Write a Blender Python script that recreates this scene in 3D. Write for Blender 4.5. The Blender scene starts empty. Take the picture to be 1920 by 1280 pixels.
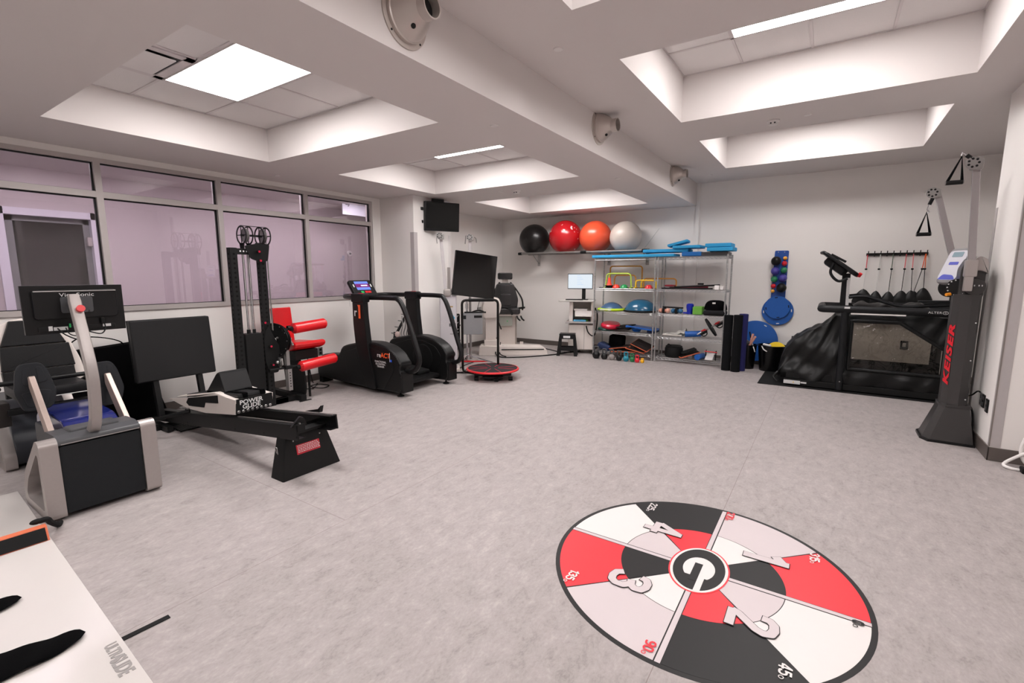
import bpy, bmesh, math, random
from mathutils import Vector, Matrix, Euler
PI = math.pi
SC = bpy.context.scene
COL = SC.collection
# ---------------------------------------------------------------- camera, world, exposure
cam_d = bpy.data.cameras.new('camera'); cam = bpy.data.objects.new('camera', cam_d); COL.objects.link(cam)
cam_d.sensor_width = 36.0; cam_d.lens = 889.6 / 1920 * 36.0
cam_d.clip_start = 0.02; cam_d.clip_end = 60
cam.location = (0, 0, 1.55)
cam.rotation_euler = (math.radians(90 - 8.0716), 0, math.radians(33.492))
SC.camera = cam
SC.view_settings.view_transform = 'Standard'; SC.view_settings.look = 'None'
SC.view_settings.exposure = 0.26; SC.view_settings.gamma = 1.0
SC.view_settings.use_curve_mapping = False
W = bpy.data.worlds.new('world'); SC.world = W; W.use_nodes = True
W.node_tree.nodes['Background'].inputs[0].default_value = (0.85, 0.85, 0.9, 1)
W.node_tree.nodes['Background'].inputs[1].default_value = 0.25
PANEL_EMIT = 23.0

# ---------------------------------------------------------------- materials
def lin(c):
    c = c / 255.0
    return c / 12.92 if c <= 0.04045 else ((c + 0.055) / 1.055) ** 2.4
_M = {}
def mat(name, rgb, rough=0.5, metal=0.0, var=0.05, scale=30.0, bump=0.0, coat=0.0, spec=0.5, emit=None, alpha=1.0, vscale=None, crough=0.1):
    """procedural principled material: noise drives a slight colour variation and an optional bump"""
    if name in _M: return _M[name]
    m = bpy.data.materials.new(name); m.use_nodes = True; _M[name] = m
    nt = m.node_tree; b = nt.nodes['Principled BSDF']
    tc = nt.nodes.new('ShaderNodeTexCoord'); nz = nt.nodes.new('ShaderNodeTexNoise')
    nz.inputs['Scale'].default_value = scale; nz.inputs['Detail'].default_value = 4
    src = tc.outputs['Object']
    if vscale:
        mp = nt.nodes.new('ShaderNodeMapping'); mp.inputs['Scale'].default_value = vscale
        nt.links.new(src, mp.inputs['Vector']); src = mp.outputs['Vector']
    nt.links.new(src, nz.inputs['Vector'])
    mx = nt.nodes.new('ShaderNodeMix'); mx.data_type = 'RGBA'
    c = [lin(v) for v in rgb]
    if max(rgb) < 60: c = [v * 0.42 for v in c]; spec *= 0.6      # very dark finishes
    mx.inputs[6].default_value = [max(0, v * (1 - var)) for v in c] + [1]
    mx.inputs[7].default_value = [min(1, v * (1 + var)) for v in c] + [1]
    nt.links.new(nz.outputs['Fac'], mx.inputs[0]); nt.links.new(mx.outputs[2], b.inputs['Base Color'])
    b.inputs['Roughness'].default_value = rough; b.inputs['Metallic'].default_value = metal
    b.inputs['Specular IOR Level'].default_value = spec
    b.inputs['Coat Weight'].default_value = coat; b.inputs['Coat Roughness'].default_value = crough
    if bump:
        bp = nt.nodes.new('ShaderNodeBump'); bp.inputs['Strength'].default_value = bump
        bp.inputs['Distance'].default_value = 0.01
        nt.links.new(nz.outputs['Fac'], bp.inputs['Height']); nt.links.new(bp.outputs[0], b.inputs['Normal'])
    if emit:
        b.inputs['Emission Color'].default_value = [lin(v) for v in emit[0]] + [1]
        b.inputs['Emission Strength'].default_value = emit[1]
    if alpha < 1: b.inputs['Alpha'].default_value = alpha
    return m
def glassy(name, tint=(235, 235, 240), refl=1.0, rough=0.0):
    if name in _M: return _M[name]
    m = bpy.data.materials.new(name); m.use_nodes = True; _M[name] = m
    nt = m.node_tree; nt.nodes.clear()
    o = nt.nodes.new('ShaderNodeOutputMaterial'); t = nt.nodes.new('ShaderNodeBsdfTransparent')
    g = nt.nodes.new('ShaderNodeBsdfGlossy'); f = nt.nodes.new('ShaderNodeFresnel'); x = nt.nodes.new('ShaderNodeMixShader')
    t.inputs[0].default_value = [lin(v) for v in tint] + [1]; g.inputs['Roughness'].default_value = rough
    f.inputs[0].default_value = 1.5
    ma = nt.nodes.new('ShaderNodeMath'); ma.operation = 'MULTIPLY'; ma.inputs[1].default_value = refl; ma.use_clamp = True
    nt.links.new(f.outputs[0], ma.inputs[0]); nt.links.new(ma.outputs[0], x.inputs[0])
    nt.links.new(t.outputs[0], x.inputs[1]); nt.links.new(g.outputs[0], x.inputs[2]); nt.links.new(x.outputs[0], o.inputs[0])
    return m

# ---------------------------------------------------------------- mesh helpers
class G:
    """collects shapes, then becomes ONE mesh object"""
    def __init__(s, M=None):
        s.bm = bmesh.new(); s.M = M or Matrix()
    def _new(s, tmp, M=None, mi=0):
        T = s.M @ (M or Matrix())
        vm = {}
        for v in tmp.verts: vm[v] = s.bm.verts.new(T @ v.co)
        for f in tmp.faces:
            try:
                nf = s.bm.faces.new([vm[v] for v in f.verts]); nf.material_index = mi
            except ValueError: pass
        tmp.free()
    def box(s, c, size, rot=None, bev=0.0, seg=2, mi=0, M=None, taper=None):
        t = bmesh.new(); bmesh.ops.create_cube(t, size=1.0)
        for v in t.verts:
            if taper and v.co.z > 0: v.co.x *= taper[0]; v.co.y *= taper[1]
            v.co = Vector((v.co.x * size[0], v.co.y * size[1], v.co.z * size[2]))
        if bev: bmesh.ops.bevel(t, geom=t.edges[:], offset=min(bev, min(size) * 0.49), segments=seg, profile=0.5, affect='EDGES')
        T = Matrix.Translation(c)
        if rot: T = T @ Euler([math.radians(a) for a in rot]).to_matrix().to_4x4()
        s._new(t, (M or Matrix()) @ T, mi); return s
    def b2(s, lo, hi, **k):
        lo = Vector(lo); hi = Vector(hi)
        return s.box((lo + hi) / 2, [abs(a) for a in (hi - lo)], **k)
    def bar(s, p, q, w, h, bev=0.0, up=(0, 0, 1), mi=0):
        """rectangular bar from p to q; w sideways, h along 'up'"""
        p = Vector(p); q = Vector(q); d = (q - p); L = d.length; z = d.normalized()
        x = z.cross(Vector(up))
        if x.length < 1e-4: x = z.cross(Vector((1, 0, 0)))
        x.normalize(); y = z.cross(x)
        T = Matrix((x, y, z)).transposed().to_4x4(); T.translation = (p + q) / 2
        t = bmesh.new(); bmesh.ops.create_cube(t, size=1.0)
        for v in t.verts: v.co = Vector((v.co.x * w, v.co.y * h, v.co.z * L))
        if bev: bmesh.ops.bevel(t, geom=t.edges[:], offset=bev, segments=2, profile=0.5, affect='EDGES')
        s._new(t, T, mi); return s
    def tube(s, pts, r, n=10, closed=False, mi=0, caps=True, flat=1.0):
        pts = [Vector(p) for p in pts]; N = len(pts)
        rs = r if isinstance(r, (list, tuple)) else [r] * N
        rings = []; prev = None
        for i, p in enumerate(pts):
            if closed: d = pts[(i + 1) % N] - pts[i - 1]
            else: d = pts[min(i + 1, N - 1)] - pts[max(i - 1, 0)]
            if d.length < 1e-9: d = Vector((0, 0, 1))
            d.normalize()
            if prev is None:
                a = d.cross(Vector((0, 0, 1)))
                if a.length < 1e-3: a = d.cross(Vector((1, 0, 0)))
            else:
                a = prev - d * prev.dot(d)
                if a.length < 1e-6: a = d.cross(Vector((0, 0, 1)))
            a.normalize(); prev = a; b = d.cross(a)
            rings.append([s.bm.verts.new(s.M @ (p + (a * math.cos(2 * PI * k / n) + b * math.sin(2 * PI * k / n) * flat) * rs[i])) for k in range(n)])
        for i in range(N if closed else N - 1):
            A = rings[i]; B = rings[(i + 1) % N]
            for k in range(n):
                f = s.bm.faces.new((A[k], A[(k + 1) % n], B[(k + 1) % n], B[k])); f.material_index = mi
        if caps and not closed:
            for R_ in (rings[0][::-1], rings[-1]):
                f = s.bm.faces.new(R_); f.material_index = mi
        return s
    def cyl(s, p, q, r, r2=None, n=20, mi=0, caps=True):
        return s.tube([p, q], [r, r if r2 is None else r2], n=n, mi=mi, caps=caps)
    def lathe(s, prof, c=(0, 0, 0), axis=(0, 0, 1), n=28, mi=0, cap=True):
        z = Vector(axis).normalized(); x = z.cross(Vector((0, 1, 0)))
        if x.length < 1e-3: x = Vector((1, 0, 0))
        x.normalize(); y = z.cross(x); c = Vector(c); rings = []
        for (r, h) in prof:
            if r < 1e-5: rings.append([s.bm.verts.new(s.M @ (c + z * h))])
            else: rings.append([s.bm.verts.new(s.M @ (c + z * h + (x * math.cos(2 * PI * k / n) + y * math.sin(2 * PI * k / n)) * r)) for k in range(n)])
        for A, B in zip(rings, rings[1:]):
            for k in range(n):
                a = [A[k % len(A)], A[(k + 1) % n % len(A)], B[(k + 1) % n % len(B)], B[k % len(B)]]
                u = []
                for v in a:
                    if v not in u: u.append(v)
                if len(u) > 2:
                    f = s.bm.faces.new(u); f.material_index = mi
        if cap:
            for R_ in (rings[0], rings[-1]):
                if len(R_) > 2:
                    f = s.bm.faces.new(R_ if R_ is rings[-1] else R_[::-1]); f.material_index = mi
        return s
    def ball(s, c, r, sc=(1, 1, 1), n=24, mi=0, M=None):
        t = bmesh.new(); bmesh.ops.create_uvsphere(t, u_segments=n, v_segments=max(8, n * 2 // 3), radius=r)
        for v in t.verts: v.co = Vector((v.co.x * sc[0], v.co.y * sc[1], v.co.z * sc[2]))
        s._new(t, (M or Matrix()) @ Matrix.Translation(c), mi); return s
    def prism(s, poly, d, M=None, bev=0.0, mi=0, seg=2):
        """2-D outline poly (x, y) extruded symmetrically by d along local z of M"""
        t = bmesh.new()
        vs = [t.verts.new((x, y, -d / 2)) for x, y in poly]; f = t.faces.new(vs)
        r = bmesh.ops.extrude_face_region(t, geom=[f])
        for v in r['geom']:
            if isinstance(v, bmesh.types.BMVert): v.co.z = d / 2
        bmesh.ops.recalc_face_normals(t, faces=t.faces[:])
        if bev: bmesh.ops.bevel(t, geom=[e for e in t.edges], offset=bev, segments=seg, profile=0.5, affect='EDGES')
        s._new(t, M, mi); return s
    def face(s, pts, mi=0):
        f = s.bm.faces.new([s.bm.verts.new(s.M @ Vector(p)) for p in pts]); f.material_index = mi; return s
    def grid(s, fn, nu, nv, mi=0, closed_u=False):
        V = [[s.bm.verts.new(s.M @ Vector(fn(i / (nu if closed_u else nu - 1), j / (nv - 1)))) for j in range(nv)] for i in range(nu)]
        for i in range(nu if closed_u else nu - 1):
            for j in range(nv - 1):
                a = V[i]; b = V[(i + 1) % nu]
                f = s.bm.faces.new((a[j], b[j], b[j + 1], a[j + 1])); f.material_index = mi
        return s
    def obj(s, name, mats, parent=None, smooth=True, angle=35, normals=True):
        if normals: bmesh.ops.recalc_face_normals(s.bm, faces=s.bm.faces[:])
        me = bpy.data.meshes.new(name); s.bm.to_mesh(me); s.bm.free()
        for m in (mats if isinstance(mats, (list, tuple)) else [mats]): me.materials.append(m)
        if smooth:
            me.polygons.foreach_set('use_smooth', [True] * len(me.polygons)); me.set_sharp_from_angle(angle=math.radians(angle))
        o = bpy.data.objects.new(name, me); COL.objects.link(o)
        if smooth:
            w = o.modifiers.new('weighted_normal', 'WEIGHTED_NORMAL'); w.keep_sharp = True; w.weight = 80
        if parent: o.parent = parent
        return o
def tag(o, label=None, cat=None, group=None, kind=None):
    for k, v in (('label', label), ('category', cat), ('group', group), ('kind', kind)):
        if v: o[k] = v
    return o
def thing(name, label, cat, loc=(0, 0, 0), rz=0, group=None, rot=None):
    o = bpy.data.objects.new(name, None); COL.objects.link(o); o.empty_display_size = 0.1
    o.location = loc; o.rotation_euler = rot or (0, 0, math.radians(rz))
    return tag(o, label, cat, group)
def struct(name, g, m, parent=None, **k):
    o = g.obj(name, m, parent, **k)
    if not parent: o['kind'] = 'structure'
    return o
def dup(root, loc, rz=None, label=None, group=None):
    r = root.copy(); COL.objects.link(r); r.location = loc
    if rz is not None: r.rotation_euler = (0, 0, math.radians(rz))
    if label: r['label'] = label
    if group: r['group'] = group
    for ch in list(root.children):
        c = ch.copy(); COL.objects.link(c); c.parent = r
        for g_ in ch.children:
            d = g_.copy(); COL.objects.link(d); d.parent = c
    return r
def smoothpath(pts, n=6, closed=False):
    """Catmull-Rom through pts"""
    P = [Vector(p) for p in pts]; out = []; N = len(P)
    for i in range(N if closed else N - 1):
        a = P[(i - 1) % N] if closed or i else P[0]; b = P[i]; c = P[(i + 1) % N]; d = P[(i + 2) % N] if closed or i + 2 < N else P[-1]
        for k in range(n):
            t = k / n
            out.append(0.5 * ((2 * b) + (c - a) * t + (2 * a - 5 * b + 4 * c - d) * t * t + (3 * b - a - 3 * c + d) * t ** 3))
    if not closed: out.append(P[-1])
    return out
def fillet(pts, r, n=5, closed=False):
    """polyline with rounded corners"""
    P = [Vector(p) for p in pts]; out = []; N = len(P)
    for i, p in enumerate(P):
        if not closed and i in (0, N - 1): out.append(p); continue
        a = P[(i - 1) % N]; c = P[(i + 1) % N]
        u = a - p; v = c - p; L = min(r, u.length * 0.49, v.length * 0.49)
        s0 = p + u.normalized() * L; s1 = p + v.normalized() * L
        for k in range(n + 1):
            t = k / n; out.append(s0 * (1 - t) ** 2 + p * 2 * t * (1 - t) + s1 * t * t)
    return out
def rrect(w, h, r, n=4, cx=0, cy=0):
    P = []
    for (sx, sy, a0) in ((1, 1, 0), (-1, 1, 90), (-1, -1, 180), (1, -1, 270)):
        for k in range(n + 1):
            a = math.radians(a0 + 90 * k / n)
            P.append((cx + sx * (w / 2 - r) + r * math.cos(a), cy + sy * (h / 2 - r) + r * math.sin(a)))
    return P
def frame(o, x, y=None, z=None):
    """matrix with origin o and axes given (z = x cross y by default)"""
    x = Vector(x).normalized(); y = Vector(y); y = (y - x * y.dot(x)).normalized(); z = x.cross(y)
    T = Matrix((x, y, z)).transposed().to_4x4(); T.translation = o; return T
def text(s, size, M, m, name, parent, ext=0.0004, cond=1.0, off=0.0, align='CENTER', shear=0.0, spacing=1.0, length=None):
    c = bpy.data.curves.new('t', 'FONT'); c.body = s; c.size = size; c.extrude = ext; c.offset = off
    c.align_x = align; c.align_y = 'CENTER'; c.shear = shear; c.space_character = spacing; c.resolution_u = 4
    t = bpy.data.objects.new('t', c); COL.objects.link(t)
    bpy.context.view_layer.update()
    me = bpy.data.meshes.new_from_object(t.evaluated_get(bpy.context.evaluated_depsgraph_get()))
    bpy.data.objects.remove(t); bpy.data.curves.remove(c)
    if length:
        xs = [v.co.x for v in me.vertices]; cond = length / (max(xs) - min(xs))
    me.transform(Matrix.Diagonal((cond, 1, 1, 1))); me.transform(M)
    me.materials.clear(); me.materials.append(m); me.name = name
    o = bpy.data.objects.new(name, me); COL.objects.link(o)
    if parent: o.parent = parent
    return o
# ================================================================ THE ROOM
XL, YB, ZL, ZH, XB = -6.2, 9.12, 2.76, 3.14, -2.07      # left wall, back wall, low/high ceiling, step face
XR, YN = 2.0, -3.6
m_wall = mat('white_wall_paint', (233, 229, 226), rough=0.75, var=0.012, scale=3, bump=0.02, spec=0.25)
m_ceil = mat('ceiling_paint', (215, 209, 207), rough=0.85, var=0.012, scale=4, spec=0.2)
m_tile = mat('acoustic_tile', (222, 218, 217), rough=0.95, var=0.03, scale=180, bump=0.25, spec=0.1)
m_tbar = mat('ceiling_grid_metal', (205, 198, 198), rough=0.5, var=0.02)
m_base = mat('brown_grey_vinyl_base', (92, 84, 80), rough=0.45, var=0.06, scale=12)
m_alum = mat('satin_aluminium', (182, 175, 173), rough=0.45, metal=0.15, var=0.04, scale=8, vscale=(1, 1, 20))
m_gasket = mat('black_gasket', (22, 21, 22), rough=0.5)

def floor_mat():
    m = bpy.data.materials.new('marbled_linoleum'); m.use_nodes = True; nt = m.node_tree; b = nt.nodes['Principled BSDF']
    N = nt.nodes.new; L = nt.links.new
    ge = N('ShaderNodeNewGeometry')
    def noise(scale, sc, det=6, rough=0.6, dist=0.0):
        mp = N('ShaderNodeMapping'); mp.inputs['Scale'].default_value = sc
        mp.inputs['Rotation'].default_value = (0, 0, math.radians(8))
        L(ge.outputs['Position'], mp.inputs[0]); n = N('ShaderNodeTexNoise'); n.inputs['Scale'].default_value = scale
        n.inputs['Detail'].default_value = det; n.inputs['Roughness'].default_value = rough; n.inputs['Distortion'].default_value = dist
        L(mp.outputs[0], n.inputs['Vector']); return n.outputs['Fac']
    a = noise(15, (1.0, 0.5, 1), 8, 0.75, 0.4); c = noise(60, (1.2, 0.7, 1), 5, 0.65, 0.4); d = noise(1.2, (1, 0.8, 1), 3)
    def math_(op, x, y):
        n = N('ShaderNodeMath'); n.operation = op
        for i, v in enumerate((x, y)):
            if isinstance(v, (int, float)): n.inputs[i].default_value = v
            else: L(v, n.inputs[i])
        return n.outputs[0]
    s = math_('ADD', math_('ADD', math_('MULTIPLY', a, 0.55), math_('MULTIPLY', c, 0.3)), math_('MULTIPLY', d, 0.15))
    cr = N('ShaderNodeValToRGB'); L(s, cr.inputs[0]); e = cr.color_ramp.elements
    def C(*v): return [lin(q) for q in v] + [1]
    e[0].position = 0.34; e[0].color = C(132, 125, 124); e[1].position = 0.64; e[1].color = C(180, 173, 171)
    k = e.new(0.46); k.color = C(158, 151, 149); k = e.new(0.54); k.color = C(166, 158, 157)
    # welded seams every 1.985 m, and two cross seams
    sx = N('ShaderNodeSeparateXYZ'); L(ge.outputs['Position'], sx.inputs[0])
    u = math_('ADD', sx.outputs[0], 0.464 + 1.985 * 10.5)
    u = math_('ABSOLUTE', math_('SUBTRACT', math_('MODULO', u, 1.985), 1.985 / 2), 0)
    seam = math_('LESS_THAN', u, 0.0016)
    v = math_('LESS_THAN', math_('ABSOLUTE', math_('SUBTRACT', sx.outputs[1], 1.775), 0), 0.0018)
    v = math_('MULTIPLY', v, math_('LESS_THAN', sx.outputs[0], -2.449)); v = math_('MULTIPLY', v, math_('GREATER_THAN', sx.outputs[0], -4.434))
    seam = math_('MAXIMUM', seam, v)
    mx = N('ShaderNodeMix'); mx.data_type = 'RGBA'; L(math_('MULTIPLY', seam, 0.75), mx.inputs[0]); L(cr.outputs[0], mx.inputs[6]); mx.inputs[7].default_value = C(118, 104, 102)
    L(mx.outputs[2], b.inputs['Base Color'])
    b.inputs['Roughness'].default_value = 0.5; b.inputs['Specular IOR Level'].default_value = 0.3
    bp = N('ShaderNodeBump'); bp.inputs['Strength'].default_value = 0.05; bp.inputs['Distance'].default_value = 0.004
    L(c, bp.inputs['Height']); L(bp.outputs[0], b.inputs['Normal'])
    return m
struct('floor', G().b2((-9.6, YN - 0.1, -0.1), (XR + 0.6, YB + 0.1, 0)), floor_mat(), smooth=False)

def ceiling(g, x0, x1, y0, y1, z, holes, top):
    xs = sorted({x0, x1} | {h[0] for h in holes} | {h[1] for h in holes}); ys = sorted({y0, y1} | {h[2] for h in holes} | {h[3] for h in holes})
    for a, b_ in zip(xs, xs[1:]):
        for c, d in zip(ys, ys[1:]):
            if any(h[0] <= a and b_ <= h[1] and h[2] <= c and d <= h[3] for h in holes): continue
            g.face([(a, c, z), (a, d, z), (b_, d, z), (b_, c, z)])
    for (a, b_, c, d) in holes:
        for p, q in (((a, c), (b_, c)), ((b_, c), (b_, d)), ((b_, d), (a, d)), ((a, d), (a, c))):
            g.face([(*p, z), (*q, z), (*q, top), (*p, top)])
LH = [(-5.17, -2.72, y, y + 1.8) for y in (-1.42, 1.25, 3.85, 6.55)]
LH[2] = (-5.12, -2.70, 3.87, 5.61); LH[3] = (-5.11, -2.70, 6.57, 8.35); LH[1] = (-5.19, -2.72, 1.22, 3.04)
RH = [(-1.43, 0.86, y, y + 1.79) for y in (-1.6, 1.03, 3.62, 6.25)]
g = G(); ceiling(g, -9.6, XB, YN, YB, ZL, LH, 3.1); ceiling(g, XB, XR, YN, YB, ZH, RH, 3.6)
g.face([(XB, YN, ZL), (XB, YB, ZL), (XB, YB, ZH), (XB, YN, ZH)])
struct('ceiling', g, m_ceil, smooth=False, normals=False)
# acoustic tiles and grid in each coffer
gt = G(); gb = G()
panels = []
for (a, b_, c, d), top in [(h, 3.1) for h in LH] + [(h, 3.6) for h in RH]:
    n0 = 4; cx = [a + (b_ - a) * k / n0 for k in range(5)]; cy = [c + (d - c) * k / 3 for k in range(4)]
    if top == 3.6: cx = [a, a + 0.56, a + 1.145, a + 1.73, b_]
    gt.b2((a, c, top), (b_, d, top + 0.02))
    for x in cx[1:4]:
        for y0, y1 in ((c, cy[1]), (cy[1], cy[2]), (cy[2], d)):
            if x == cx[2] and y0 == cy[1]: continue
            gb.b2((x - 0.011, y0, top - 0.008), (x + 0.011, y1, top - 0.0005))
    for y in cy[1:3]: gb.b2((a, y - 0.011, top - 0.008), (b_, y + 0.011, top - 0.0005))
    for x in (a, b_): gb.b2((x - 0.012, c, top - 0.008), (x + 0.012, d, top - 0.0005))
    for y in (c, d): gb.b2((a, y - 0.012, top - 0.008), (b_, y + 0.012, top - 0.0005))
    panels.append((cx[1], cx[3], cy[1], cy[2], top))
struct('trim_1', gt, m_tile, smooth=False); struct('trim_2', gb, m_tbar, smooth=False)
m_panel = mat('lit_diffuser', (255, 255, 255), emit=((255, 250, 248), PANEL_EMIT), var=0.0)
names = ['on the lower ceiling behind the camera', 'in the large recess nearest the camera, whole panel showing', 'in the middle recess of the lower ceiling', 'in the rearmost recess of the lower ceiling',
         'on the higher ceiling behind the camera', 'above the floor circle', 'in the deep recess at upper right', 'in the rearmost recess of the higher ceiling']
for i, (x0, x1, y0, y1, z) in enumerate(panels):
    t = thing('ceiling_light', 'white ceiling light ' + names[i], 'ceiling light', ((x0 + x1) / 2, (y0 + y1) / 2, z), group='recessed light panels')
    w, h = (x1 - x0) / 2 - 0.012, (y1 - y0) / 2 - 0.012
    G().b2((-w + 0.012, -h + 0.012, -0.011), (w - 0.012, h - 0.012, -0.003)).obj('diffuser', m_panel, t, smooth=False)
    f = G()
    for s_ in (-1, 1): f.b2((s_ * w, -h, -0.012), (s_ * (w - 0.012), h, -0.001)); f.b2((-w, s_ * h, -0.012), (w, s_ * (h - 0.012), -0.001))
    f.obj('frame', m_tbar, t, smooth=False)
# air diffuser in the first coffer
t = thing('air_diffuser', 'square white ceiling air vent beside the bright light panel', 'air vent', (-4.27, 1.53, 3.1))
G().b2((-0.29, -0.29, -0.006), (0.29, 0.29, -0.002)).obj('back_plate', m_gasket, t)
f = G()
for s_ in (-1, 1): f.b2((s_ * 0.295, -0.295, -0.014), (s_ * 0.235, 0.295, -0.004)); f.b2((-0.295, s_ * 0.295, -0.014), (0.295, s_ * 0.235, -0.004))
f.obj('frame', m_tbar, t, smooth=False)
G().box((0, 0, -0.022), (0.41, 0.41, 0.008), bev=0.003).obj('face_plate', m_tile, t)

# ---- walls
def wallbox(name, lo, hi): return struct(name, G().b2(lo, hi), m_wall, smooth=False)
wallbox('wall_back', (-9.6, YB, 0), (XR + 0.4, YB + 0.12, 3.8))
wallbox('wall_right', (XR, YN, 0), (XR + 0.12, YB, 3.8))
wallbox('wall_front', (-9.6, YN - 0.12, 0), (XR + 0.4, YN, 3.8))
g = G()
g.b2((XL - 0.12, YN, 0), (XL, 5.46, 1.165)); g.b2((XL - 0.12, YN, 2.70), (XL, 5.46, ZL))
g.b2((XL - 0.12, 5.30, 1.165), (XL, 5.46, 2.70)); g.b2((XL - 0.12, YN, 1.165), (XL, -0.6, 2.7)); g.b2((-6.42, 5.46, 0), (-6.3, YB, ZL))
struct('wall_left', g, m_wall, smooth=False)
# jog in the back wall where the ceiling steps
struct('trim_3', G().b2((XB - 0.005, YB - 0.03, 0), (XB + 0.06, YB, ZH)), m_wall, smooth=False)
wallbox('wall_pilaster', (-6.3, 5.46, 0), (-5.45, 6.33, ZL))
wallbox('wall_column', (1.236, 5.40, 0), (XR, 6.22, ZH))
# baseboards
def base(name, *segs):
    g = G()
    for lo, hi in segs: g.b2(lo, hi, bev=0.004)
    struct(name, g, m_base)
hb = 0.10
base('baseboard_left', ((XL, YN, 0), (XL + 0.012, 5.46, hb)), ((XL, 5.448, 0), (-5.45, 5.46, hb)), ((-5.45, 5.448, 0), (-5.438, 6.33, hb)), ((-6.3, 6.33, 0), (-5.438, 6.342, hb)), ((-6.3, 6.33, 0), (-6.288, YB, hb)))
base('baseboard_back', ((-6.3, YB - 0.012, 0), (XR, YB, hb)),)
base('baseboard_right', ((1.224, 5.388, 0), (1.236, 6.22, 0.115)), ((1.224, 5.388, 0), (XR, 5.40, 0.115)), ((XR - 0.012, 6.22, 0), (XR, YB, hb)), ((XR - 0.012, YN, 0), (XR, 5.39, hb)))
# aluminium corner guards
def guard(name, x, y, sx, sy, z0, z1, m, w=0.055):
    g = G(); g.b2((x, y, z0), (x + sx * w, y - sy * 0.003, z1)); g.b2((x, y, z0), (x - sx * 0.003, y + sy * w, z1))
    struct(name, g, m, smooth=False)
m_guard = mat('grey_corner_guard', (178, 172, 172), rough=0.5, var=0.03)
m_guardl = mat('white_corner_guard', (222, 218, 216), rough=0.4, var=0.02)
m_guardd = mat('guard_edge_strip', (128, 120, 116), rough=0.5, var=0.03)
guard('trim_4', -5.45, 5.46, -1, 1, 0.1, 2.2, m_guard, 0.075)
guard('trim_5', -5.45, 6.33, -1, -1, 0.1, 2.2, m_guardl)
g = G(); g.b2((1.233, 5.397, 0.12), (1.30, 5.40, 2.95)); g.b2((1.233, 5.397, 0.12), (1.236, 5.455, 2.95)); struct('trim_6', g, m_guard, smooth=False)
g = G(); g.b2((1.231, 5.395, 0.12), (1.236, 5.425, 2.95)); struct('trim_7', g, m_guardd, smooth=False)
g = G(); g.b2((1.233, 6.15, 0.12), (1.236, 6.22, 2.15)); g.b2((1.232, 6.14, 0.12), (1.2355, 6.15, 2.15)); struct('trim_8', g, m_guard, smooth=False)

# ---- interior window band
mull = [-0.6, 0.68, 1.83, 2.975, 4.13, 5.28]
zs, zt, zr0, zr1, zh0 = 1.165, 2.70, 2.315, 2.375, 2.645
m_glass = glassy('interior_window_glass', (232, 226, 232), 1.6)
m_seal = m_gasket
for i in range(5):
    y0, y1 = mull[i] + 0.028, mull[i + 1] - 0.028
    t = bpy.data.objects.new('window_%d' % (i + 1), None); COL.objects.link(t); t['kind'] = 'structure'; t.location = (XL, (y0 + y1) / 2, zs)
    k = G(Matrix.Translation((-XL, -(y0 + y1) / 2, -zs)))
    fr = k
    fr.b2((XL - 0.11, y0 - 0.028, zs), (XL + 0.022, y1 + 0.028, zs + 0.05)).b2((XL - 0.11, y0 - 0.028, zh0 + 0.012), (XL + 0.006, y1 + 0.028, zt))
    fr.b2((XL - 0.11, y0 - 0.028, zr0), (XL + 0.006, y1 + 0.028, zr1))
    fr.b2((XL - 0.108, y0 - 0.028, zs + 0.001), (XL + 0.0075, y0, zt - 0.001)).b2((XL - 0.108, y1, zs + 0.001), (XL + 0.0075, y1 + 0.028, zt - 0.001))
    fr.obj('window_frame', m_alum, t, smooth=False)
    for (a, b_) in ((zs + 0.05, zr0), (zr1, zh0 + 0.012)):
        k = G(Matrix.Translation((-XL, -(y0 + y1) / 2, -zs)))
        k.b2((XL - 0.055, y0, b_ - 0.012), (XL - 0.03, y1, b_)).b2((XL - 0.055, y1 - 0.014, a), (XL - 0.03, y1, b_)).b2((XL - 0.055, y0, a), (XL - 0.03, y0 + 0.01, b_)).b2((XL - 0.055, y0, a), (XL - 0.03, y1, a + 0.006))
        k.obj('window_seal', m_seal, t, smooth=False)
        k = G(Matrix.Translation((-XL, -(y0 + y1) / 2, -zs))).b2((XL - 0.046, y0 + 0.01, a), (XL - 0.042, y1 - 0.014, b_ - 0.012)); k.obj('window_pane', m_glass, t, smooth=False)
# corridor beyond the glass
XC = -7.75
m_corr = mat('mauve_corridor_wall', (196, 186, 188), rough=0.7, var=0.015, scale=3)
struct('wall_corridor', G().b2((XC - 0.12, -0.4, 0), (XC, 1.36, 3)).b2((XC - 0.12, 2.2, 0), (XC, YB, 3)).b2((XC - 0.12, 1.36, 2.27), (XC, 2.2, 3)), m_corr, smooth=False)
m_dframe = mat('white_door_frame', (215, 212, 222), rough=0.4, var=0.02)
m_dark = mat('dim_room_wall', (178, 186, 178), rough=0.8, var=0.1, scale=2)
t = bpy.data.objects.new('door_1', None); COL.objects.link(t); t['kind'] = 'structure'; t.location = (XC, 1.78, 0)
k = G(); k.b2((-0.13, -0.46, 0), (0.03, -0.38, 2.30)).b2((-0.13, 0.38, 0), (0.03, 0.46, 2.30)).b2((-0.13, -0.46, 2.22), (0.03, 0.46, 2.30)); k.obj('door_frame', m_dframe, t, smooth=False)
k = G(); k.b2((-0.10, -0.38, 0), (-0.06, -0.30, 2.22)).b2((-0.10, 0.32, 0), (-0.06, 0.38, 2.22)).b2((-0.10, -0.38, 2.16), (-0.06, 0.38, 2.22)).b2((-0.10, -0.38, 0), (-0.06, 0.38, 0.2)); k.obj('door_leaf', mat('grey_door_metal', (120, 122, 122), rough=0.5), t, smooth=False)
G().b2((-0.083, -0.30, 0.2), (-0.077, 0.32, 2.16)).obj('door_glass', glassy('dark_door_glass', (180, 190, 185), 2.0), t, smooth=False)
k = G()
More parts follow.
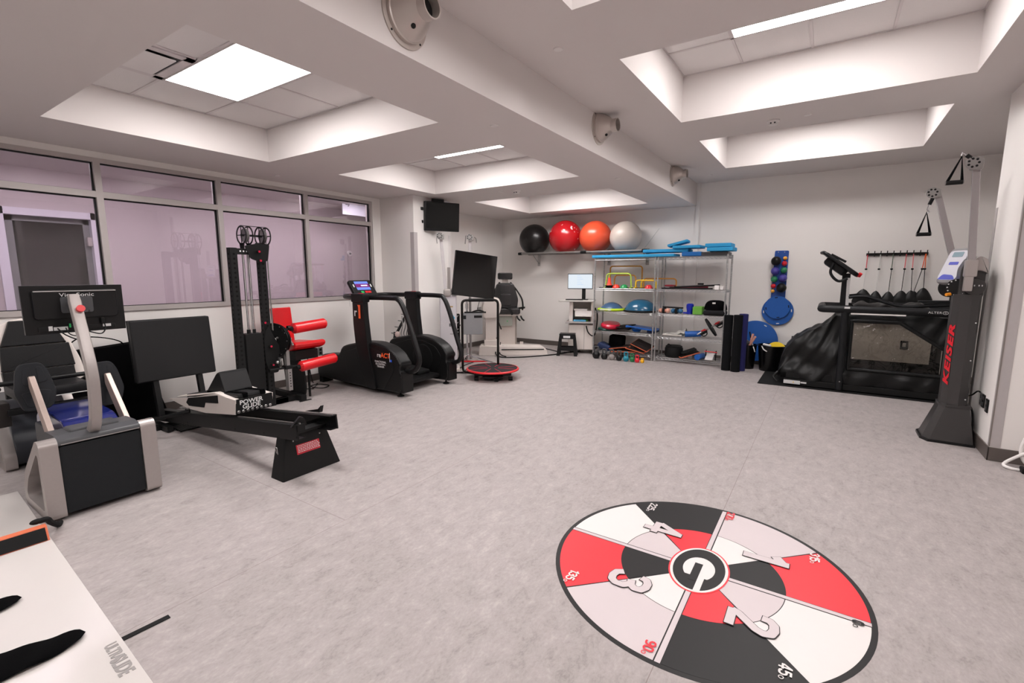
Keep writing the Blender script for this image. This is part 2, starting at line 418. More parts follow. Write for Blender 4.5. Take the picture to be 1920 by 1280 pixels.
for z in (1.35, 1.95): k.box((-0.02, 0.36, z), (0.05, 0.05, 0.11), bev=0.004)
k.obj('door_hinge', m_alum, t)
struct('wall_beyond', G().b2((-9.6, -0.4, 0), (-9.5, 4.0, 3)).b2((-9.5, 3.0, 0), (XC - 0.12, 3.1, 3)).b2((-9.5, -0.4, 0), (XC - 0.12, -0.3, 3)), m_dark, smooth=False)
t = thing('ceiling_light', 'unseen front fill light added in the corridor behind the window header', 'ceiling light', (-6.6, 1.4, ZL))  # added fill strip, hidden by the header, to wash the corridor wall evenly
G().b2((-0.16, -1.3, -0.02), (0.16, 1.3, -0.004)).obj('diffuser', mat('corridor_fill_glow', (255, 255, 255), emit=((255, 250, 252), 15.0), var=0), t)
t = thing('ceiling_light', 'unseen rear fill light added in the corridor behind the window header', 'ceiling light', (-6.6, 4.6, ZL))  # second added strip, also out of view, brightens the rear corridor wall
G().b2((-0.16, -1.3, -0.02), (0.16, 1.3, -0.004)).obj('diffuser', _M['corridor_fill_glow'], t)
t = thing('wall_sensor', 'round white thermostat on the corridor wall behind the last window', 'thermostat', (XC, 6.02, 1.945))
G().lathe([(0.055, 0), (0.055, 0.02), (0.045, 0.03), (0, 0.03)], axis=(1, 0, 0)).obj('cover', mat('white_plastic', (232, 228, 226), rough=0.35), t)
G().box((0.031, 0.005, -0.005), (0.004, 0.05, 0.035), bev=0.003).obj('display', mat('grey_display', (120, 122, 125), rough=0.3), t)
m_sign = mat('pale_blue_sign', (226, 230, 240), rough=0.4)
t = thing('hanging_sign', 'pale corridor sign with a black arrow seen through the top corner pane', 'sign', (-7.1, 5.72, 2.70))
G().b2((-0.01, -0.30, -0.12), (0.01, 0.30, 0.14)).obj('sign_board', m_sign, t, smooth=False)
k = G(); k.bar((0.012, -0.24, 0.05), (0.012, -0.16, 0.05), 0.003, 0.012).bar((0.012, -0.19, 0.08), (0.012, -0.16, 0.05), 0.003, 0.012).bar((0.012, -0.19, 0.02), (0.012, -0.16, 0.05), 0.003, 0.012); k.obj('arrow', m_gasket, t)
# ================================================================ helpers for equipment
def ring(g, outer, inner, d, M, mi=0):
    """flat band between two outlines with equal point counts, thickness d along local z of M"""
    t = bmesh.new(); n = len(outer)
    L = [[t.verts.new((x, y, z)) for x, y in P] for z in (-d / 2, d / 2) for P in (outer, inner)]
    ob, ib, ot, it = L
    for k in range(n):
        j = (k + 1) % n
        t.faces.new((ob[k], ib[k], ib[j], ob[j])); t.faces.new((ot[k], ot[j], it[j], it[k]))
        t.faces.new((ob[k], ob[j], ot[j], ot[k])); t.faces.new((ib[k], it[k], it[j], ib[j]))
    g._new(t, M, mi); return g
def f2(P, r, n=4): return [(p.x, p.y) for p in fillet([(a, b, 0) for a, b in P], r, n, closed=True)]
def XZ(y): return frame((0, y, 0), (1, 0, 0), (0, 0, 1))        # local (x, y) -> world (X, Z), thickness along Y
def YZ(x): return frame((x, 0, 0), (0, 1, 0), (0, 0, 1))        # local (x, y) -> world (Y, Z), thickness along X
def bolts(g, pts, r=0.006, axis=(1, 0, 0), h=0.004, mi=0):
    a = Vector(axis).normalized()
    for p in pts: g.cyl(Vector(p) - a * 0.001, Vector(p) + a * h, r, n=8, mi=mi)
    return g
m_blk = mat('satin_black_metal', (30, 30, 31), rough=0.42, var=0.08, scale=40, spec=0.45)
m_blk2 = mat('matt_black_steel', (24, 24, 25), rough=0.6, var=0.08, scale=60, bump=0.03)
m_blkp = mat('black_plastic', (27, 27, 29), rough=0.4, var=0.06, scale=30, bump=0.02)
m_vinyl = mat('black_vinyl', (37, 37, 39), rough=0.5, var=0.07, scale=220, bump=0.12)
m_rub = mat('black_rubber', (22, 22, 23), rough=0.75, var=0.08, scale=80, bump=0.08)
m_fab = mat('black_fabric', (16, 16, 18), rough=0.95, var=0.25, scale=350, bump=0.3, spec=0.1)
m_grey = mat('charcoal_plastic', (66, 67, 70), rough=0.45, var=0.04, scale=20)
m_greyd = mat('dark_grey_panel', (44, 48, 52), rough=0.75, var=0.12, scale=260, bump=0.25)
m_silver = mat('warm_silver_paint', (166, 159, 156), rough=0.38, metal=0.45, var=0.04, scale=60)
m_chrome = mat('chrome', (205, 205, 208), rough=0.14, metal=1.0, var=0.02)
m_steel = mat('brushed_steel', (168, 166, 165), rough=0.34, metal=0.9, var=0.06, scale=30)
m_red = mat('red_vinyl', (214, 12, 24), rough=0.38, var=0.06, scale=50, coat=0.2)
m_redp = mat('red_plastic', (205, 28, 36), rough=0.35, var=0.03)
m_white = mat('white_plastic', (232, 228, 226), rough=0.35)
m_cream = mat('ivory_powder_coat', (219, 210, 204), rough=0.4, var=0.03, scale=15)
m_label = mat('printed_white_label', (215, 215, 215), rough=0.5, var=0.25, scale=180)
m_orange = mat('orange_print', (235, 92, 45), rough=0.4)
m_screen = mat('dark_glass_screen', (9, 11, 13), rough=0.12, var=0.2, scale=2, spec=0.6)
m_lamp_g = mat('green_connector', (40, 170, 90), rough=0.3)
m_ink = mat('white_print', (225, 225, 225), rough=0.5)

# ================================================================ seated leg-press trainer with grey housing
t = thing('leg_press_trainer', 'grey and silver seated leg press trainer with big foot pedals and a screen arm', 'exercise machine', (-4.4, 1.02, 0))
K = Matrix.Translation((4.4, -1.02, 0))
def k(): return G(K)
o_f = [(-3.93, 0.012), (-3.94, 0.515), (-4.0, 0.535), (-4.37, 0.25), (-4.45, 0.11), (-4.43, 0.012)]
i_f = [(-3.985, 0.07), (-3.99, 0.43), (-4.02, 0.44), (-4.30, 0.215), (-4.375, 0.11), (-4.36, 0.07)]
for y, nm in ((0.762, 'side_frame'), (1.282, 'side_frame')):
    g = k(); ring(g, f2(o_f, 0.035), f2(i_f, 0.03), 0.09, XZ(y)); g.obj(nm, m_silver, t)
for y in (0.795, 1.25):
    g = k(); g.prism(f2([(-3.97, 0.05), (-3.98, 0.46), (-4.03, 0.46), (-4.33, 0.22), (-4.40, 0.12), (-4.38, 0.05)], 0.03), 0.012, XZ(y)); wb = g.obj('side_web', m_grey, t)
    if y < 1:
        for q in ((-4.2, 0.787, 0.26), (-4.36, 0.787, 0.13)): bolts(k(), [q], 0.012, (0, -1, 0), 0.003).obj('web_bolt', m_rub, wb)
g = k(); g.b2((-4.02, 0.807, 0.03), (-3.942, 1.237, 0.475), bev=0.012); g.obj('front_panel', m_greyd, t)
g = k(); g.prism(f2([(-3.935, 0.482), (-3.945, 0.515), (-4.02, 0.535), (-4.20, 0.53), (-4.33, 0.40), (-4.25, 0.40), (-4.05, 0.48)], 0.012), 0.43, XZ(1.022))
g.box((-4.10, 1.02, 0.535), (0.14, 0.26, 0.03), bev=0.012)
g.obj('top_cover', m_grey, t)
g = k(); g.b2((-3.945, 0.82, 0.486), (-3.937, 1.23, 0.492)); g.obj('chrome_strip', m_steel, t)
g = k(); g.b2((-5.3, 0.92, 0.03), (-4.1, 1.12, 0.16), bev=0.02).obj('floor_beam', m_grey, t)
# blue hood
g = k(); g.prism(f2([(-4.22, 0.30), (-4.20, 0.50), (-4.30, 0.555), (-4.78, 0.585), (-4.92, 0.50), (-4.92, 0.28)], 0.03), 0.30, XZ(1.06), bev=0.015)
g.obj('blue_hood', mat('glossy_dark_blue', (12, 26, 96), rough=0.12, var=0.1, scale=6, coat=0.8), t)
g = k(); g.prism(f2([(-4.30, 0.26), (-4.26, 0.46), (-4.88, 0.46), (-4.90, 0.26)], 0.03), 0.34, XZ(1.06), bev=0.01); g.obj('hood_skirt', m_grey, t)
g = k(); g.cyl((-4.42, 0.888, 0.42), (-4.42, 0.884, 0.42), 0.055, n=24); g.obj('round_emblem', m_label, t)
# curved arm
P = smoothpath([(-4.03, 1.0, 0.50), (-3.935, 1.0, 0.60), (-3.89, 1.0, 0.76), (-3.885, 1.0, 0.92), (-3.935, 1.0, 1.09), (-4.01, 1.0, 1.28), (-4.06, 1.0, 1.415)], 5)
g = k(); g.M = K
out = []
pts = [Vector(p) for p in P]; rings = []
for i, p in enumerate(pts):
    d = (pts[min(i + 1, len(pts) - 1)] - pts[max(i - 1, 0)]).normalized(); nrm = Vector((d.z, 0, -d.x)); w = 0.029 if i < len(pts) - 2 else 0.026
    rings.append([g.bm.verts.new(K @ (p + Vector((0, a * w, 0)) + nrm * b * 0.026)) for a, b in ((-1, -.8), (-.8, -1), (.8, -1), (1, -.8), (1, .8), (.8, 1), (-.8, 1), (-1, .8))])
for A, B in zip(rings, rings[1:]):
    for q in range(8): g.bm.faces.new((A[q], A[(q + 1) % 8], B[(q + 1) % 8], B[q]))
g.bm.faces.new(rings[0]); g.bm.faces.new(rings[-1]); arm = g.obj('screen_arm', m_silver, t, angle=50)
g = k(); g.cyl((-4.005, 1.01, 1.325), (-3.985, 1.01, 1.332), 0.021, n=20).cyl((-4.0, 1.01, 1.327), (-3.975, 1.01, 1.335), 0.019, 0.022, n=20); g.obj('stop_button', m_redp, arm)
# monitor seen from behind
g = k(); g.b2((-4.215, 0.782, 1.165), (-4.19, 1.30, 1.478), bev=0.004)
g.prism(rrect(0.43, 0.19, 0.02), 0.03, frame((-4.18, 1.043, 1.355), (0, 1, 0), (0, 0, 1)), bev=0.008)
g.box((-4.195, 1.04, 1.195), (0.02, 0.40, 0.03), bev=0.004)
mon = g.obj('monitor', m_blkp, t)
g = k(); g.b2((-4.2165, 0.792, 1.178), (-4.2155, 1.29, 1.468)); g.obj('monitor_screen', m_screen, mon)
g = k(); g.box((-4.163, 1.045, 1.44), (0.004, 0.42, 0.007), bev=0.002); g.obj('trim_ridge', m_steel, mon)
g = k(); g.prism(rrect(0.165, 0.105, 0.012), 0.006, frame((-4.160, 1.04, 1.35), (0, 1, 0), (0, 0, 1)), bev=0.002); bolts(g, [(-4.158, 1.04 + a, 1.35 + b) for a in (-.05, .06) for b in (-.04, .045)], 0.004)
g.box((-4.12, 1.02, 1.36), (0.08, 0.04, 0.06), bev=0.006)
g.obj('mount_plate', m_grey, mon)
text('ViewSonic', 0.034, K @ frame((-4.1615, 1.045, 1.415), (0, 1, 0), (0, 0, 1)), m_ink, 'maker_name', mon, cond=1.25)
for c_, s_ in (((-4.184, 0.95, 1.196), (0.002, 0.07, 0.022)), ((-4.184, 1.19, 1.20), (0.002, 0.045, 0.018)), ((-4.184, 0.90, 1.2), (0.002, 0.02, 0.03))): k().box(c_, s_).obj('rating_label', m_label, mon)
g = k(); g.cyl((-4.178, 0.995, 1.20), (-4.178, 0.995, 1.225), 0.005, n=8); g.obj('green_plug', m_lamp_g, mon)
g = k()
g.tube(smoothpath([(-4.17, 0.93, 1.2), (-4.14, 0.96, 1.155), (-4.10, 1.02, 1.12), (-4.08, 1.045, 1.16), (-4.07, 1.03, 1.25)]), 0.004, n=6)
g.tube(smoothpath([(-4.17, 0.97, 1.2), (-4.14, 0.98, 1.16), (-4.10, 1.01, 1.15), (-4.08, 1.04, 1.19)]), 0.0035, n=6)
g.tube(smoothpath([(-4.17, 1.17, 1.24), (-4.15, 1.17, 1.18), (-4.11, 1.13, 1.15), (-4.07, 1.05, 1.18)]), 0.004, n=6)
g.box((-4.17, 1.165, 1.235), (0.02, 0.02, 0.04), bev=0.004)
g.obj('monitor_cable', m_rub, mon)
# pedals
for y, yb, zc in ((0.868, 0.835, 0.765), (1.262, 1.275, 0.715)):
    Mx = frame((-4.62, y, zc), (0, 1, 0), (-0.14, 0, 1))
    g = k(); g.prism(f2([(-0.075, -0.165), (-0.108, -0.03), (-0.085, 0.12), (-0.06, 0.165), (0.05, 0.168), (0.082, 0.11), (0.112, -0.05), (0.08, -0.16), (0, -0.175)], 0.03), 0.03, Mx, bev=0.008)
    g.prism(f2([(-0.06, 0.02), (-0.05, 0.13), (-0.012, 0.14), (-0.012, 0.0)], 0.012), 0.036, Mx, bev=0.004).prism(f2([(0.02, 0.02), (0.02, 0.14), (0.05, 0.135), (0.072, 0.03)], 0.012), 0.036, Mx, bev=0.004)
    g.prism(f2([(-0.075, -0.04), (-0.05, -0.14), (-0.012, -0.145), (-0.012, -0.03)], 0.012), 0.036, Mx, bev=0.004).prism(f2([(0.02, -0.02), (0.02, -0.145), (0.055, -0.135), (0.082, -0.04)], 0.012), 0.036, Mx, bev=0.004)
    pl = g.obj('foot_pedal', mat('dark_slate_rubber', (44, 47, 53), rough=0.55, var=0.06, scale=60), t)
    a = 0.008 if y < 1 else 0.0
    g = k(); g.prism(f2([(-4.60, zc + 0.075), (-4.565, zc + 0.085), (-4.10, 0.33), (-4.20, 0.30), (-4.50, zc - 0.11), (-4.60, zc + 0.0)], 0.01), 0.032, XZ((y + yb) / 2), bev=0.004)
    g.obj('pedal_arm', mat('rose_silver_paint', (168, 150, 142), rough=0.4, metal=0.3, var=0.05), t)
    g = k(); g.cyl((-4.25, y - 0.03, 0.33), (-4.25, 1.02, 0.33), 0.02, n=12); g.bar((-4.35, y, 0.1), (-4.28, y, 0.36), 0.05, 0.03); g.obj('pivot', m_grey, t)
# rear unit
for y in (0.80, 1.24):
    g = k(); ring(g, f2([(-5.26, 0.012), (-5.26, 0.13), (-5.62, 0.56), (-5.95, 0.56), (-5.95, 0.012)], 0.03), f2([(-5.33, 0.06), (-5.33, 0.12), (-5.66, 0.49), (-5.89, 0.49), (-5.89, 0.06)], 0.02), 0.07, XZ(y))
    g.obj('rear_side_frame', m_silver, t)
g = k(); g.prism(f2([(-5.28, 0.03), (-5.27, 0.15), (-5.38, 0.36), (-5.55, 0.52), (-5.9, 0.55), (-5.9, 0.03)], 0.05), 0.37, XZ(1.02), bev=0.01).obj('rear_housing', mat('slate_plastic', (54, 56, 62), rough=0.35, var=0.04), t)
sx = -5.35; SZ = 0.87
g = k(); g.prism(f2([(-0.20, -0.30), (-0.235, 0.0), (-0.20, 0.28), (-0.10, 0.325), (0.10, 0.325), (0.19, 0.22), (0.27, -0.05), (0.30, -0.30)], 0.05), 0.04, frame((sx - 0.05, 1.055, SZ), (0, 1, 0), (-0.12, 0, 1)), bev=0.012)
g.obj('backrest_shell', m_cream, t)
g = k()
for a, b, wb, wt in ((-0.30, -0.09, 0.205, 0.205), (-0.085, 0.105, 0.205, 0.195), (0.11, 0.31, 0.19, 0.12)):
    off = 0.02 * (0.3 - a) * 2
    g.prism(f2([(-wb, a), (-wt, b), (wt + 0.02 * (b < 0.2), b), (wb + 0.03 - 0.02 * (a > 0), a)], 0.008), 0.05, frame((sx - 0.02, 1.04, SZ), (0, 1, 0), (-0.12, 0, 1)), bev=0.008)
g.obj('backrest_pad', m_vinyl, t)
g = k(); g.b2((-5.35, 0.83, 0.60), (-4.98, 1.27, 0.69), bev=0.03).obj('seat_cushion', m_vinyl, t)
g = k(); g.tube(fillet([(-4.972, 0.86, 0.61), (-4.972, 1.27, 0.61), (-4.972, 1.27, 0.69)], 0.02), 0.004, n=6); g.obj('seat_piping', m_steel, t)
for y in (0.73, 1.30):
    g = k(); g.tube(fillet([(-5.4, y, 0.62), (-5.05, y, 0.73), (-4.9, y, 0.73)], 0.05), 0.02, n=12); g.obj('seat_handle', m_blk, t)
g = k(); g.tube([(-5.02, 0.73, 0.745), (-5.02, 1.32, 0.745)], 0.018, n=12); g.b2((-5.05, 0.78, 0.50), (-5.0, 1.26, 0.55), bev=0.01); g.obj('cross_bar', m_blk, t)
g = k(); g.b2((-5.18, 0.66, 0.42), (-5.02, 0.80, 0.60), bev=0.008); g.obj('control_box', mat('brown_black_plastic', (52, 46, 44), rough=0.5), t)

# ================================================================ black bag behind
t = thing('soft_case', 'large soft black carrying case with a top handle leaning behind the trainer', 'bag', (-6.06, 1.72, 0))
def bag(u, v):
    a = u * 2 * PI; h = v
    w = 0.42 * (1 - 0.10 * h) ; d = 0.09 * (1 - 0.25 * h)
    c, s = math.cos(a), math.sin(a); e = 0.35
    x = d * math.copysign(abs(c) ** e, c); y = w * math.copysign(abs(s) ** e, s)
    return (x + 0.02 * math.sin(5 * y + 7 * h) - 0.05 * h, y + 0.015 * math.sin(9 * h + a), 0.82 * h + 0.018 * math.sin(6 * y) * h)
g = G(); g.grid(bag, 40, 16, closed_u=True); g.face([bag(i / 40, 1) for i in range(40)]); g.face([bag(i / 40, 0) for i in range(40)][::-1]); g.obj('bag_body', m_fab, t, angle=60)
g = G(); g.tube(smoothpath([(-0.03, -0.34, 0.80), (-0.02, -0.27, 0.90), (-0.02, -0.18, 0.935), (-0.02, -0.02, 0.91), (-0.03, 0.10, 0.86), (-0.03, 0.14, 0.80)]), 0.014, n=8, flat=0.4); g.obj('bag_handle', m_fab, t)

# ================================================================ sled leg press ("POWER GLIDE")
t = thing('sled_leg_press', 'long low black horizontal sled leg press with a tall black foot plate', 'exercise machine', (-4.4, 2.12, 0))
K = Matrix.Translation((4.4, -2.12, 0))
MP = frame((-5.55, 2.10, 0.80), (0, 1, 0), (-0.10, 0, 1))
g = k(); g.box((0, 0, 0), (0.71, 0.61, 0.07), M=MP, bev=0.014, seg=3); g.obj('foot_plate', m_vinyl, t)
g = k(); g.prism(rrect(0.71, 0.61, 0.004), 0.012, frame((-5.592, 2.10, 0.80), (0, 1, 0), (-0.10, 0, 1))); g.obj('plate_backing', m_blk2, t)
for y in (1.90, 2.30):
    g = k(); g.bar((-5.46, y, 0.10), (-5.60, y, 0.85), 0.055, 0.05, bev=0.004, up=(0, 1, 0)); g.obj('plate_post', m_blk, t)
for y in (1.945, 2.285):
    s_ = -1 if y < 2.1 else 1
    g = k(); a = Vector((-5.62, y, 0.115)); b = Vector((-3.19, y, 0.385))
    g.bar(a, b, 0.012, 0.115, up=(0, 0, 1)); g.bar(a + Vector((0, -s_ * 0.03, 0.055)), b + Vector((0, -s_ * 0.03, 0.055)), 0.065, 0.008); g.bar(a + Vector((0, -s_ * 0.03, -0.053)), b + Vector((0, -s_ * 0.03, -0.053)), 0.065, 0.008)
    bolts(g, [(-5.0 + i * 0.45, y + s_ * 0.006, 0.15 + i * 0.05) for i in range(5)], 0.006, (0, s_, 0))
    g.obj('rail', m_blk, t)
g = k(); g.bar((-4.1, 1.975, 0.35), (-3.2, 1.975, 0.448), 0.012, 0.01).bar((-4.1, 2.255, 0.345), (-3.2, 2.255, 0.443), 0.012, 0.01); g.obj('slide_strip', m_steel, t)
g = k(); g.prism(f2([(-0.25, 0), (0.25, 0), (0.17, 0.33), (-0.17, 0.33)], 0.006), 0.01, frame((-3.30, 2.12, 0.0), (0, 1, 0), (-0.20, 0, 1)))
g.face([(-3.30, 1.87, 0), (-3.365, 1.95, 0.33), (-3.46, 1.95, 0.36), (-3.46, 1.87, 0)]).face([(-3.30, 2.37, 0), (-3.46, 2.37, 0), (-3.46, 2.29, 0.36), (-3.365, 2.29, 0.33)])
g.face([(-3.46, 1.87, 0), (-3.46, 1.95, 0.36), (-3.46, 2.29, 0.36), (-3.46, 2.37, 0)]).face([(-3.30, 1.87, 0.002), (-3.46, 1.87, 0.002), (-3.46, 2.37, 0.002), (-3.30, 2.37, 0.002)])
g.box((-3.38, 2.12, 0.335), (0.10, 0.33, 0.02))
ped = g.obj('support_pedestal', m_blk2, t, normals=False)
Ms = frame((-3.333, 2.115, 0.20), (0, 1, 0), (-0.20, 0, 1))
g = k(); g.prism(rrect(0.20, 0.075, 0.003), 0.004, Ms); g.obj('warning_sign', mat('red_sign', (190, 30, 48), rough=0.4), ped)
for q, s_ in enumerate(('LEFT HERE', 'CAUTION ON EACH SIDE', 'DO NOT SIT OR STAND')): pass
g = k()
random.seed(4)
for q in range(5):
    x = -0.09
    zz = 0.025 - q * 0.012
    while x < 0.085:
        w = random.uniform(0.006, 0.018); g.prism([(x, zz), (x + w, zz), (x + w, zz + 0.005), (x, zz + 0.005)], 0.001, frame(Ms.translation + Ms.to_3x3() @ Vector((0, 0, 0.0028)), Ms.col[0].to_3d(), Ms.col[1].to_3d())); x += w + 0.005
g.obj('sign_print', m_ink, ped)
for q in ((-3.352, 2.0, 0.275), (-3.352, 2.23, 0.275)): bolts(k(), [q], 0.006, (1, 0, 0), 0.006).obj('fastener', m_steel, ped)
bg = k(); bg.tube(smoothpath([(-3.40, 1.895, 0.2), (-3.40, 1.885, 0.24), (-3.38, 1.885, 0.25), (-3.37, 1.885, 0.2)]), 0.003, n=6); bg.obj('wire_clip', m_steel, ped)
# end brackets on the rails
g = k(); g.prism(f2([(-0.10, 0), (0.02, 0), (0.0, 0.06), (-0.03, 0.075)], 0.01), 0.03, frame((-3.22, 2.02, 0.42), (0.3, 1, 0), (0, 0, 1))); g.box((-3.20, 1.975, 0.42), (0.03, 0.06, 0.05)); g.obj('end_bracket', m_blk, t)
g = k(); g.prism([(-3.62, 0.40), (-3.42, 0.42), (-3.40, 0.48), (-3.44, 0.445)], 0.03, XZ(2.302)); g.obj('hook_tab', m_blk, t)
# carriage
cr_ = 0.11
g = k()
for y in (1.955, 2.275): g.prism([(-4.10, 0.37), (-4.08, 0.50), (-4.45, 0.505), (-5.02, 0.38), (-5.38, 0.325), (-5.0, 0.285), (-4.63, 0.30)], 0.006, XZ(y))
g.prism([(-4.10, 0.495), (-4.45, 0.515), (-5.2, 0.375), (-5.2, 0.365), (-4.45, 0.505), (-4.10, 0.487)], 0.32, XZ(2.115))
car = g.obj('carriage', m_cream, t, smooth=False)
g = k(); g.prism([(-4.38, 0.50), (-4.95, 0.395), (-5.0, 0.345), (-4.95, 0.32), (-4.65, 0.35), (-4.62, 0.40), (-4.38, 0.43)], 0.006, XZ(1.949)); g.obj('carriage_cover', m_blk2, car, smooth=False)
g = k(); g.b2((-4.10, 1.955, 0.375), (-4.085, 2.275, 0.50)); g.obj('carriage_front', m_blk2, car)
text('POWER', 0.052, K @ frame((-4.0835, 2.085, 0.468), (0, 1, 0), (0, 0, 1)), m_ink, 'lettering', car, cond=1.1, off=0.0012)
text('GLIDE', 0.052, K @ frame((-4.0835, 2.085, 0.428), (0, 1, 0), (0, 0, 1)), m_ink, 'lettering', car, cond=1.1, off=0.0012)
for i in range(8): k().cyl((-4.084, 1.975 + i * 0.039, 0.392), (-4.08, 1.975 + i * 0.039, 0.392), 0.013, 0.010, n=12).obj('roller', m_steel, car)
g = k(); g.prism(f2([(-4.11, 0.50), (-4.12, 0.535), (-4.60, 0.49), (-5.1, 0.40), (-5.1, 0.37), (-4.5, 0.48)], 0.008), 0.24, XZ(2.115), bev=0.006); g.obj('seat_pad', m_vinyl, car)
g = k()
for y in (2.05, 2.20): g.b2((-4.118, y - 0.018, 0.50), (-4.10, y + 0.018, 0.542)).prism([(-4.115, 0.538), (-4.55, 0.503), (-4.55, 0.508), (-4.115, 0.543)], 0.036, XZ(y))
g.obj('strap', m_fab, car)
g = k(); g.prism(f2([(-4.36, 0.505), (-4.72, 0.475), (-4.50, 0.675), (-4.45, 0.69)], 0.018, 5), 0.245, XZ(2.13), bev=0.012); g.obj('wedge_pad', m_vinyl, car)
# handles near the plate and floor bars
g = k(); g.tube([(-5.20, 1.72, 0.19), (-4.98, 1.96, 0.26)], 0.018, n=10); g.obj('pull_handle', m_blk, t)
for y, z in ((1.90, 0.225), (1.94, 0.25), (1.98, 0.27)):
    pass
for i in range(3): k().b2((-5.12 + i * 0.07, 1.93, 0.275 + i * 0.006), (-5.09 + i * 0.07, 2.0, 0.283 + i * 0.006)).obj('alloy_clip', m_steel, t)
g = k(); g.b2((-5.88, 1.85, 0), (-5.83, 2.36, 0.05)).b2((-5.52, 1.85, 0), (-5.47, 2.36, 0.05)).b2((-5.88, 1.88, 0.01), (-5.3, 1.93, 0.06)).b2((-5.88, 2.27, 0.01), (-5.3, 2.32, 0.06))
for i in range(7): g.b2((-5.45 + i * 0.035, 1.96, 0.004), (-5.435 + i * 0.035, 2.25, 0.02))
g.obj('floor_frame', m_blk, t)

# ================================================================ cable tower with red leg curl seat
t = thing('cable_leg_curl', 'black cable tower with pulleys on top and a red padded leg curl seat', 'exercise machine', (-5.5, 3.0, 0))
K = Matrix.Translation((5.5, -3.0, 0))
TX = -5.42
for y, top in ((2.685, 1.835), (3.0, 1.90)):
    g = k(); g.b2((TX - 0.038, y - 0.038, 0), (TX + 0.038, y + 0.038, top), bev=0.004)
    up = g.obj('upright', m_blk2, t)
    g = k()
    for i in range(34):
        z = 0.1 + i * 0.0505
        if z < top - 0.03: g.cyl((TX + 0.0375, y, z), (TX + 0.0392, y, z), 0.0125, n=12).cyl((TX, y - 0.0375, z), (TX, y - 0.0392, z), 0.0125, n=12)
    g.obj('bolt_hole', mat('hole_black', (3, 3, 3), rough=0.9), up)['kind'] = 'stuff'
g = k(); g.b2((TX - 0.03, 2.70, 1.765), (TX + 0.03, 2.98, 1.83), bev=0.004)
for i in range(5): g.cyl((TX + 0.0295, 2.76 + i * 0.035, 1.80), (TX + 0.031, 2.76 + i * 0.035, 1.80), 0.009, n=10, mi=1)
g.obj('top_beam', [m_blk2, m_label], t)
g = k(); g.b2((TX - 0.03, 2.70, 0.005), (TX + 0.03, 3.2, 0.07), bev=0.004); g.obj('bottom_beam', m_blk2, t)
for y in (2.80, 2.86):
    g = k(); g.cyl((TX, y, 0.9), (TX, y, 1.77), 0.012, n=12); g.obj('guide_rod', m_chrome, t)
    g = k(); g.cyl((TX, y, 0.86), (TX, y, 0.93), 0.02, n=12); g.obj('rod_collar', m_rub, t)
g = k(); g.cyl((TX + 0.02, 2.83, 0.88), (TX + 0.02, 2.83, 1.78), 0.004, n=8).cyl((TX + 0.06, 3.05, 0.9), (TX + 0.03, 3.06, 1.93), 0.004, n=8).cyl((TX - 0.0, 3.075, 0.9), (TX, 3.07, 1.9), 0.004, n=8); g.obj('steel_cable', m_steel, t)
g = k(); g.b2((TX - 0.08, 2.735, 0.03), (TX + 0.05, 2.93, 0.885), bev=0.006); g.obj('weight_shroud', m_blk2, t)
g = k(); g.prism(f2([(2.98, 0.40), (2.94, 0.55), (2.94, 0.80), (2.97, 0.92), (3.0, 0.95), (3.06, 0.82), (3.12, 0.7), (3.12, 0.5), (3.08, 0.4)], 0.02), 0.012, YZ(TX + 0.05)); g.obj('gusset_plate', m_blk2, t)
# pulley head: two pulleys between spoked side plates
pc = Vector((TX + 0.0, 0, 1.975))
for y in (2.80, 2.875, 3.0, 3.075):
    g = k(); Mx = frame((pc.x, y, pc.z), (1, 0, 0), (0, 0, 1)); n = 28
    o1 = [(0.105 * math.cos(2 * PI * i / n), 0.105 * math.sin(2 * PI * i / n)) for i in range(n)]; i1 = [(x * 0.84, z_ * 0.84) for x, z_ in o1]
    ring(g, o1, i1, 0.006, Mx)
    for a in range(4): g.prism([(0.0, -0.005), (0.097, -0.005), (0.097, 0.005), (0.0, 0.005)], 0.006, Mx @ Matrix.Rotation(a * PI / 2, 4, 'Z'))
    g.prism(f2([(-0.05, -0.085), (0.05, -0.085), (0.035, -0.17), (-0.035, -0.17)], 0.01), 0.006, Mx)
    g.obj('pulley_guard', m_blk, t)
for y in (2.84, 3.037):
    g = k(); g.lathe([(0.02, -0.012), (0.075, -0.012), (0.08, -0.008), (0.068, 0), (0.08, 0.008), (0.075, 0.012), (0.02, 0.012)], (pc.x, y, pc.z), (0, 1, 0), n=28); g.obj('pulley', m_steel, t)
g = k(); g.cyl((pc.x, 2.795, pc.z), (pc.x, 3.08, pc.z), 0.012, n=12); g.prism(f2([(2.86, 1.72), (2.80, 1.86), (2.99, 1.9), (3.08, 1.88), (3.05, 1.70), (2.97, 1.68)], 0.02), 0.012, YZ(TX + 0.047)); g.bar((pc.x, 2.80, 2.078), (pc.x, 3.075, 2.078), 0.02, 0.006); g.obj('pulley_bracket', m_blk, t)
for (y, z) in ((2.94, 1.80), (2.95, 1.70), (2.95, 1.0), (3.0, 0.72), (3.01, 0.50)):
    g = k(); g.cyl((TX + 0.05, y, z), (TX + 0.085, y, z), 0.016, 0.02, n=14); kn = g.obj('knob', m_rub, t)
    g = k(); g.cyl((TX + 0.084, y, z), (TX + 0.090, y, z), 0.012, n=12); g.obj('knob_cap', mat('magenta_cap', (190, 20, 60), rough=0.3), kn)
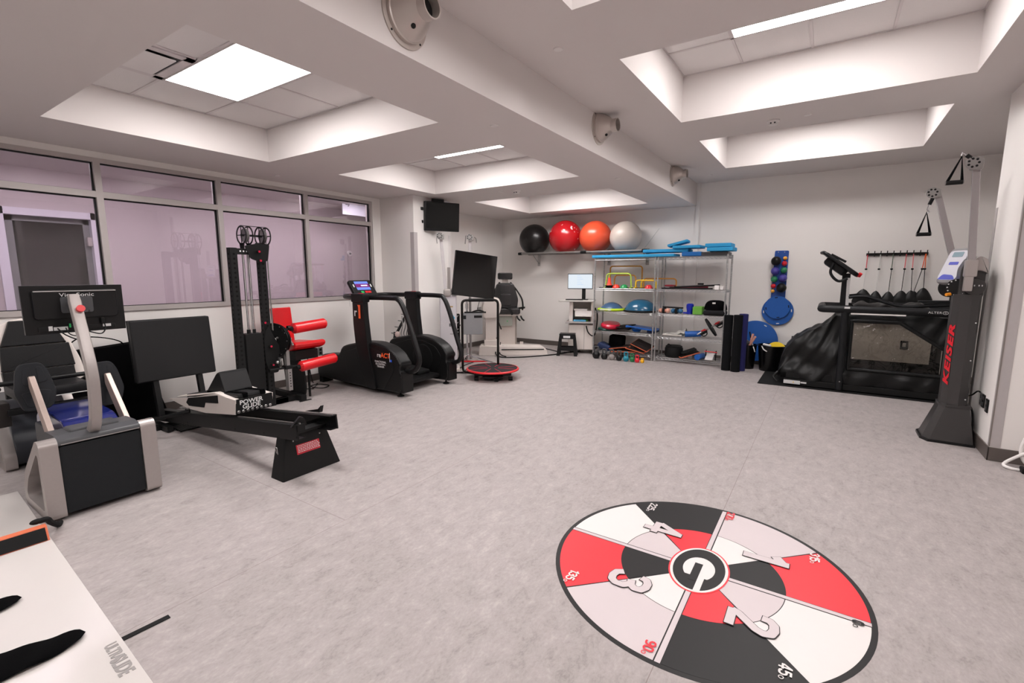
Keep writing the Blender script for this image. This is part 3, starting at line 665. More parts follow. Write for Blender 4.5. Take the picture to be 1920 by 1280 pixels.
# spool disc
dc = (TX + 0.0, 3.085, 0.775)
dn = Vector((-0.3, 1, 0)).normalized(); du = Vector((1, 0.3, 0)).normalized()
g = k(); g.lathe([(0.03, 0.01), (0.165, 0.01), (0.17, 0), (0.205, 0), (0.205, 0.01), (0.17, 0.014), (0.17, 0.035), (0.195, 0.038), (0.195, 0.046), (0.165, 0.05), (0.165, 0.07), (0.18, 0.074), (0.03, 0.08)], dc, dn, n=44); sp = g.obj('spool_disc', m_blk, t)
for i in range(12):
    q = Vector(dc) + du * 0.188 * math.cos(i * PI / 6) + Vector((0, 0, 0.188 * math.sin(i * PI / 6)))
    g = k(); g.cyl(q + dn * 0.002, q - dn * 0.004, 0.006, n=8); g.obj('spool_bolt', m_steel, sp)
for a_, b_, r_ in ((0.0, 0.0, 0.035), (-0.07, 0.045, 0.018), (-0.09, 0.0, 0.02), (-0.02, -0.06, 0.018), (0.05, 0.03, 0.014)):
    q = Vector(dc) + du * a_ + Vector((0, 0, b_)); g = k(); g.lathe([(r_ * 0.6, 0.02), (r_, 0), (r_ * 0.7, -0.015), (0, -0.02)], q, dn, n=12); g.obj('cam_bolt', m_steel, sp)
g = k(); g.lathe([(0.02, 0), (0.055, 0), (0.06, 0.005), (0.048, 0.012), (0.06, 0.02), (0.055, 0.024), (0.02, 0.024)], (TX + 0.08, 3.08, 0.52), (0.25, 1, 0), n=28).ball((TX + 0.12, 3.04, 0.53), 0.02, n=12); g.obj('lower_pulley', m_steel, t)
g = k(); g.cyl((TX + 0.07, 3.17, 0.74), (TX + 0.07, 3.24, 0.74), 0.03, n=14)
for i in range(5): g.ball((TX + 0.09 + 0.02 * math.cos(i), 3.25, 0.71 + i * 0.018), 0.013, n=10)
g.obj('hub', m_steel, t)
# telescopic silver post
g = k(); g.b2((-5.34, 3.15, 0.17), (-5.28, 3.20, 0.44)).b2((-5.335, 3.145, 0.46), (-5.285, 3.185, 0.66)); po = g.obj('telescopic_post', m_steel, t)
for i in range(6): k().box((-5.279, 3.175, 0.22 + i * 0.033), (0.003, 0.012, 0.012)).obj('adjustment_hole', m_gasket, po)
g = k(); g.b2((-5.36, 3.12, 0.43), (-5.27, 3.21, 0.475), bev=0.006); g.tube([(-5.31, 2.95, 0.45), (-5.31, 3.42, 0.445)], 0.014, n=10); g.obj('post_clamp', m_blk, t)
g = k(); g.tube([(-5.30, 3.12, 0.90), (-5.30, 3.4, 0.925)], 0.013, n=10).cyl((-5.30, 3.15, 0.84), (-5.30, 3.15, 0.93), 0.013, n=10).cyl((-5.30, 3.19, 0.918), (-5.30, 3.22, 0.92), 0.028, n=14); g.obj('roller_axle', m_blk, t)
for (a, b, r) in (((-5.30, 3.25, 0.905), (-5.30, 3.70, 0.935), 0.064), ((-5.28, 3.30, 0.435), (-5.28, 3.81, 0.475), 0.064)):
    d = (Vector(b) - Vector(a)); Ln = d.length; d.normalize()
    g = k(); g.lathe([(0.014, 0), (0.038, 0.0), (r, 0.022), (r, Ln - 0.02), (r - 0.015, Ln), (0, Ln)], a, d, n=28)
    rl = g.obj('roller_pad', m_red, t)
    g = k(); u = d.cross(Vector((1, 0, 0))).normalized(); v = d.cross(u)
    for i in range(14):
        w = u * math.cos(i * PI / 7) + v * math.sin(i * PI / 7); g.bar(Vector(a) + w * 0.040 - d * 0.001, Vector(a) + w * 0.0625 + d * 0.019, 0.003, 0.003)
    g.obj('gather_stitch', mat('dark_red_stitch', (110, 6, 12), rough=0.7), rl)
    g = k(); g.cyl(Vector(a) - d * 0.035, Vector(a) + d * 0.004, 0.02, 0.032, n=16); g.obj('roller_collar', m_rub, rl)
g = k(); g.prism(f2([(-0.13, -0.26), (0.13, -0.26), (0.13, 0.26), (-0.13, 0.26)], 0.02), 0.06, frame((-5.92, 3.50, 0.86), (0, 1, 0), (-0.12, 0, 1)), bev=0.014); g.obj('backrest', m_red, t)
g = k(); g.prism(f2([(-5.40, 0.62), (-5.29, 0.665), (-5.27, 0.71), (-5.31, 0.735), (-5.50, 0.705), (-5.86, 0.685), (-5.86, 0.62)], 0.03), 0.42, XZ(3.47), bev=0.014)
g.obj('seat', m_red, t)
g = k(); g.b2((-5.80, 3.30, 0.50), (-5.36, 3.62, 0.62), bev=0.01); g.bar((-5.86, 3.5, 0.10), (-5.96, 3.5, 1.0), 0.06, 0.05, up=(0, 1, 0)); g.b2((-5.62, 3.44, 0.05), (-5.56, 3.50, 0.55)); g.obj('seat_frame', m_blk2, t)
g = k(); g.prism(f2([(-5.66, 0.05), (-5.35, 0.05), (-5.32, 0.15), (-5.34, 0.35), (-5.42, 0.5), (-5.66, 0.5)], 0.03), 0.02, XZ(3.40)); g.obj('side_shield', m_blk2, t)
g = k(); g.bar((-5.33, 3.45, 0.03), (-5.33, 3.45, 0.42), 0.02, 0.02); g.obj('front_strut', m_blk2, t)
g = k(); g.b2((-5.98, 3.30, 0.004), (-5.28, 3.37, 0.075), bev=0.003).b2((-5.30, 3.28, 0), (-5.27, 3.43, 0.008)); g.b2((TX - 0.03, 3.0, 0.01), (TX + 0.03, 3.34, 0.07)); g.obj('base_foot', m_blk2, t)
g = k(); g.tube(smoothpath([(-5.9, 3.6, 0.02), (-5.75, 3.75, 0.01), (-5.9, 3.95, 0.01), (-5.72, 4.0, 0.01), (-5.66, 3.85, 0.01), (-5.88, 3.82, 0.01), (-5.95, 3.98, 0.012), (-6.1, 4.0, 0.02), (-6.17, 3.98, 0.42)]), 0.006, n=6)
c = g.obj('power_cable', m_rub, None); c.location = (-5.5, 3.0, 0); tag(c, 'loose black power cord looping over the floor behind the red pads', 'cable')
def outlet(name, x, y, z, label, facing=(1, 0, 0), m=m_steel, group=None):
    t = thing('wall_outlet', label, 'power outlet', (x, y, z), group=group)
    f = Vector(facing); s_ = f.cross(Vector((0, 0, 1))); M_ = frame((0, 0, 0), s_, (0, 0, 1))
    G().prism(rrect(0.075, 0.12, 0.004), 0.008, M_ @ Matrix.Translation((0, 0, 0.0)), bev=0.002).obj('cover_plate', m, t)
    g = G()
    for zz in (-0.025, 0.025): g.prism(rrect(0.032, 0.032, 0.008), 0.004, M_ @ Matrix.Translation((0, zz, -0.006 if M_.col[2].to_3d().dot(f) < 0 else 0.006)), bev=0.001)
    g.obj('socket', m_gasket, t); return t
outlet('o', XL + 0.003, 3.98, 0.42, 'left metal power outlet on the window wall near the red seat', group='outlets under the window')
outlet('o', XL + 0.003, 4.22, 0.42, 'right metal power outlet on the window wall near the black treadmill shell', group='outlets under the window')
# ================================================================ step trainer between two shells ("reACT")
t = thing('step_trainer', 'black eccentric step trainer with two rounded side shells and long looping handrails', 'exercise machine', (-5.1, 4.6, 0))
K = Matrix.Translation((5.1, -4.6, 0))
m_shell = mat('black_textured_shell', (29, 29, 30), rough=0.42, var=0.08, scale=240, bump=0.08)
prof = [(-6.10, 0.08), (-6.10, 0.28), (-5.98, 0.42), (-5.58, 0.45), (-5.53, 0.56), (-5.42, 0.60), (-5.1, 0.665), (-4.85, 0.675), (-4.62, 0.635), (-4.46, 0.55), (-4.36, 0.42), (-4.40, 0.36), (-4.36, 0.30), (-4.36, 0.06), (-4.9, 0.05)]
for y0, y1, nm in ((4.085, 4.29, 'near'), (4.96, 5.155, 'far')):
    g = k(); g.prism(f2(prof, 0.07, 5), y1 - y0, XZ((y0 + y1) / 2), bev=0.03, seg=3); sh = g.obj('side_shell', m_shell, t, angle=50)
    ys = y0 - 0.003 if nm == 'near' else y0 - 0.003
    # raised side panel
    g = k(); g.prism(f2([(-5.45, 0.50), (-5.1, 0.60), (-4.80, 0.60), (-4.58, 0.53), (-4.48, 0.40), (-4.50, 0.32), (-4.68, 0.07), (-5.4, 0.08)], 0.05), 0.014, XZ(y0 - 0.001), bev=0.005); g.obj('side_panel', m_shell, sh)
    g = k(); g.b2((-4.40, y0 + 0.01, 0.06), (-4.352, y1 - 0.01, 0.33), bev=0.008); g.obj('front_block', m_shell, sh)
    g = k(); g.cyl((-4.46, (y0 + y1) / 2 - 0.03, 0.02), (-4.46, (y0 + y1) / 2 - 0.03, 0.07), 0.012, n=10).lathe([(0.045, 0), (0.045, 0.012), (0.02, 0.025), (0, 0.025)], (-4.46, (y0 + y1) / 2 - 0.03, 0), n=20); g.obj('levelling_foot', m_rub, sh)
    g = k(); g.b2((-6.08, y0 + 0.02, 0), (-6.0, y1 - 0.02, 0.09)); g.obj('rear_foot', m_rub, sh)
# emblem disc on the inside of the far shell
g = k(); g.lathe([(0.19, 0), (0.19, 0.01), (0.175, 0.016), (0, 0.016)], (-4.83, 4.953, 0.36), (0, -1, 0), n=40); g.obj('round_cover', m_shell, t)
g = k(); g.b2((-5.9, 4.29, 0.04), (-4.75, 4.96, 0.12), bev=0.01).b2((-4.95, 4.29, 0.1), (-4.52, 4.96, 0.16), bev=0.02); g.obj('platform', m_shell, t)
for y in (4.46, 4.78): k().box((-4.95, y, 0.21), (0.62, 0.24, 0.06), rot=(0, -6 if y < 4.6 else 5, 0), bev=0.02).obj('foot_plate', m_rub, t)
for y, nm in ((4.10, 1), (5.05, 2)):
    g = k()
    pr = [(-5.20, 1.27), (-4.985, 1.27), (-4.975, 1.0), (-4.93, 0.6), (-4.86, 0.3), (-4.80, 0.06), (-4.98, 0.06), (-5.10, 0.35), (-5.17, 0.6), (-5.20, 0.9)]
    g.prism(f2(pr, 0.04), 0.085, XZ(y - 0.01), bev=0.012)
    po = g.obj('post', m_blkp, t)
    g = k(); g.b2((-5.215, y - 0.065, 1.185), (-4.97, y + 0.055, 1.30), bev=0.02); g.obj('post_clamp', m_blkp, po)
    k().b2((-5.11, y - 0.02, 1.299), (-5.05, y + 0.02, 1.305)).obj('red_mark', m_redp, po)
text('r', 0.15, K @ frame((-5.125, 4.036, 1.055), (1, 0, 0), (0, 0, 1)), m_ink, 'logo_letter', t, off=0.002)
g = k(); g.prism([(-0.02, -0.085), (0.018, -0.085), (0.018, 0.09), (-0.035, 0.09), (-0.02, 0.06)], 0.002, frame((-5.045, 4.036, 1.065), (1, 0, 0), (0, 0, 1))); g.obj('logo_numeral', m_orange, t)
text('re', 0.085, K @ frame((-4.745, 4.069, 0.52), (1, 0, 0), (0, 0, 1)), m_ink, 'shell_lettering', t)
text('ACT', 0.085, K @ frame((-4.625, 4.069, 0.52), (1, 0, 0), (0, 0, 1)), m_orange, 'shell_lettering', t, off=0.0015)
g = k(); g.b2((-4.548, 4.068, 0.45), (-4.543, 4.071, 0.565)); g.obj('shell_divider', m_ink, t)
k().b2((-4.54, 4.068, 0.452), (-4.51, 4.071, 0.48)).obj('blue_tag', mat('blue_print', (40, 90, 210), rough=0.4), t)
for i, s_ in enumerate(('FUNCTIONAL', 'ECCENTRIC', 'TRAINER')): text(s_, 0.034, K @ frame((-4.72, 4.069, 0.435 - i * 0.032), (1, 0, 0), (0, 0, 1)), m_ink, 'small_lettering', t, align='CENTER')
near = [(-4.38, 4.19, 0.335), (-4.29, 4.19, 0.335), (-4.20, 4.19, 0.38), (-4.145, 4.19, 0.50), (-4.20, 4.19, 0.68), (-4.31, 4.19, 0.95), (-4.40, 4.19, 1.14), (-4.49, 4.19, 1.235), (-4.62, 4.19, 1.25), (-5.10, 4.17, 1.245), (-5.38, 4.17, 1.245)]
far = [(-5.4, 5.05, 1.245), (-5.08, 5.05, 1.25), (-4.62, 5.06, 1.25), (-4.50, 5.06, 1.215), (-4.40, 5.06, 1.03), (-4.27, 5.06, 0.66), (-4.20, 5.06, 0.47), (-4.23, 5.06, 0.36), (-4.31, 5.06, 0.32), (-4.40, 5.06, 0.32)]
P = near + [(-5.56, 4.22, 1.245), (-5.62, 4.34, 1.245), (-5.62, 4.6, 1.245), (-5.62, 4.88, 1.245), (-5.56, 5.0, 1.245)] + far
g = k(); g.tube(smoothpath(P, 5), 0.032, n=14); hr = g.obj('handrail', m_blkp, t)
# console facing the user
Mc = frame((-5.56, 4.52, 1.345), (0, 1, 0), (-0.75, 0, 1))
g = k(); g.prism(rrect(0.40, 0.27, 0.03), 0.05, Mc, bev=0.012); co = g.obj('console', m_blkp, t)
m_lcd = mat('lit_blue_display', (40, 50, 70), emit=((112, 140, 235), 0.9), rough=0.3, var=0.02)
k().prism(rrect(0.235, 0.145, 0.004), 0.004, Mc @ Matrix.Translation((0.0, 0.035, 0.0245)), bev=0).obj('display', m_lcd, co)
k().prism(rrect(0.235, 0.06, 0.002), 0.004, Mc @ Matrix.Translation((0.0, 0.035, 0.0255)), bev=0).obj('display_band', mat('lit_magenta_band', (50, 20, 50), emit=((140, 40, 125), 0.7), rough=0.3, var=0), co)
k().prism(rrect(0.11, 0.02, 0.002), 0.004, Mc @ Matrix.Translation((0.03, 0.035, 0.0262)), bev=0).obj('display_digits', mat('lit_digits', (215, 215, 255), emit=((205, 205, 255), 0.8), var=0), co)
for x, m_, nm in ((-0.05, m_lamp_g, 'green_button'), (0.02, m_redp, 'red_button'), (0.075, m_redp, 'red_button')): k().prism(rrect(0.05, 0.034, 0.004), 0.005, Mc @ Matrix.Translation((x, -0.075, 0.025))).obj(nm, m_, co)
for x in (-0.15, 0.15): k().prism(rrect(0.02, 0.05, 0.008), 0.004, Mc @ Matrix.Translation((x, 0.035, 0.025))).obj('speaker_slot', m_ink, co)
k().b2((-5.66, 4.30, 1.20), (-5.56, 4.75, 1.27), bev=0.01).obj('console_bracket', m_redp, co)
g = k(); g.tube([(-5.62, 4.33, 1.21), (-5.61, 4.33, 1.13), (-5.615, 4.335, 1.10)], 0.004, n=6); g.obj('safety_key', m_ink, t)

# ================================================================ accessory rack by the pilaster
t = thing('accessory_rack', 'small black slanted peg rack holding chrome cable grips beside the pilaster', 'rack', (-5.64, 5.34, 0), rz=0)
g = G(); g.bar((-0.17, 0, 0.0), (-0.17, 0, 0.62), 0.04, 0.04).bar((-0.20, 0, 0.52), (0.20, 0, 1.05), 0.03, 0.03).bar((0.20, 0, 0.0), (0.20, 0, 1.06), 0.035, 0.035).b2((-0.20, -0.09, 0), (0.22, 0.08, 0.03)); g.obj('rack_frame', m_blk, t)
for i in range(5): G().tube([(-0.15 + i * 0.08, -0.02, 0.60 + i * 0.105), (-0.15 + i * 0.08, -0.10, 0.615 + i * 0.105)], 0.008, n=8).obj('peg', m_steel, t)
for i in range(3): G().tube(smoothpath([(0.08 + i * 0.06, -0.08, 0.9 + i * 0.03), (0.10 + i * 0.06, -0.09, 0.75), (0.06 + i * 0.06, -0.09, 0.62), (0.13 + i * 0.05, -0.09, 0.5)]), 0.009, n=8).obj('cable_grip', m_steel, t)
G().ball((-0.02, -0.09, 0.60), 0.05, (1, 0.7, 1)).obj('rubber_ball', mat('pale_pink_rubber', (226, 200, 194), rough=0.6), t)

# ================================================================ wall TV
t = thing('wall_television', 'small black television on a swivel mount high on the white pilaster', 'television', (-5.27, 5.93, 2.465), rot=(math.radians(4), 0, math.radians(64)))
g = G(); g.box((0, 0.025, 0), (0.60, 0.05, 0.455), bev=0.01); tv = g.obj('casing', m_blkp, t)
G().b2((-0.27, -0.002, -0.185), (0.27, 0.001, 0.205)).obj('screen', mat('grey_black_screen', (26, 28, 28), rough=0.18, var=0.1, scale=3), t)
g = G(); g.box((0, 0.09, 0.0), (0.3, 0.06, 0.3), bev=0.01).box((-0.06, 0.05, 0.25), (0.2, 0.05, 0.05), bev=0.01); g.obj('mount_bracket', m_blk, t)
for z in (-0.09, 0.11): G().box((-0.33, 0.05, z), (0.05, 0.04, 0.05), bev=0.008).obj('side_bracket', m_blk, t)

# ================================================================ dual-arm cable machine, white
def pulley_head(M_, par, handle=False, n=9):
    """rotating pulley head with holes at an arm's tip, in frame M_ (x right, y up)"""
    g = G(M_); r = 0.052
    g.prism(f2([(-0.035, -0.05), (0.045, -0.05), (0.05, 0.03), (0.0, 0.055), (-0.05, 0.03)], 0.012), 0.05, Matrix.Translation((0.01, 0, -0.01)), bev=0.004)
    hd = g.obj('pulley_head', m_steel, par)
    g = G(M_); g.cyl((-0.01, 0.005, 0.012), (-0.01, 0.005, 0.03), r, n=24); wh = g.obj('pulley_wheel', m_steel, hd) if False else g.obj('pulley_wheel', m_steel, par)
    for i in range(7):
        a = i * 2 * PI / 7; G(M_).cyl((-0.01 + 0.034 * math.cos(a), 0.005 + 0.034 * math.sin(a), 0.03), (-0.01 + 0.034 * math.cos(a), 0.005 + 0.034 * math.sin(a), 0.0315), 0.0095, n=10).obj('wheel_hole', m_gasket, wh)
t = thing('cable_machine', 'white dual arm cable machine with a blue diamond logo behind the balance board', 'exercise machine', (-5.0, 5.72, 0), rz=41)
g = G(); g.box((0.0, 0.10, 0.62), (0.27, 0.20, 1.20), bev=0.02, seg=3); col_ = g.obj('column', mat('pale_silver_panel', (208, 204, 208), rough=0.35, metal=0.25, var=0.03), t)
G().prism([(0, -0.05), (0.035, 0), (0, 0.05), (-0.035, 0)], 0.004, frame((0.07, -0.002, 0.86), (1, 0, 0), (0, 0, 1))).obj('diamond_logo', mat('blue_logo', (20, 150, 190), rough=0.4), col_)
G().prism([(0, -0.022), (0.018, 0), (0, 0.022), (-0.014, 0.0)], 0.005, frame((0.068, -0.003, 0.855), (1, 0, 0), (0, 0, 1))).obj('logo_centre', m_ink, col_)
text('BTE', 0.065, frame((0.065, -0.002, 0.745), (1, 0, 0), (0, 0, 1)), m_gasket, 'lettering', col_, off=0.002)
text('PRIMUS', 0.025, frame((0.065, -0.002, 0.60), (1, 0, 0), (0, 0, 1)), m_gasket, 'lettering', col_)
G().box((0.04, -0.002, 1.04), (0.07, 0.006, 0.018)).obj('brass_label', mat('brass_label', (170, 140, 80), rough=0.4, metal=0.5), col_)
g = G(); g.box((-0.01, 0.03, 1.26), (0.12, 0.14, 0.12), bev=0.03).ball((0.09, 0.08, 1.29), 0.05, (0.9, 0.8, 1)); g.obj('arm_hub', m_silver, t)
g = G(); g.bar((-0.035, 0.02, 1.30), (-0.09, 0.02, 2.10), 0.05, 0.04, bev=0.008, up=(0, 1, 0)); g.obj('cable_arm', mat('pale_grey_arm', (205, 200, 202), rough=0.35, metal=0.3), t)
pulley_head(frame((-0.10, -0.03, 2.13), (1, 0, 0), (0, 0, 1)) , t)
G().tube(smoothpath([(-0.13, -0.02, 2.18), (-0.155, -0.02, 2.10), (-0.15, -0.02, 2.02)]), 0.006, n=6).obj('snap_hook', m_steel, t)
g = G(); g.bar((0.36, 0.25, 1.30), (0.37, 0.25, 2.10), 0.05, 0.04, bev=0.008, up=(0, 1, 0)); g.obj('cable_arm', _M['pale_grey_arm'], t)
g = G(); g.bar((0.05, 0.2, 1.2), (0.37, 0.25, 1.32), 0.05, 0.05); g.obj('arm_carrier', m_silver, t)
pulley_head(frame((0.37, 0.20, 2.13), (1, 0, 0), (0, 0, 1)), t)
G().tube(smoothpath([(0.40, 0.2, 2.15), (0.46, 0.2, 2.12), (0.47, 0.2, 2.05)]), 0.008, n=6).tube([(0.30, 0.2, 2.16), (0.29, 0.2, 2.03)], 0.008, n=6).obj('snap_hook', m_steel, t)
g = G(); g.box((0.0, 0.12, 0.02), (0.34, 0.34, 0.04), bev=0.01); g.obj('base', m_cream, t)
G().box((0.02, 0.13, 1.45), (0.05, 0.02, 0.42), bev=0.01).obj('rear_rail', m_silver, t)

# ---- big TV screen in front
t = thing('display_screen', 'large tilted black flat screen behind the balance board', 'television', (-4.72, 6.07, 1.535), rot=(math.radians(-4), math.radians(7.5), math.radians(58)))
G().box((0, 0.025, 0), (0.715, 0.045, 0.70), bev=0.006).obj('casing', m_blkp, t)
G().b2((-0.348, -0.001, -0.34), (0.348, 0.002, 0.343)).obj('screen', mat('glossy_black_screen', (7, 8, 10), rough=0.06, var=0.2, scale=2, spec=0.8), t)
t2 = thing('screen_stand', 'silver floor stand carrying the large tilted screen', 'stand', (-5.23, 6.60, 0), rz=39)
g = G(); g.cyl((-0.02, -0.02, 0.04), (-0.02, -0.02, 1.55), 0.022, n=14).bar((-0.02, -0.02, 1.53), (0.03, -0.60, 1.53), 0.05, 0.06).box((0.03, -0.60, 1.53), (0.2, 0.05, 0.2), bev=0.01); g.obj('stand_pole', m_steel, t2)
g = G(); g.cyl((-0.02, -0.02, 0), (-0.02, -0.02, 0.05), 0.14, 0.12, n=24); g.obj('stand_base', m_silver, t2)
g = G(); g.box((-0.27, 0.0, 0.55), (0.13, 0.06, 0.62), bev=0.02)
for i in range(6): g.ball((-0.27 + 0.04 * math.sin(i * 2), -0.05, 0.3 + i * 0.09), 0.04, (1, 0.6, 0.7), n=10)
g.obj('attachment_stack', m_blk, t2)
for i in range(4): G().tube(smoothpath([(-0.32 + 0.03 * i, -0.09, 0.85 - 0.1 * i), (-0.29, -0.10, 0.78 - 0.1 * i), (-0.23, -0.09, 0.84 - 0.12 * i)]), 0.008, n=6).obj('steel_clip', m_steel, t2)

# ================================================================ balance board with U handle
t = thing('balance_board', 'round black and red tilting balance board with a tall black hoop handle', 'balance board', (-4.12, 5.70, 0), rz=36)
g = G(); g.lathe([(0.0, 0.13), (0.36, 0.13), (0.375, 0.135), (0.375, 0.150), (0.0, 0.155)], n=64); g.obj('deck', mat('dark_grey_deck', (52, 51, 54), rough=0.7, var=0.1, scale=120, bump=0.15), t, angle=50)
G().lathe([(0.372, 0.128), (0.395, 0.132), (0.398, 0.142), (0.392, 0.154), (0.372, 0.157)], n=64, cap=False).lathe([(0.2, 0.11), (0.36, 0.128), (0.2, 0.128)], n=48).obj('red_rim', m_redp, t, angle=60)
for a in (20, 70, 110, 160, 200, 250, 290, 340):
    c, s_ = math.cos(math.radians(a)), math.sin(math.radians(a)); G().bar((0.09 * c, 0.09 * s_, 0.1552), (0.35 * c, 0.35 * s_, 0.1525), 0.008, 0.003).obj('red_line', mat('crimson_line', (196, 18, 62), rough=0.5), t)
g = G(); g.box((0, 0, 0.085), (0.55, 0.30, 0.05), bev=0.01).box((0, 0, 0.05), (0.30, 0.5, 0.04), bev=0.01); g.lathe([(0.0, 0.05), (0.1, 0.05), (0.22, 0.125), (0, 0.125)], n=32); g.obj('base_frame', m_blkp, t)
for x, y in ((-0.24, -0.18), (0.26, -0.2), (0.25, 0.16), (-0.25, 0.16), (0.05, -0.27)): G().cyl((x - 0.03, y, 0.03), (x + 0.03, y, 0.03), 0.03, n=14).obj('caster', m_rub, t)
g = G(); g.tube(fillet([(-0.20, 0.0, 0.06), (-0.46, 0.18, 0.06), (-0.46, 0.18, 1.16), (0.085, 0.26, 1.16), (0.085, 0.26, 0.06), (0.05, 0.1, 0.06)], 0.07, 6), 0.019, n=12); g.obj('hoop_handle', mat('bronze_black_tube', (40, 36, 35), rough=0.35, metal=0.4), t)
G().tube([(-0.36, 0.195, 1.16), (0.02, 0.25, 1.16)], 0.024, n=12).obj('foam_grip', m_rub, t)

# ================================================================ grey box on a tripod
t = thing('tripod_control_box', 'grey metal control box on a chrome tripod with red leg braces', 'equipment stand', (-4.80, 6.24, 0), rz=38)
g = G(); g.box((-0.10, 0.0, 0.74), (0.34, 0.16, 0.35), bev=0.008); bx = g.obj('box', mat('grey_steel_box', (140, 140, 143), rough=0.45, metal=0.3, var=0.05), t)
G().b2((-0.07, -0.083, 0.84), (0.06, -0.079, 0.88)).obj('handle_slot', m_gasket, bx)
G().b2((-0.265, -0.082, 0.82), (-0.20, -0.079, 0.88)).obj('vent', m_greyd, bx)
G().box((-0.05, 0.0, 0.925), (0.36, 0.12, 0.02), bev=0.006).tube(smoothpath([(-0.1, 0, 0.93), (0.0, -0.03, 0.96), (0.09, 0, 0.935)]), 0.012, n=8).obj('tray', m_blk, bx)
g = G(); g.cyl((-0.19, 0.12, 0.12), (-0.19, 0.12, 1.14), 0.018, n=12).cyl((-0.19, 0.12, 0.98), (-0.19, 0.12, 1.06), 0.026, n=12); g.obj('pole', m_chrome, t)
for a, l in ((-28, 0.80), (95, 0.5), (215, 0.5)):
    c, s_ = math.cos(math.radians(a)), math.sin(math.radians(a)); b = Vector((-0.19, 0.12, 0))
    G().tube([b + Vector((0, 0, 0.19)), b + Vector((c * l, s_ * l, 0.03))], 0.012, n=8).obj('leg', m_chrome, t)
    G().bar(b + Vector((0, 0, 0.08)), b + Vector((c * l * 0.5, s_ * l * 0.5, 0.11)), 0.006, 0.025).obj('red_brace', m_redp, t)
    G().tube([b + Vector((c * l * 0.72, s_ * l * 0.72, 0.075)), b + Vector((c * l, s_ * l, 0.03))], 0.016, n=8).obj('leg_sleeve', m_rub, t)
g = G(); g.tube(smoothpath([(-0.02, 0.0, 0.93), (0.0, 0.03, 1.03), (0.03, 0.05, 1.13)]), 0.005, n=6); g.obj('cord', m_rub, t)
c = G().tube(smoothpath([(-4.95, 5.55, 0.01), (-4.75, 5.75, 0.01), (-4.85, 6.0, 0.01), (-4.65, 5.95, 0.01), (-4.6, 5.75, 0.01), (-4.8, 5.65, 0.012), (-4.95, 5.9, 0.012), (-5.05, 6.2, 0.02), (-5.1, 6.5, 0.02)], 8), 0.007, n=6).tube(smoothpath([(-4.9, 5.5, 0.02), (-4.7, 5.62, 0.02), (-4.72, 5.9, 0.02), (-4.9, 6.1, 0.02)], 8), 0.006, n=6).obj('tangled_cables', m_rub)
tag(c, 'tangle of black cables on the floor below the white cable machine', 'cable')

# ================================================================ isokinetic chair
m_gloss = mat('glossy_black_leather', (40, 40, 43), rough=0.22, var=0.05, scale=60, spec=1.0, bump=0.03, coat=0.4, crough=0.2)
t = thing('dynamometer_chair', 'black padded chair with headrest on a tall ivory pedestal and slatted base', 'therapy chair', (-5.55, 8.15, 0), rz=34)
g = G(); g.prism(rrect(0.27, 0.14, 0.035), 0.10, frame((-0.01, 0.05, 1.51), (1, 0, 0), (0, 0, 1)), bev=0.02); g.obj('headrest', m_gloss, t)
G().box((-0.01, 0.09, 1.40), (0.11, 0.02, 0.14)).obj('headrest_bracket', m_cream, t)
Mb = frame((-0.01, 0.03, 1.08), (1, 0, 0), (0, 0.10, 1))
g = G(); g.prism(f2([(-0.22, -0.22), (0.22, -0.22), (0.24, -0.05), (0.16, 0.26), (0.10, 0.29), (-0.10, 0.29), (-0.16, 0.26), (-0.24, -0.05)], 0.04), 0.08, Mb, bev=0.025, seg=3); g.obj('backrest', m_gloss, t)
g = G(); g.prism(rrect(0.25, 0.27, 0.04), 0.11, Mb @ Matrix.Translation((0, -0.06, -0.01)), bev=0.03, seg=3).prism(rrect(0.20, 0.17, 0.03), 0.105, Mb @ Matrix.Translation((0, 0.17, -0.01)), bev=0.02, seg=3); g.obj('back_cushion', m_gloss, t)
for s_ in (-1, 1):
    G().tube(smoothpath([(s_ * 0.10 - 0.01, 0.10, 1.38), (s_ * 0.20, 0.03, 1.22), (s_ * 0.29, -0.05, 1.05), (s_ * 0.31, -0.1, 0.9), (s_ * 0.30, -0.12, 0.82)]), 0.022, n=8, flat=0.5).obj('shoulder_strap', m_rub, t)
g = G(); g.box((0, -0.10, 0.81), (0.52, 0.42, 0.13), bev=0.035, seg=3); g.obj('seat', m_gloss, t)
G().tube(smoothpath([(-0.05, -0.2, 0.89), (0.06, -0.33, 0.87), (0.12, -0.335, 0.74)]), 0.03, n=8, flat=0.3).obj('lap_strap', m_rub, t)
G().tube([(0.24, -0.28, 0.87), (0.33, -0.38, 0.89)], 0.02, n=8).obj('grip', m_rub, t)
g = G(); g.box((0, -0.08, 0.725), (0.56, 0.36, 0.035), bev=0.006); g.obj('seat_plate', m_cream, t)
for x in (0.20, 0.27): G().tube(smoothpath([(x, -0.26, 0.71), (x + 0.02, -0.3, 0.66), (x + 0.06, -0.3, 0.62)]), 0.015, n=8).obj('adjuster', m_rub, t)
g = G(); g.box((0.02, -0.02, 0.38), (0.36, 0.22, 0.70), bev=0.01); pd = g.obj('pedestal', mat('ivory_panel', (208, 198, 192), rough=0.45, var=0.03), t)
G().box((0.0, -0.16, 0.60), (0.24, 0.06, 0.20), bev=0.008).obj('control_panel', mat('sage_panel', (168, 172, 164), rough=0.4), pd)
G().cyl((0.03, -0.19, 0.60), (0.03, -0.195, 0.60), 0.012, n=10).obj('green_lamp', m_lamp_g, pd)
G().b2((0.17, -0.135, 0.05), (0.20, -0.125, 0.70)).obj('side_strip', mat('warm_grey_strip', (150, 140, 134), rough=0.5), pd)
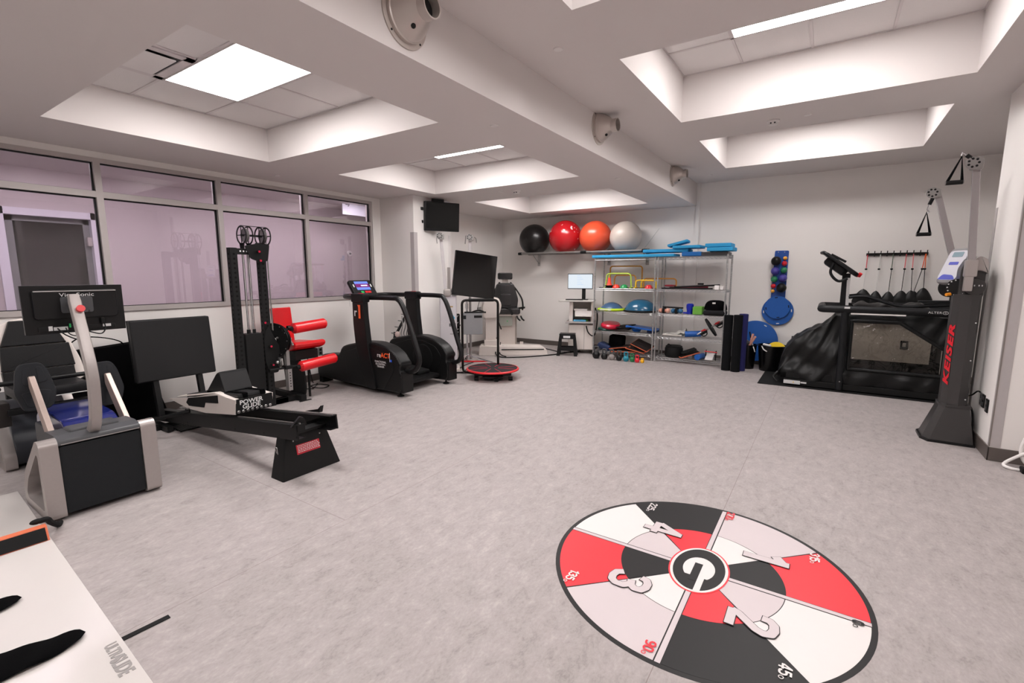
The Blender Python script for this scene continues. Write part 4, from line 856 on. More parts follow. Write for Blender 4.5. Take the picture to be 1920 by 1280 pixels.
g = G(); g.b2((-0.25, -0.45, 0.03), (0.32, 0.12, 0.07), bev=0.008).b2((-0.26, -0.12, 0.06), (-0.2, -0.06, 0.16)).b2((0.26, -0.12, 0.06), (0.32, -0.06, 0.16)); g.obj('foot_deck', m_cream, t)
t.scale = (1.14, 1, 1)
# separate dynamometer tower on its slatted base
t = thing('dynamometer', 'ivory dynamometer tower with a rounded motor head on a long slotted floor base', 'therapy machine', (-5.06, 7.66, 0), rz=37)
g = G(); g.prism(f2([(-0.66, 0.0), (-0.64, 0.15), (-0.60, 0.19), (0.56, 0.16), (0.66, 0.10), (0.68, 0.0)], 0.02), 0.34, frame((0, 0, 0), (1, 0, 0), (0, 0, 1)), bev=0.01); bs = g.obj('base', m_cream, t)
G().b2((-0.22, -0.175, 0.105), (0.60, -0.168, 0.125)).obj('front_slot', m_gasket, bs)
for i in range(8): G().box((-0.2 + i * 0.07, -0.08, 0.1745 - i * 0.002), (0.035, 0.05, 0.01)).obj('slot', mat('slot_grey', (110, 104, 100), rough=0.6), bs)
g = G(); g.box((-0.42, 0.0, 0.20), (0.26, 0.22, 0.18), bev=0.015).box((-0.42, 0.0, 0.50), (0.20, 0.16, 0.55), bev=0.01); tw = g.obj('tower', m_cream, t)
g = G(); g.prism(f2([(-0.60, 0.70), (-0.63, 0.92), (-0.58, 1.06), (-0.45, 1.12), (-0.30, 1.10), (-0.24, 0.98), (-0.27, 0.82), (-0.34, 0.70)], 0.05), 0.24, frame((0.03, 0, 0), (1, 0, 0), (0, 0, 1)), bev=0.035, seg=3); hd = g.obj('motor_head', m_cream, t)
G().cyl((-0.60, 0, 0.88), (-0.68, 0, 0.88), 0.05, 0.035, n=16).obj('drive_shaft', m_steel, hd)
G().box((-0.50, -0.1205, 1.07), (0.05, 0.004, 0.02)).obj('red_mark', m_redp, hd)
G().tube([(-0.28, -0.09, 0.66), (-0.22, -0.11, 0.50)], 0.012, n=8).obj('lever', m_rub, tw)
c = G().tube(smoothpath([(-5.35, 7.55, 0.25), (-5.2, 7.3, 0.05), (-5.0, 7.2, 0.012), (-4.7, 7.4, 0.012), (-4.45, 7.75, 0.012), (-4.3, 8.05, 0.012), (-4.2, 8.4, 0.012), (-4.1, 8.7, 0.012)], 8), 0.011, n=8).tube(smoothpath([(-5.3, 7.6, 0.22), (-5.15, 7.36, 0.05), (-4.95, 7.28, 0.012)], 8), 0.009, n=6).tube(smoothpath([(-5.0, 8.6, 0.012), (-4.7, 8.5, 0.012), (-4.35, 8.35, 0.012), (-4.1, 8.6, 0.012)], 8), 0.009, n=6).obj('extension_cable', m_rub)
tag(c, 'long black cord lying on the floor from the ivory base to the computer cart', 'cable')
# ================================================================ wire shelving
m_wire = mat('zinc_wire', (186, 186, 188), rough=0.3, metal=0.85, var=0.05, scale=60)
m_post = mat('grooved_chrome_post', (176, 176, 176), rough=0.32, metal=0.8, var=0.55, scale=1.0, vscale=(1, 1, 90))
def wire_shelf(w, d):
    g = G()
    for z in (0.0, -0.035):
        for y in (-d / 2, d / 2): g.tube([(-w / 2, y, z), (w / 2, y, z)], 0.0032, n=6)
        for x in (-w / 2, w / 2): g.tube([(x, -d / 2, z), (x, d / 2, z)], 0.0032, n=6)
    for y in (-d / 2, d / 2):
        P = []; nz = int(w / 0.036)
        for i in range(nz + 1): P.append((-w / 2 + w * i / nz, y, -0.002 if i % 2 else -0.033))
        g.tube(P, 0.003, n=5)
    for x in (-w / 2, w / 2):
        P = []; nz = int(d / 0.036)
        for i in range(nz + 1): P.append((x, -d / 2 + d * i / nz, -0.002 if i % 2 else -0.033))
        g.tube(P, 0.003, n=5)
    nw = int(w / 0.028)
    for i in range(1, nw): g.tube([(-w / 2 + w * i / nw, -d / 2, 0.003), (-w / 2 + w * i / nw, d / 2, 0.003)], 0.0018, n=4, caps=False)
    for y in (-0.08, 0.08): g.tube([(-w / 2, y, 0.0), (w / 2, y, 0.0)], 0.003, n=6)
    return g
SHZ = [0.10, 0.475, 0.855, 1.285, 1.845]
def shelving(x0, x1, label, zs):
    t = thing('wire_shelving', label, 'shelf', ((x0 + x1) / 2, 8.65, 0), group='chrome wire shelving units')
    w = x1 - x0; d = 0.46
    for x in (-w / 2 + 0.013, w / 2 - 0.013):
        for y in (-d / 2 + 0.013, d / 2 - 0.013):
            g = G(); g.cyl((x, y, 0.02), (x, y, 1.87), 0.0135, n=14).cyl((x, y, 0), (x, y, 0.02), 0.016, n=12).ball((x, y, 1.87), 0.0135, (1, 1, 0.4), n=10)
            for i in range(36): g.lathe([(0.0135, 0), (0.0148, 0.003), (0.0135, 0.006)], (x, y, 0.05 + i * 0.05), n=14, cap=False)
            g.obj('post', m_post, t)
    for z in zs:
        o = wire_shelf(w - 0.026, d - 0.026).obj('shelf', m_wire, t); o.location = (0, 0, z)
    return t
shelving(-3.71, -2.545, 'chrome wire shelving unit beside the computer cart', SHZ)
shelving(-2.52, -1.375, 'chrome wire shelving unit beside the upright foam rollers', [0.08, 0.45, 0.855, 1.285, 1.845])
def T(name, label, cat, loc, rz=0, group=None, rot=None): return thing(name, label, cat, loc, rz, group, rot)
m_blue = mat('sky_blue_foam', (42, 152, 204), rough=0.75, var=0.06, scale=90, bump=0.1)
m_blue2 = mat('royal_blue_foam', (20, 98, 168), rough=0.75, var=0.06, scale=90, bump=0.1)
m_blue3 = mat('cobalt_plastic', (18, 88, 172), rough=0.35, var=0.05)
def slab(name, label, cat, c, s, m, rz=0, rot=None, group=None, bev=0.012):
    t = G().box((0, 0, 0), s, bev=bev, seg=3).obj(name, m); t.location = c
    t.rotation_euler = [math.radians(a) for a in rot] if rot else (0, 0, math.radians(rz))
    return tag(t, label, cat, group)
# top of the shelves: 1.848
GT = 'blue foam pads on top of the shelves'
slab('foam_mat', 'long light blue foam mat flat along the top of the left shelving unit', 'foam pad', (-3.0, 8.62, 1.876), (1.52, 0.42, 0.05), m_blue, group=GT)
slab('foam_mat', 'blue foam mat bridging the two shelving units under the balance pads', 'foam pad', (-2.42, 8.66, 1.955), (0.78, 0.38, 0.055), m_blue, 2, group=GT)
slab('foam_mat', 'short blue foam mat with rounded end resting on the dark blue block', 'foam pad', (-1.97, 8.60, 1.955), (0.34, 0.34, 0.05), m_blue, -3, group=GT) if False else None
slab('foam_block', 'dark blue foam block on the shelf top below the blue mats', 'foam pad', (-1.96, 8.60, 1.888), (0.32, 0.34, 0.072), m_blue2, group=GT)
slab('balance_pad', 'flat blue balance pad lying on the bridging mat', 'foam pad', (-2.05, 8.62, 2.01), (0.46, 0.36, 0.05), m_blue, -2, group=GT)
slab('balance_pad', 'tilted blue balance pad leaning on top of the flat one', 'foam pad', (-2.22, 8.62, 2.075), (0.34, 0.34, 0.045), m_blue, rot=(0, -14, 6), group=GT)
slab('balance_pad', 'upper blue balance pad of the pair at the right end of the shelf top', 'foam pad', (-1.545, 8.60, 2.02), (0.40, 0.38, 0.062), m_blue, 0, group=GT)
slab('balance_pad', 'lower blue balance pad of the pair at the right end of the shelf top', 'foam pad', (-1.51, 8.58, 1.954), (0.40, 0.38, 0.062), m_blue, -1, group=GT)
slab('flat_case', 'flat dark grey case under the right hand pair of blue pads', 'case', (-1.60, 8.62, 1.885), (0.42, 0.36, 0.06), m_grey, bev=0.01)
# hurdles
def hurdle(label, x0, x1, y, z0, z1, m, splay=0.03, lean=0.0):
    t = T('mini_hurdle', label, 'hurdle', ((x0 + x1) / 2, y, z0), group='plastic mini hurdles on the shelf')
    w = (x1 - x0) / 2; h = z1 - z0
    G().tube(fillet([(-w - splay, 0.1 * 0, 0.012), (-w, lean, h), (w, lean, h), (w + splay, 0, 0.012)], 0.06, 6), 0.0125, n=10).obj('hoop', m, t)
    for s_ in (-1, 1): G().tube([(s_ * (w + splay), -0.08, 0.0125), (s_ * (w + splay), 0.08, 0.0125)], 0.0115, n=8).obj('foot', m, t)
    return t
m_lime = mat('lime_plastic', (176, 208, 78), rough=0.4); m_yel = mat('yellow_plastic', (236, 196, 42), rough=0.4); m_och = mat('ochre_plastic', (208, 142, 44), rough=0.4)
zs3 = 1.29
hurdle('tall ochre yellow hurdle at the back of the upper left shelf', -3.54, -2.91, 8.80, zs3, 1.70, m_och, 0.0)
hurdle('lime green hurdle in front of the tall ochre one', -3.49, -3.03, 8.52, zs3, 1.56, m_lime, 0.02)
hurdle('yellow green hurdle nested just behind the front lime one', -3.47, -3.06, 8.60, zs3, 1.565, mat('olive_lime_plastic', (190, 186, 62), rough=0.4), 0.02)
hurdle('medium ochre hurdle between the tall ochre and lime ones', -3.40, -3.0, 8.70, zs3, 1.53, m_och, 0.02)
hurdle('low bright yellow hurdle in the middle of the upper shelf', -2.93, -2.56, 8.52, zs3, 1.44, m_yel, 0.0)
hurdle('low yellow hurdle nested behind the bright yellow one', -2.86, -2.60, 8.62, zs3, 1.435, m_yel, 0.0)
hurdle('wide low ochre hurdle standing behind across both upper shelves', -2.86, -2.27, 8.76, zs3, 1.47, m_och, 0.0)
t = T('marker_cone', 'bright orange marker cone standing in a black bowl', 'cone', (-3.43, 8.50, zs3 + 0.003))
G().lathe([(0.055, 0.05), (0.035, 0.09), (0.022, 0.19), (0.0, 0.195)], n=24).obj('cone', mat('hot_orange', (240, 74, 48), rough=0.45), t)
G().lathe([(0, 0), (0.05, 0), (0.075, 0.045), (0.10, 0.05), (0.07, 0.052), (0.05, 0.04), (0, 0.04)], n=20).obj('holder', m_rub, t)
for x, c, nm in ((-3.295, (236, 62, 44), 'orange red'), (-3.14, (20, 142, 74), 'green'), (-2.68, (214, 24, 40), 'red')):
    o = G().lathe([(0, 0.07), (0.03, 0.066), (0.058, 0.045), (0.072, 0.01), (0.075, 0)], n=28).obj('dome_marker', mat(nm + '_dome', c, rough=0.35)); o.location = (x, 8.50, zs3 + 0.003)
    tag(o, nm + ' rubber dome on the upper wire shelf', 'dome', 'small domes on the upper shelf')
def stick(name, label, cat, a, b, r, m, group=None, flat=1.0):
    o = G().tube([Vector(a) - Vector(a), Vector(b) - Vector(a)], r, n=10, flat=flat).obj(name, m); o.location = a; return tag(o, label, cat, group)
stick('exercise_pole', 'thin black pole lying along the front of the upper right shelf', 'pole', (-2.45, 8.50, 1.305), (-1.60, 8.48, 1.31), 0.012, m_rub)
stick('exercise_pole', 'black pole resting at a slant over the others on the upper right shelf', 'pole', (-2.25, 8.58, 1.325), (-1.50, 8.52, 1.37), 0.014, m_rub)
stick('exercise_pole', 'maroon pole lying between the black poles on the upper right shelf', 'pole', (-2.35, 8.64, 1.31), (-1.70, 8.62, 1.33), 0.015, mat('maroon_foam', (110, 20, 40), rough=0.5))
stick('exercise_pole', 'thin black pole under the hurdles on the upper left shelf', 'pole', (-3.62, 8.47, 1.30), (-2.60, 8.47, 1.30), 0.008, m_rub)
slab('clip_box', 'black camera clamp on the poles of the upper right shelf', 'clamp', (-1.81, 8.56, 1.385), (0.09, 0.06, 0.03), m_rub, bev=0.006)
t = T('white_bracket', 'white plastic bracket at the right end of the upper shelf', 'bracket', (-1.50, 8.50, zs3 + 0.005))
G().b2((-0.07, -0.05, 0), (0.0, 0.05, 0.07), bev=0.004).obj('block', m_white, t); G().b2((0.02, -0.05, 0), (0.07, 0.05, 0.06), bev=0.004).obj('clip', m_white, t)
slab('cushion', 'dark red folded pad on the upper right shelf', 'pad', (-2.33, 8.60, 1.35), (0.15, 0.2, 0.03), mat('dark_red_fabric', (130, 24, 36), rough=0.8))
# balance domes
zs2 = 0.862
t = T('balance_dome', 'flat blue balance dome with a lime green rim', 'balance dome', (-3.42, 8.63, zs2))
G().lathe([(0.21, 0.045), (0.19, 0.075), (0.13, 0.125), (0.06, 0.152), (0, 0.16)], n=48).obj('dome', mat('slate_blue_rubber', (62, 92, 128), rough=0.35, var=0.04), t)
G().lathe([(0, 0), (0.255, 0.004), (0.275, 0.025), (0.255, 0.045), (0.20, 0.05)], n=48).obj('rim', mat('acid_green', (186, 218, 44), rough=0.4), t)
G().prism(rrect(0.22, 0.022, 0.004), 0.004, frame((-0.02, -0.268, 0.03), (1, 0, 0), (0, 0, 1))).obj('rim_label', m_label, t)
t = T('balance_dome', 'tall dark teal half ball balance trainer on a black base', 'balance dome', (-2.86, 8.63, zs2))
G().lathe([(0.285, 0.03), (0.282, 0.06), (0.26, 0.11), (0.21, 0.17), (0.13, 0.215), (0.06, 0.228), (0, 0.23)], n=48).obj('dome', mat('teal_rubber', (28, 88, 122), rough=0.25, var=0.04, coat=0.3), t)
G().lathe([(0, 0), (0.29, 0), (0.31, 0.015), (0.305, 0.03), (0.28, 0.035)], n=48).obj('base', m_rub, t)
# wrist weights, cup, block, cap
m_pink = mat('salmon_neoprene', (232, 170, 150), rough=0.7); m_navy = mat('steel_blue_neoprene', (40, 96, 134), rough=0.6)
for i, (x, m_, nm) in enumerate(((-2.40, m_pink, 'salmon pink'), (-2.18, m_navy, 'steel blue'))):
    t = T('ankle_weight', nm + ' strap-on ankle weight with black strap', 'ankle weight', (x, 8.55, zs2 + 0.002), group='ankle weights')
    for q in range(3): G().ball((-0.065 + q * 0.065, 0, 0.045), 0.045, (0.8, 1.3, 0.95), n=16).obj('pouch', m_, t)
    G().b2((-0.025, -0.062, 0), (0.02, 0.062, 0.092), bev=0.01).obj('strap', m_rub, t)
stick('black_bar', 'short black foam bar lying on top of the ankle weights', 'bar', (-2.44, 8.58, 0.97), (-2.08, 8.56, 0.965), 0.014, m_rub)
t = T('grip_trainer', 'bright blue curved plastic cup standing on the middle shelf', 'cup', (-1.965, 8.56, zs2 + 0.004))
G().lathe([(0.0, 0), (0.055, 0.0), (0.05, 0.05), (0.062, 0.12), (0.058, 0.165), (0.04, 0.18), (0, 0.18)], n=24).obj('body', mat('ultramarine_plastic', (16, 36, 158), rough=0.3), t)
G().box((-0.06, -0.03, 0.02), (0.09, 0.04, 0.03), bev=0.008).obj('foot', _M['ultramarine_plastic'], t)
slab('yoga_block', 'lime green foam yoga block next to the black hat', 'yoga block', (-1.822, 8.56, zs2 + 0.072), (0.155, 0.2, 0.135), mat('leaf_green_foam', (104, 164, 62), rough=0.8, scale=120, bump=0.1), bev=0.012)
t = T('bucket_hat', 'large black padded hat with a small white emblem on the middle right shelf', 'hat', (-1.55, 8.56, zs2))
G().grid(lambda u, v: (0.17 * math.cos(u * 2 * PI) * math.cos(v * PI / 2) ** 0.55 + 0.01 * math.sin(9 * u * 2 * PI) * (1 - v), 0.13 * math.sin(u * 2 * PI) * math.cos(v * PI / 2) ** 0.55, 0.09 + 0.165 * math.sin(v * PI / 2) ** 0.8), 40, 12, closed_u=True).obj('crown', m_fab, t, angle=60)
G().box((0, -0.02, 0.045), (0.35, 0.28, 0.09), bev=0.04, seg=4).obj('lower_pad', mat('charcoal_fabric', (34, 34, 38), rough=0.9, bump=0.2, scale=200), t)
G().box((-0.01, -0.115, 0.21), (0.05, 0.01, 0.025), bev=0.004).obj('emblem', m_white, t)
# third shelf
zs1 = 0.482
t = G().lathe([(0, 0), (0.16, 0.0), (0.185, 0.03), (0.185, 0.06), (0.16, 0.085), (0, 0.095)], n=40).obj('air_cushion', mat('raspberry_rubber', (204, 22, 58), rough=0.3, coat=0.2)); t.location = (-3.42, 8.60, zs1 + 0.06); t.rotation_euler = (math.radians(9), math.radians(4), 0)
tag(t, 'shiny raspberry red air cushion lying on the dark green one', 'balance cushion')
t = G().lathe([(0, 0), (0.18, 0.0), (0.20, 0.02), (0.18, 0.045), (0, 0.05)], n=40).obj('air_cushion', mat('dark_green_rubber', (14, 66, 58), rough=0.4)); t.location = (-3.48, 8.62, zs1 + 0.004)
tag(t, 'dark green air cushion at the bottom of the cushion pile', 'balance cushion')
random.seed(7)
for i, (x, z, rz, s_) in enumerate(((-3.18, 0.03, 5, (0.28, 0.24, 0.022)), (-3.12, 0.055, -8, (0.26, 0.2, 0.02)), (-3.16, 0.09, 12, (0.26, 0.22, 0.02)), (-3.08, 0.12, -4, (0.24, 0.18, 0.02)))):
    slab('dark_board', 'dark wooden board in the slanted pile on the middle left shelf, %s' % ('lowest', 'second from the bottom', 'second from the top', 'topmost')[i], 'board', (x, 8.60, zs1 + z), s_, mat('espresso_wood', (50, 38, 36), rough=0.6, var=0.3, scale=12, vscale=(1, 12, 12)), rot=(0, -5, rz), group='dark boards', bev=0.003)
t = T('blue_tray', 'bright blue flat plastic rocker board on the middle left shelf', 'rocker board', (-2.83, 8.60, zs1 + 0.06))
G().prism([(-0.24, 0.03), (-0.10, 0.04), (0.05, 0.01), (0.30, -0.01), (0.30, 0.02), (0.05, 0.045), (-0.24, 0.07)], 0.30, frame((0, 0, 0), (1, 0, 0), (0, 0, 1)), bev=0.006).obj('board', m_blue3, t)
G().lathe([(0.0, -0.05), (0.06, -0.05), (0.10, 0.0), (0.10, 0.02), (0, 0.02)], (-0.08, 0, 0), n=24).obj('rocker', m_blue3, t)
slab('navy_mat', 'folded navy mat at the right end of the middle left shelf', 'mat', (-2.62, 8.66, zs1 + 0.03), (0.14, 0.3, 0.05), mat('navy_fabric', (24, 40, 78), rough=0.8))
t = T('silver_pack', 'crumpled silver grey pack on the lower right shelf', 'pack', (-2.22, 8.60, zs1 - 0.01))
random.seed(2); G().grid(lambda u, v: (-0.18 + 0.38 * u, -0.12 + 0.24 * v, 0.015 + 0.07 * u * (1 - abs(2 * v - 1)) + 0.012 * math.sin(17 * u + 5 * v) + 0.05 * u * u), 18, 12).obj('film', mat('silver_film', (200, 198, 192), rough=0.35, metal=0.4, bump=0.3, scale=40), t)
G().b2((-0.18, -0.12, 0), (0.16, 0.12, 0.03), bev=0.01).obj('contents', mat('pale_grey_cloth', (196, 192, 186), rough=0.8), t)
t = T('foam_cylinder', 'short bright blue foam cylinder lying on the lower right shelf', 'foam roller', (-1.90, 8.58, zs1 + 0.03), rz=20)
G().cyl((-0.13, 0, 0), (0.13, 0, 0.015), 0.052, n=28).obj('roll', m_blue3, t); G().cyl((0.13, 0, 0.015), (0.19, 0, 0.02), 0.012, n=10).obj('peg', m_rub, t)
t = T('abdominal_wheel', 'black exercise wheel with red trimmed foot grips leaning on the right shelf', 'exercise wheel', (-1.60, 8.52, 0.66), rot=(0, math.radians(-33), math.radians(8)))
G().lathe([(0.148, -0.018), (0.168, -0.014), (0.168, 0.014), (0.148, 0.018), (0.12, 0.010), (0.02, 0.01), (0.02, -0.01), (0.12, -0.010)], axis=(1, 0, 0), n=40, cap=False).obj('wheel', m_rub, t)
G().cyl((-0.25, 0, 0), (0.24, 0, 0), 0.013, n=12).obj('axle', m_steel, t)
for s_ in (-1, 1):
    G().lathe([(0.045, 0), (0.052, 0.006), (0.045, 0.012)], (s_ * 0.11, 0, 0.0), (0.2, 0, 1), n=20, cap=False).box((s_ * 0.13, 0, 0.02), (0.08, 0.085, 0.014), bev=0.005).obj('red_grip', m_redp, t)
    G().tube(smoothpath([(s_ * 0.08, -0.03, -0.01), (s_ * 0.11, -0.05, -0.07), (s_ * 0.17, -0.05, -0.07), (s_ * 0.2, -0.03, -0.01)]), 0.009, n=8).box((s_ * 0.14, 0, -0.03), (0.10, 0.09, 0.03), bev=0.01).obj('foot_strap', m_rub, t)
# bottom shelf
zs0 = 0.107
t = T('navy_bag', 'black and navy folded soft bag on the bottom left shelf', 'bag', (-3.33, 8.62, zs0))
G().box((0.03, 0.03, 0.15), (0.28, 0.26, 0.28), rot=(0, 4, 8), bev=0.04, seg=3).obj('bag_body', m_fab, t)
G().box((-0.17, -0.06, 0.065), (0.26, 0.24, 0.12), rot=(0, 18, 0), bev=0.045, seg=3).obj('bag_flap', _M['navy_fabric'], t)
m_brd = mat('striped_dark_deck', (46, 34, 32), rough=0.6, var=0.3, scale=3, vscale=(30, 1, 1)); m_edge = mat('orange_edge', (214, 110, 74), rough=0.6)
def sboard(label, c, s, rot):
    t = T('slant_board', label, 'slant board', c, rot=[math.radians(a) for a in rot], group='orange edged slant boards')
    G().box((0, 0, 0), (s[0], s[1], s[2] * 0.5), bev=0.002).obj('deck', m_edge, t); G().box((0, 0, s[2] * 0.3), (s[0] * 0.96, s[1] * 0.96, s[2] * 0.3), bev=0.002).obj('grip_tape', m_brd, t)
    return t
sboard('topmost orange edged slant board in the pile on the bottom left shelf', (-2.76, 8.52, zs0 + 0.15), (0.34, 0.30, 0.03), (14, 20, -6))
sboard('middle orange edged slant board in the bottom left pile', (-2.84, 8.50, zs0 + 0.08), (0.36, 0.30, 0.03), (8, 10, -4))
sboard('orange edged slant board lowest in the bottom left pile', (-3.08, 8.50, zs0 + 0.03), (0.46, 0.28, 0.03), (4, -3, 3))
sboard('flat orange edged slant board leaning left in the bottom pile', (-3.18, 8.56, zs0 + 0.085), (0.40, 0.28, 0.025), (3, -9, 5))
t = T('black_pot_bag', 'round black zipped bag on the bottom right shelf', 'bag', (-2.22, 8.62, zs0 - 0.018))
G().lathe([(0, 0), (0.14, 0), (0.155, 0.03), (0.155, 0.15), (0.14, 0.175), (0.145, 0.185), (0.12, 0.2), (0, 0.205)], n=36).obj('bag_body', m_rub, t); G().tube(smoothpath([(-0.1, -0.06, 0.2), (-0.08, -0.07, 0.225), (-0.03, -0.06, 0.2)]), 0.008, n=8).obj('tab', m_rub, t)
sboard('orange edged slant board lying alone on the bottom right shelf', (-1.95, 8.58, zs0 + 0.05), (0.34, 0.24, 0.03), (0, -18, 25))
slab('black_board', 'dark oval board on the slanted board of the bottom right shelf', 'board', (-1.96, 8.58, zs0 + 0.11), (0.26, 0.18, 0.02), m_rub, rot=(0, -20, 25))
t = G().cyl((0, -0.12, 0), (0, 0.12, 0), 0.05, n=28).obj('foam_cylinder', m_blue3); t.location = (-1.755, 8.56, zs0 + 0.03); t.rotation_euler = (0, 0, -0.2); tag(t, 'short blue foam cylinder on the bottom right shelf', 'foam roller')
t = T('foot_rack', 'white tray with a red and black rail frame on the bottom right shelf', 'tray', (-1.60, 8.56, zs0 - 0.02))
G().box((0, 0, 0.06), (0.12, 0.2, 0.012), rot=(25, 0, 0)).b2((-0.07, 0.0, 0), (0.06, 0.1, 0.06)).obj('tray', m_white, t)
G().tube([(-0.09, 0, 0.15), (0.12, -0.02, 0.145)], 0.009, n=8).obj('red_rail', m_redp, t)
G().tube([(-0.07, 0.02, 0), (-0.06, 0, 0.18)], 0.009, n=8).tube([(0.09, 0.02, 0), (0.10, 0, 0.17)], 0.009, n=8).obj('upright', m_rub, t)
# stretchers: kettlebells on the floor
kb = [(-3.50, 8.13, .070, .16, (30, 30, 32), 'largest black kettlebell, leftmost of the row by the shelf', 'blk'), (-3.335, 8.12, .060, .135, (30, 30, 32), 'black kettlebell second from the left in the row', 'blk'),
      (-3.19, 8.12, .058, .14, (140, 132, 130), 'grey kettlebell in the floor row', 'gry'), (-3.055, 8.13, .055, .135, (26, 27, 30), 'black kettlebell between the grey and the teal ones', 'blk'),
      (-2.925, 8.13, .053, .12, (22, 128, 150), 'teal blue kettlebell in the floor row', 'teal'), (-2.815, 8.14, .046, .105, (24, 112, 62), 'green kettlebell in the floor row', 'grn'),
      (-2.72, 8.13, .042, .09, (210, 24, 44), 'red kettlebell in the floor row', 'red'), (-2.63, 8.14, .035, .036, (240, 178, 24), 'smallest kettlebell, yellow, at the right end of the row', 'yel')]
for x, y, r, hh, c, lb, nm in kb:
    t = T('kettlebell', lb, 'kettlebell', (x, y, 0), group='kettlebells in a row on the floor')
    G().lathe([(0, 0), (r * 0.6, 0), (r * 0.92, r * 0.45), (r, r * 0.95), (r * 0.85, r * 1.5), (r * 0.55, r * 1.8), (0, r * 1.85)], n=28).obj('bell', mat('kettlebell_' + {'blk': 'black', 'gry': 'grey', 'teal': 'teal', 'grn': 'green', 'red': 'red', 'yel': 'yellow'}[nm], c, rough=0.4, coat=0.2), t)
    w = r * 0.62; z0 = r * 1.5
    G().tube(fillet([(-w * 0.8, 0, z0), (-w, 0, z0 + hh * 0.72), (w, 0, z0 + hh * 0.72), (w * 0.8, 0, z0)], w * 0.6, 5), r * 0.22, n=10).obj('handle', m_grey if nm in ('blk', 'gry') else _M['kettlebell_' + {'teal': 'teal', 'grn': 'green', 'red': 'red', 'yel': 'yellow'}[nm]], t)
# upright rollers
def roller(x, y, r, h, m, label): o = G().lathe([(0, 0), (r, 0), (r, h - 0.006), (r - 0.006, h), (0.02, h), (0, h - 0.01)], n=36).obj('foam_roller', m); o.location = (x, y, 0); return tag(o, label, 'foam roller', 'tall foam rollers')
m_rol = mat('black_beaded_foam', (32, 33, 36), rough=0.9, var=0.35, scale=260, bump=0.3, spec=0.2)
roller(-1.29, 8.27, 0.068, 0.90, m_rol, 'tall black foam roller nearest the shelves'); roller(-1.145, 8.235, 0.068, 0.91, m_rol, 'tall black foam roller standing in front of the dark blue one')
roller(-1.085, 8.37, 0.068, 0.92, mat('dark_blue_foam', (24, 24, 84), rough=0.85, var=0.2, scale=200, bump=0.2), 'tall dark blue foam roller at the back')

# ================================================================ exercise balls on a wall rack
t = T('ball_rack', 'grey tubular wall rack carrying four large exercise balls', 'rack', (-4.12, 8.60, 1.976))
GR = lambda: G()
m_tube = mat('grey_tube', (120, 116, 114), rough=0.4, metal=0.3)
g = G(); g.tube([(-1.37, 0, 0.0), (1.30, 0, 0.0)], 0.022, n=12); g.obj('front_rail', m_tube, t)
G().tube([(-1.37, 0.35, 0.0), (1.30, 0.35, 0.0)], 0.022, n=12).obj('rear_rail', m_tube, t)
for x in (-1.37, 1.29): G().tube([(x - 0.03, 0, 0), (x + 0.05, 0, 0)], 0.029, n=12).obj('end_cap', m_rub, t)
G().tube([(0.04, 0, 0), (0.16, 0, 0)], 0.028, n=12).obj('joint_sleeve', m_rub, t)
for x in (-1.2, 0.42, 1.2): G().tube([(x, 0, 0), (x, 0.51, -0.0)], 0.013, n=8).tube([(x, 0.25, -0.01), (x, 0.51, -0.2)], 0.01, n=8).b2((x - 0.03, 0.51, -0.25), (x + 0.03, 0.519, 0.06)).obj('wall_bracket', m_steel, t)
for x, zt in ((-1.35, 0.14), (0.1, 0.30), (1.28, 0.42)): G().tube([(x, 0.0, 0.01), (x + 0.12, 0.51, zt)], 0.003, n=5).obj('stay_wire', m_steel, t)
def ball(x, r, m, label):
    y = 8.775; d = 0.175; z = 1.976 + math.sqrt((r + 0.022) ** 2 - d * d)
    o = G().ball((0, 0, 0), r, n=64).lathe([(0.018, -0.004), (0.012, 0.004), (0, 0.004)], (0, -r * 0.995, 0), (0, -1, 0), n=12).obj('exercise_ball', m); o.location = (x, y, z); return tag(o, label, 'exercise ball', 'exercise balls on the wall rack')
def ballmat(name, rgb, scuff=False, rough=0.3):
    m = mat(name, rgb, rough=rough, var=0.04, scale=6, coat=0.15, crough=0.25)
    if scuff:
        nt = m.node_tree; b = nt.nodes['Principled BSDF']; N = nt.nodes.new
        tc = N('ShaderNodeTexCoord'); n1 = N('ShaderNodeTexNoise'); n1.inputs['Scale'].default_value = 14; n1.inputs['Detail'].default_value = 5
        n2 = N('ShaderNodeTexNoise'); n2.inputs['Scale'].default_value = 3.2
        nt.links.new(tc.outputs['Object'], n1.inputs[0]); nt.links.new(tc.outputs['Object'], n2.inputs[0])
        mu = N('ShaderNodeMath'); mu.operation = 'MULTIPLY'; nt.links.new(n1.outputs[0], mu.inputs[0]); nt.links.new(n2.outputs[0], mu.inputs[1])
        gt = N('ShaderNodeMath'); gt.operation = 'GREATER_THAN'; gt.inputs[1].default_value = 0.385; nt.links.new(mu.outputs[0], gt.inputs[0])
        mx = N('ShaderNodeMix'); mx.data_type = 'RGBA'; nt.links.new(gt.outputs[0], mx.inputs[0]); nt.links.new(b.inputs['Base Color'].links[0].from_socket, mx.inputs[6]); mx.inputs[7].default_value = (0.75, 0.6, 0.6, 1)
        nt.links.new(mx.outputs[2], b.inputs['Base Color'])
    return m
ball(-5.24, 0.318, ballmat('black_ball_rubber', (38, 36, 36)), 'black exercise ball at the left end of the wall rack')
ball(-4.51, 0.336, ballmat('red_ball_rubber', (176, 22, 30), True, 0.22), 'shiny red exercise ball with white scuffs on the wall rack')
ball(-3.855, 0.313, ballmat('orange_ball_rubber', (222, 82, 50)), 'orange exercise ball between the red and silver ones')
ball(-3.245, 0.294, ballmat('silver_ball_rubber', (190, 180, 172), rough=0.4), 'silver grey exercise ball at the right end of the wall rack')

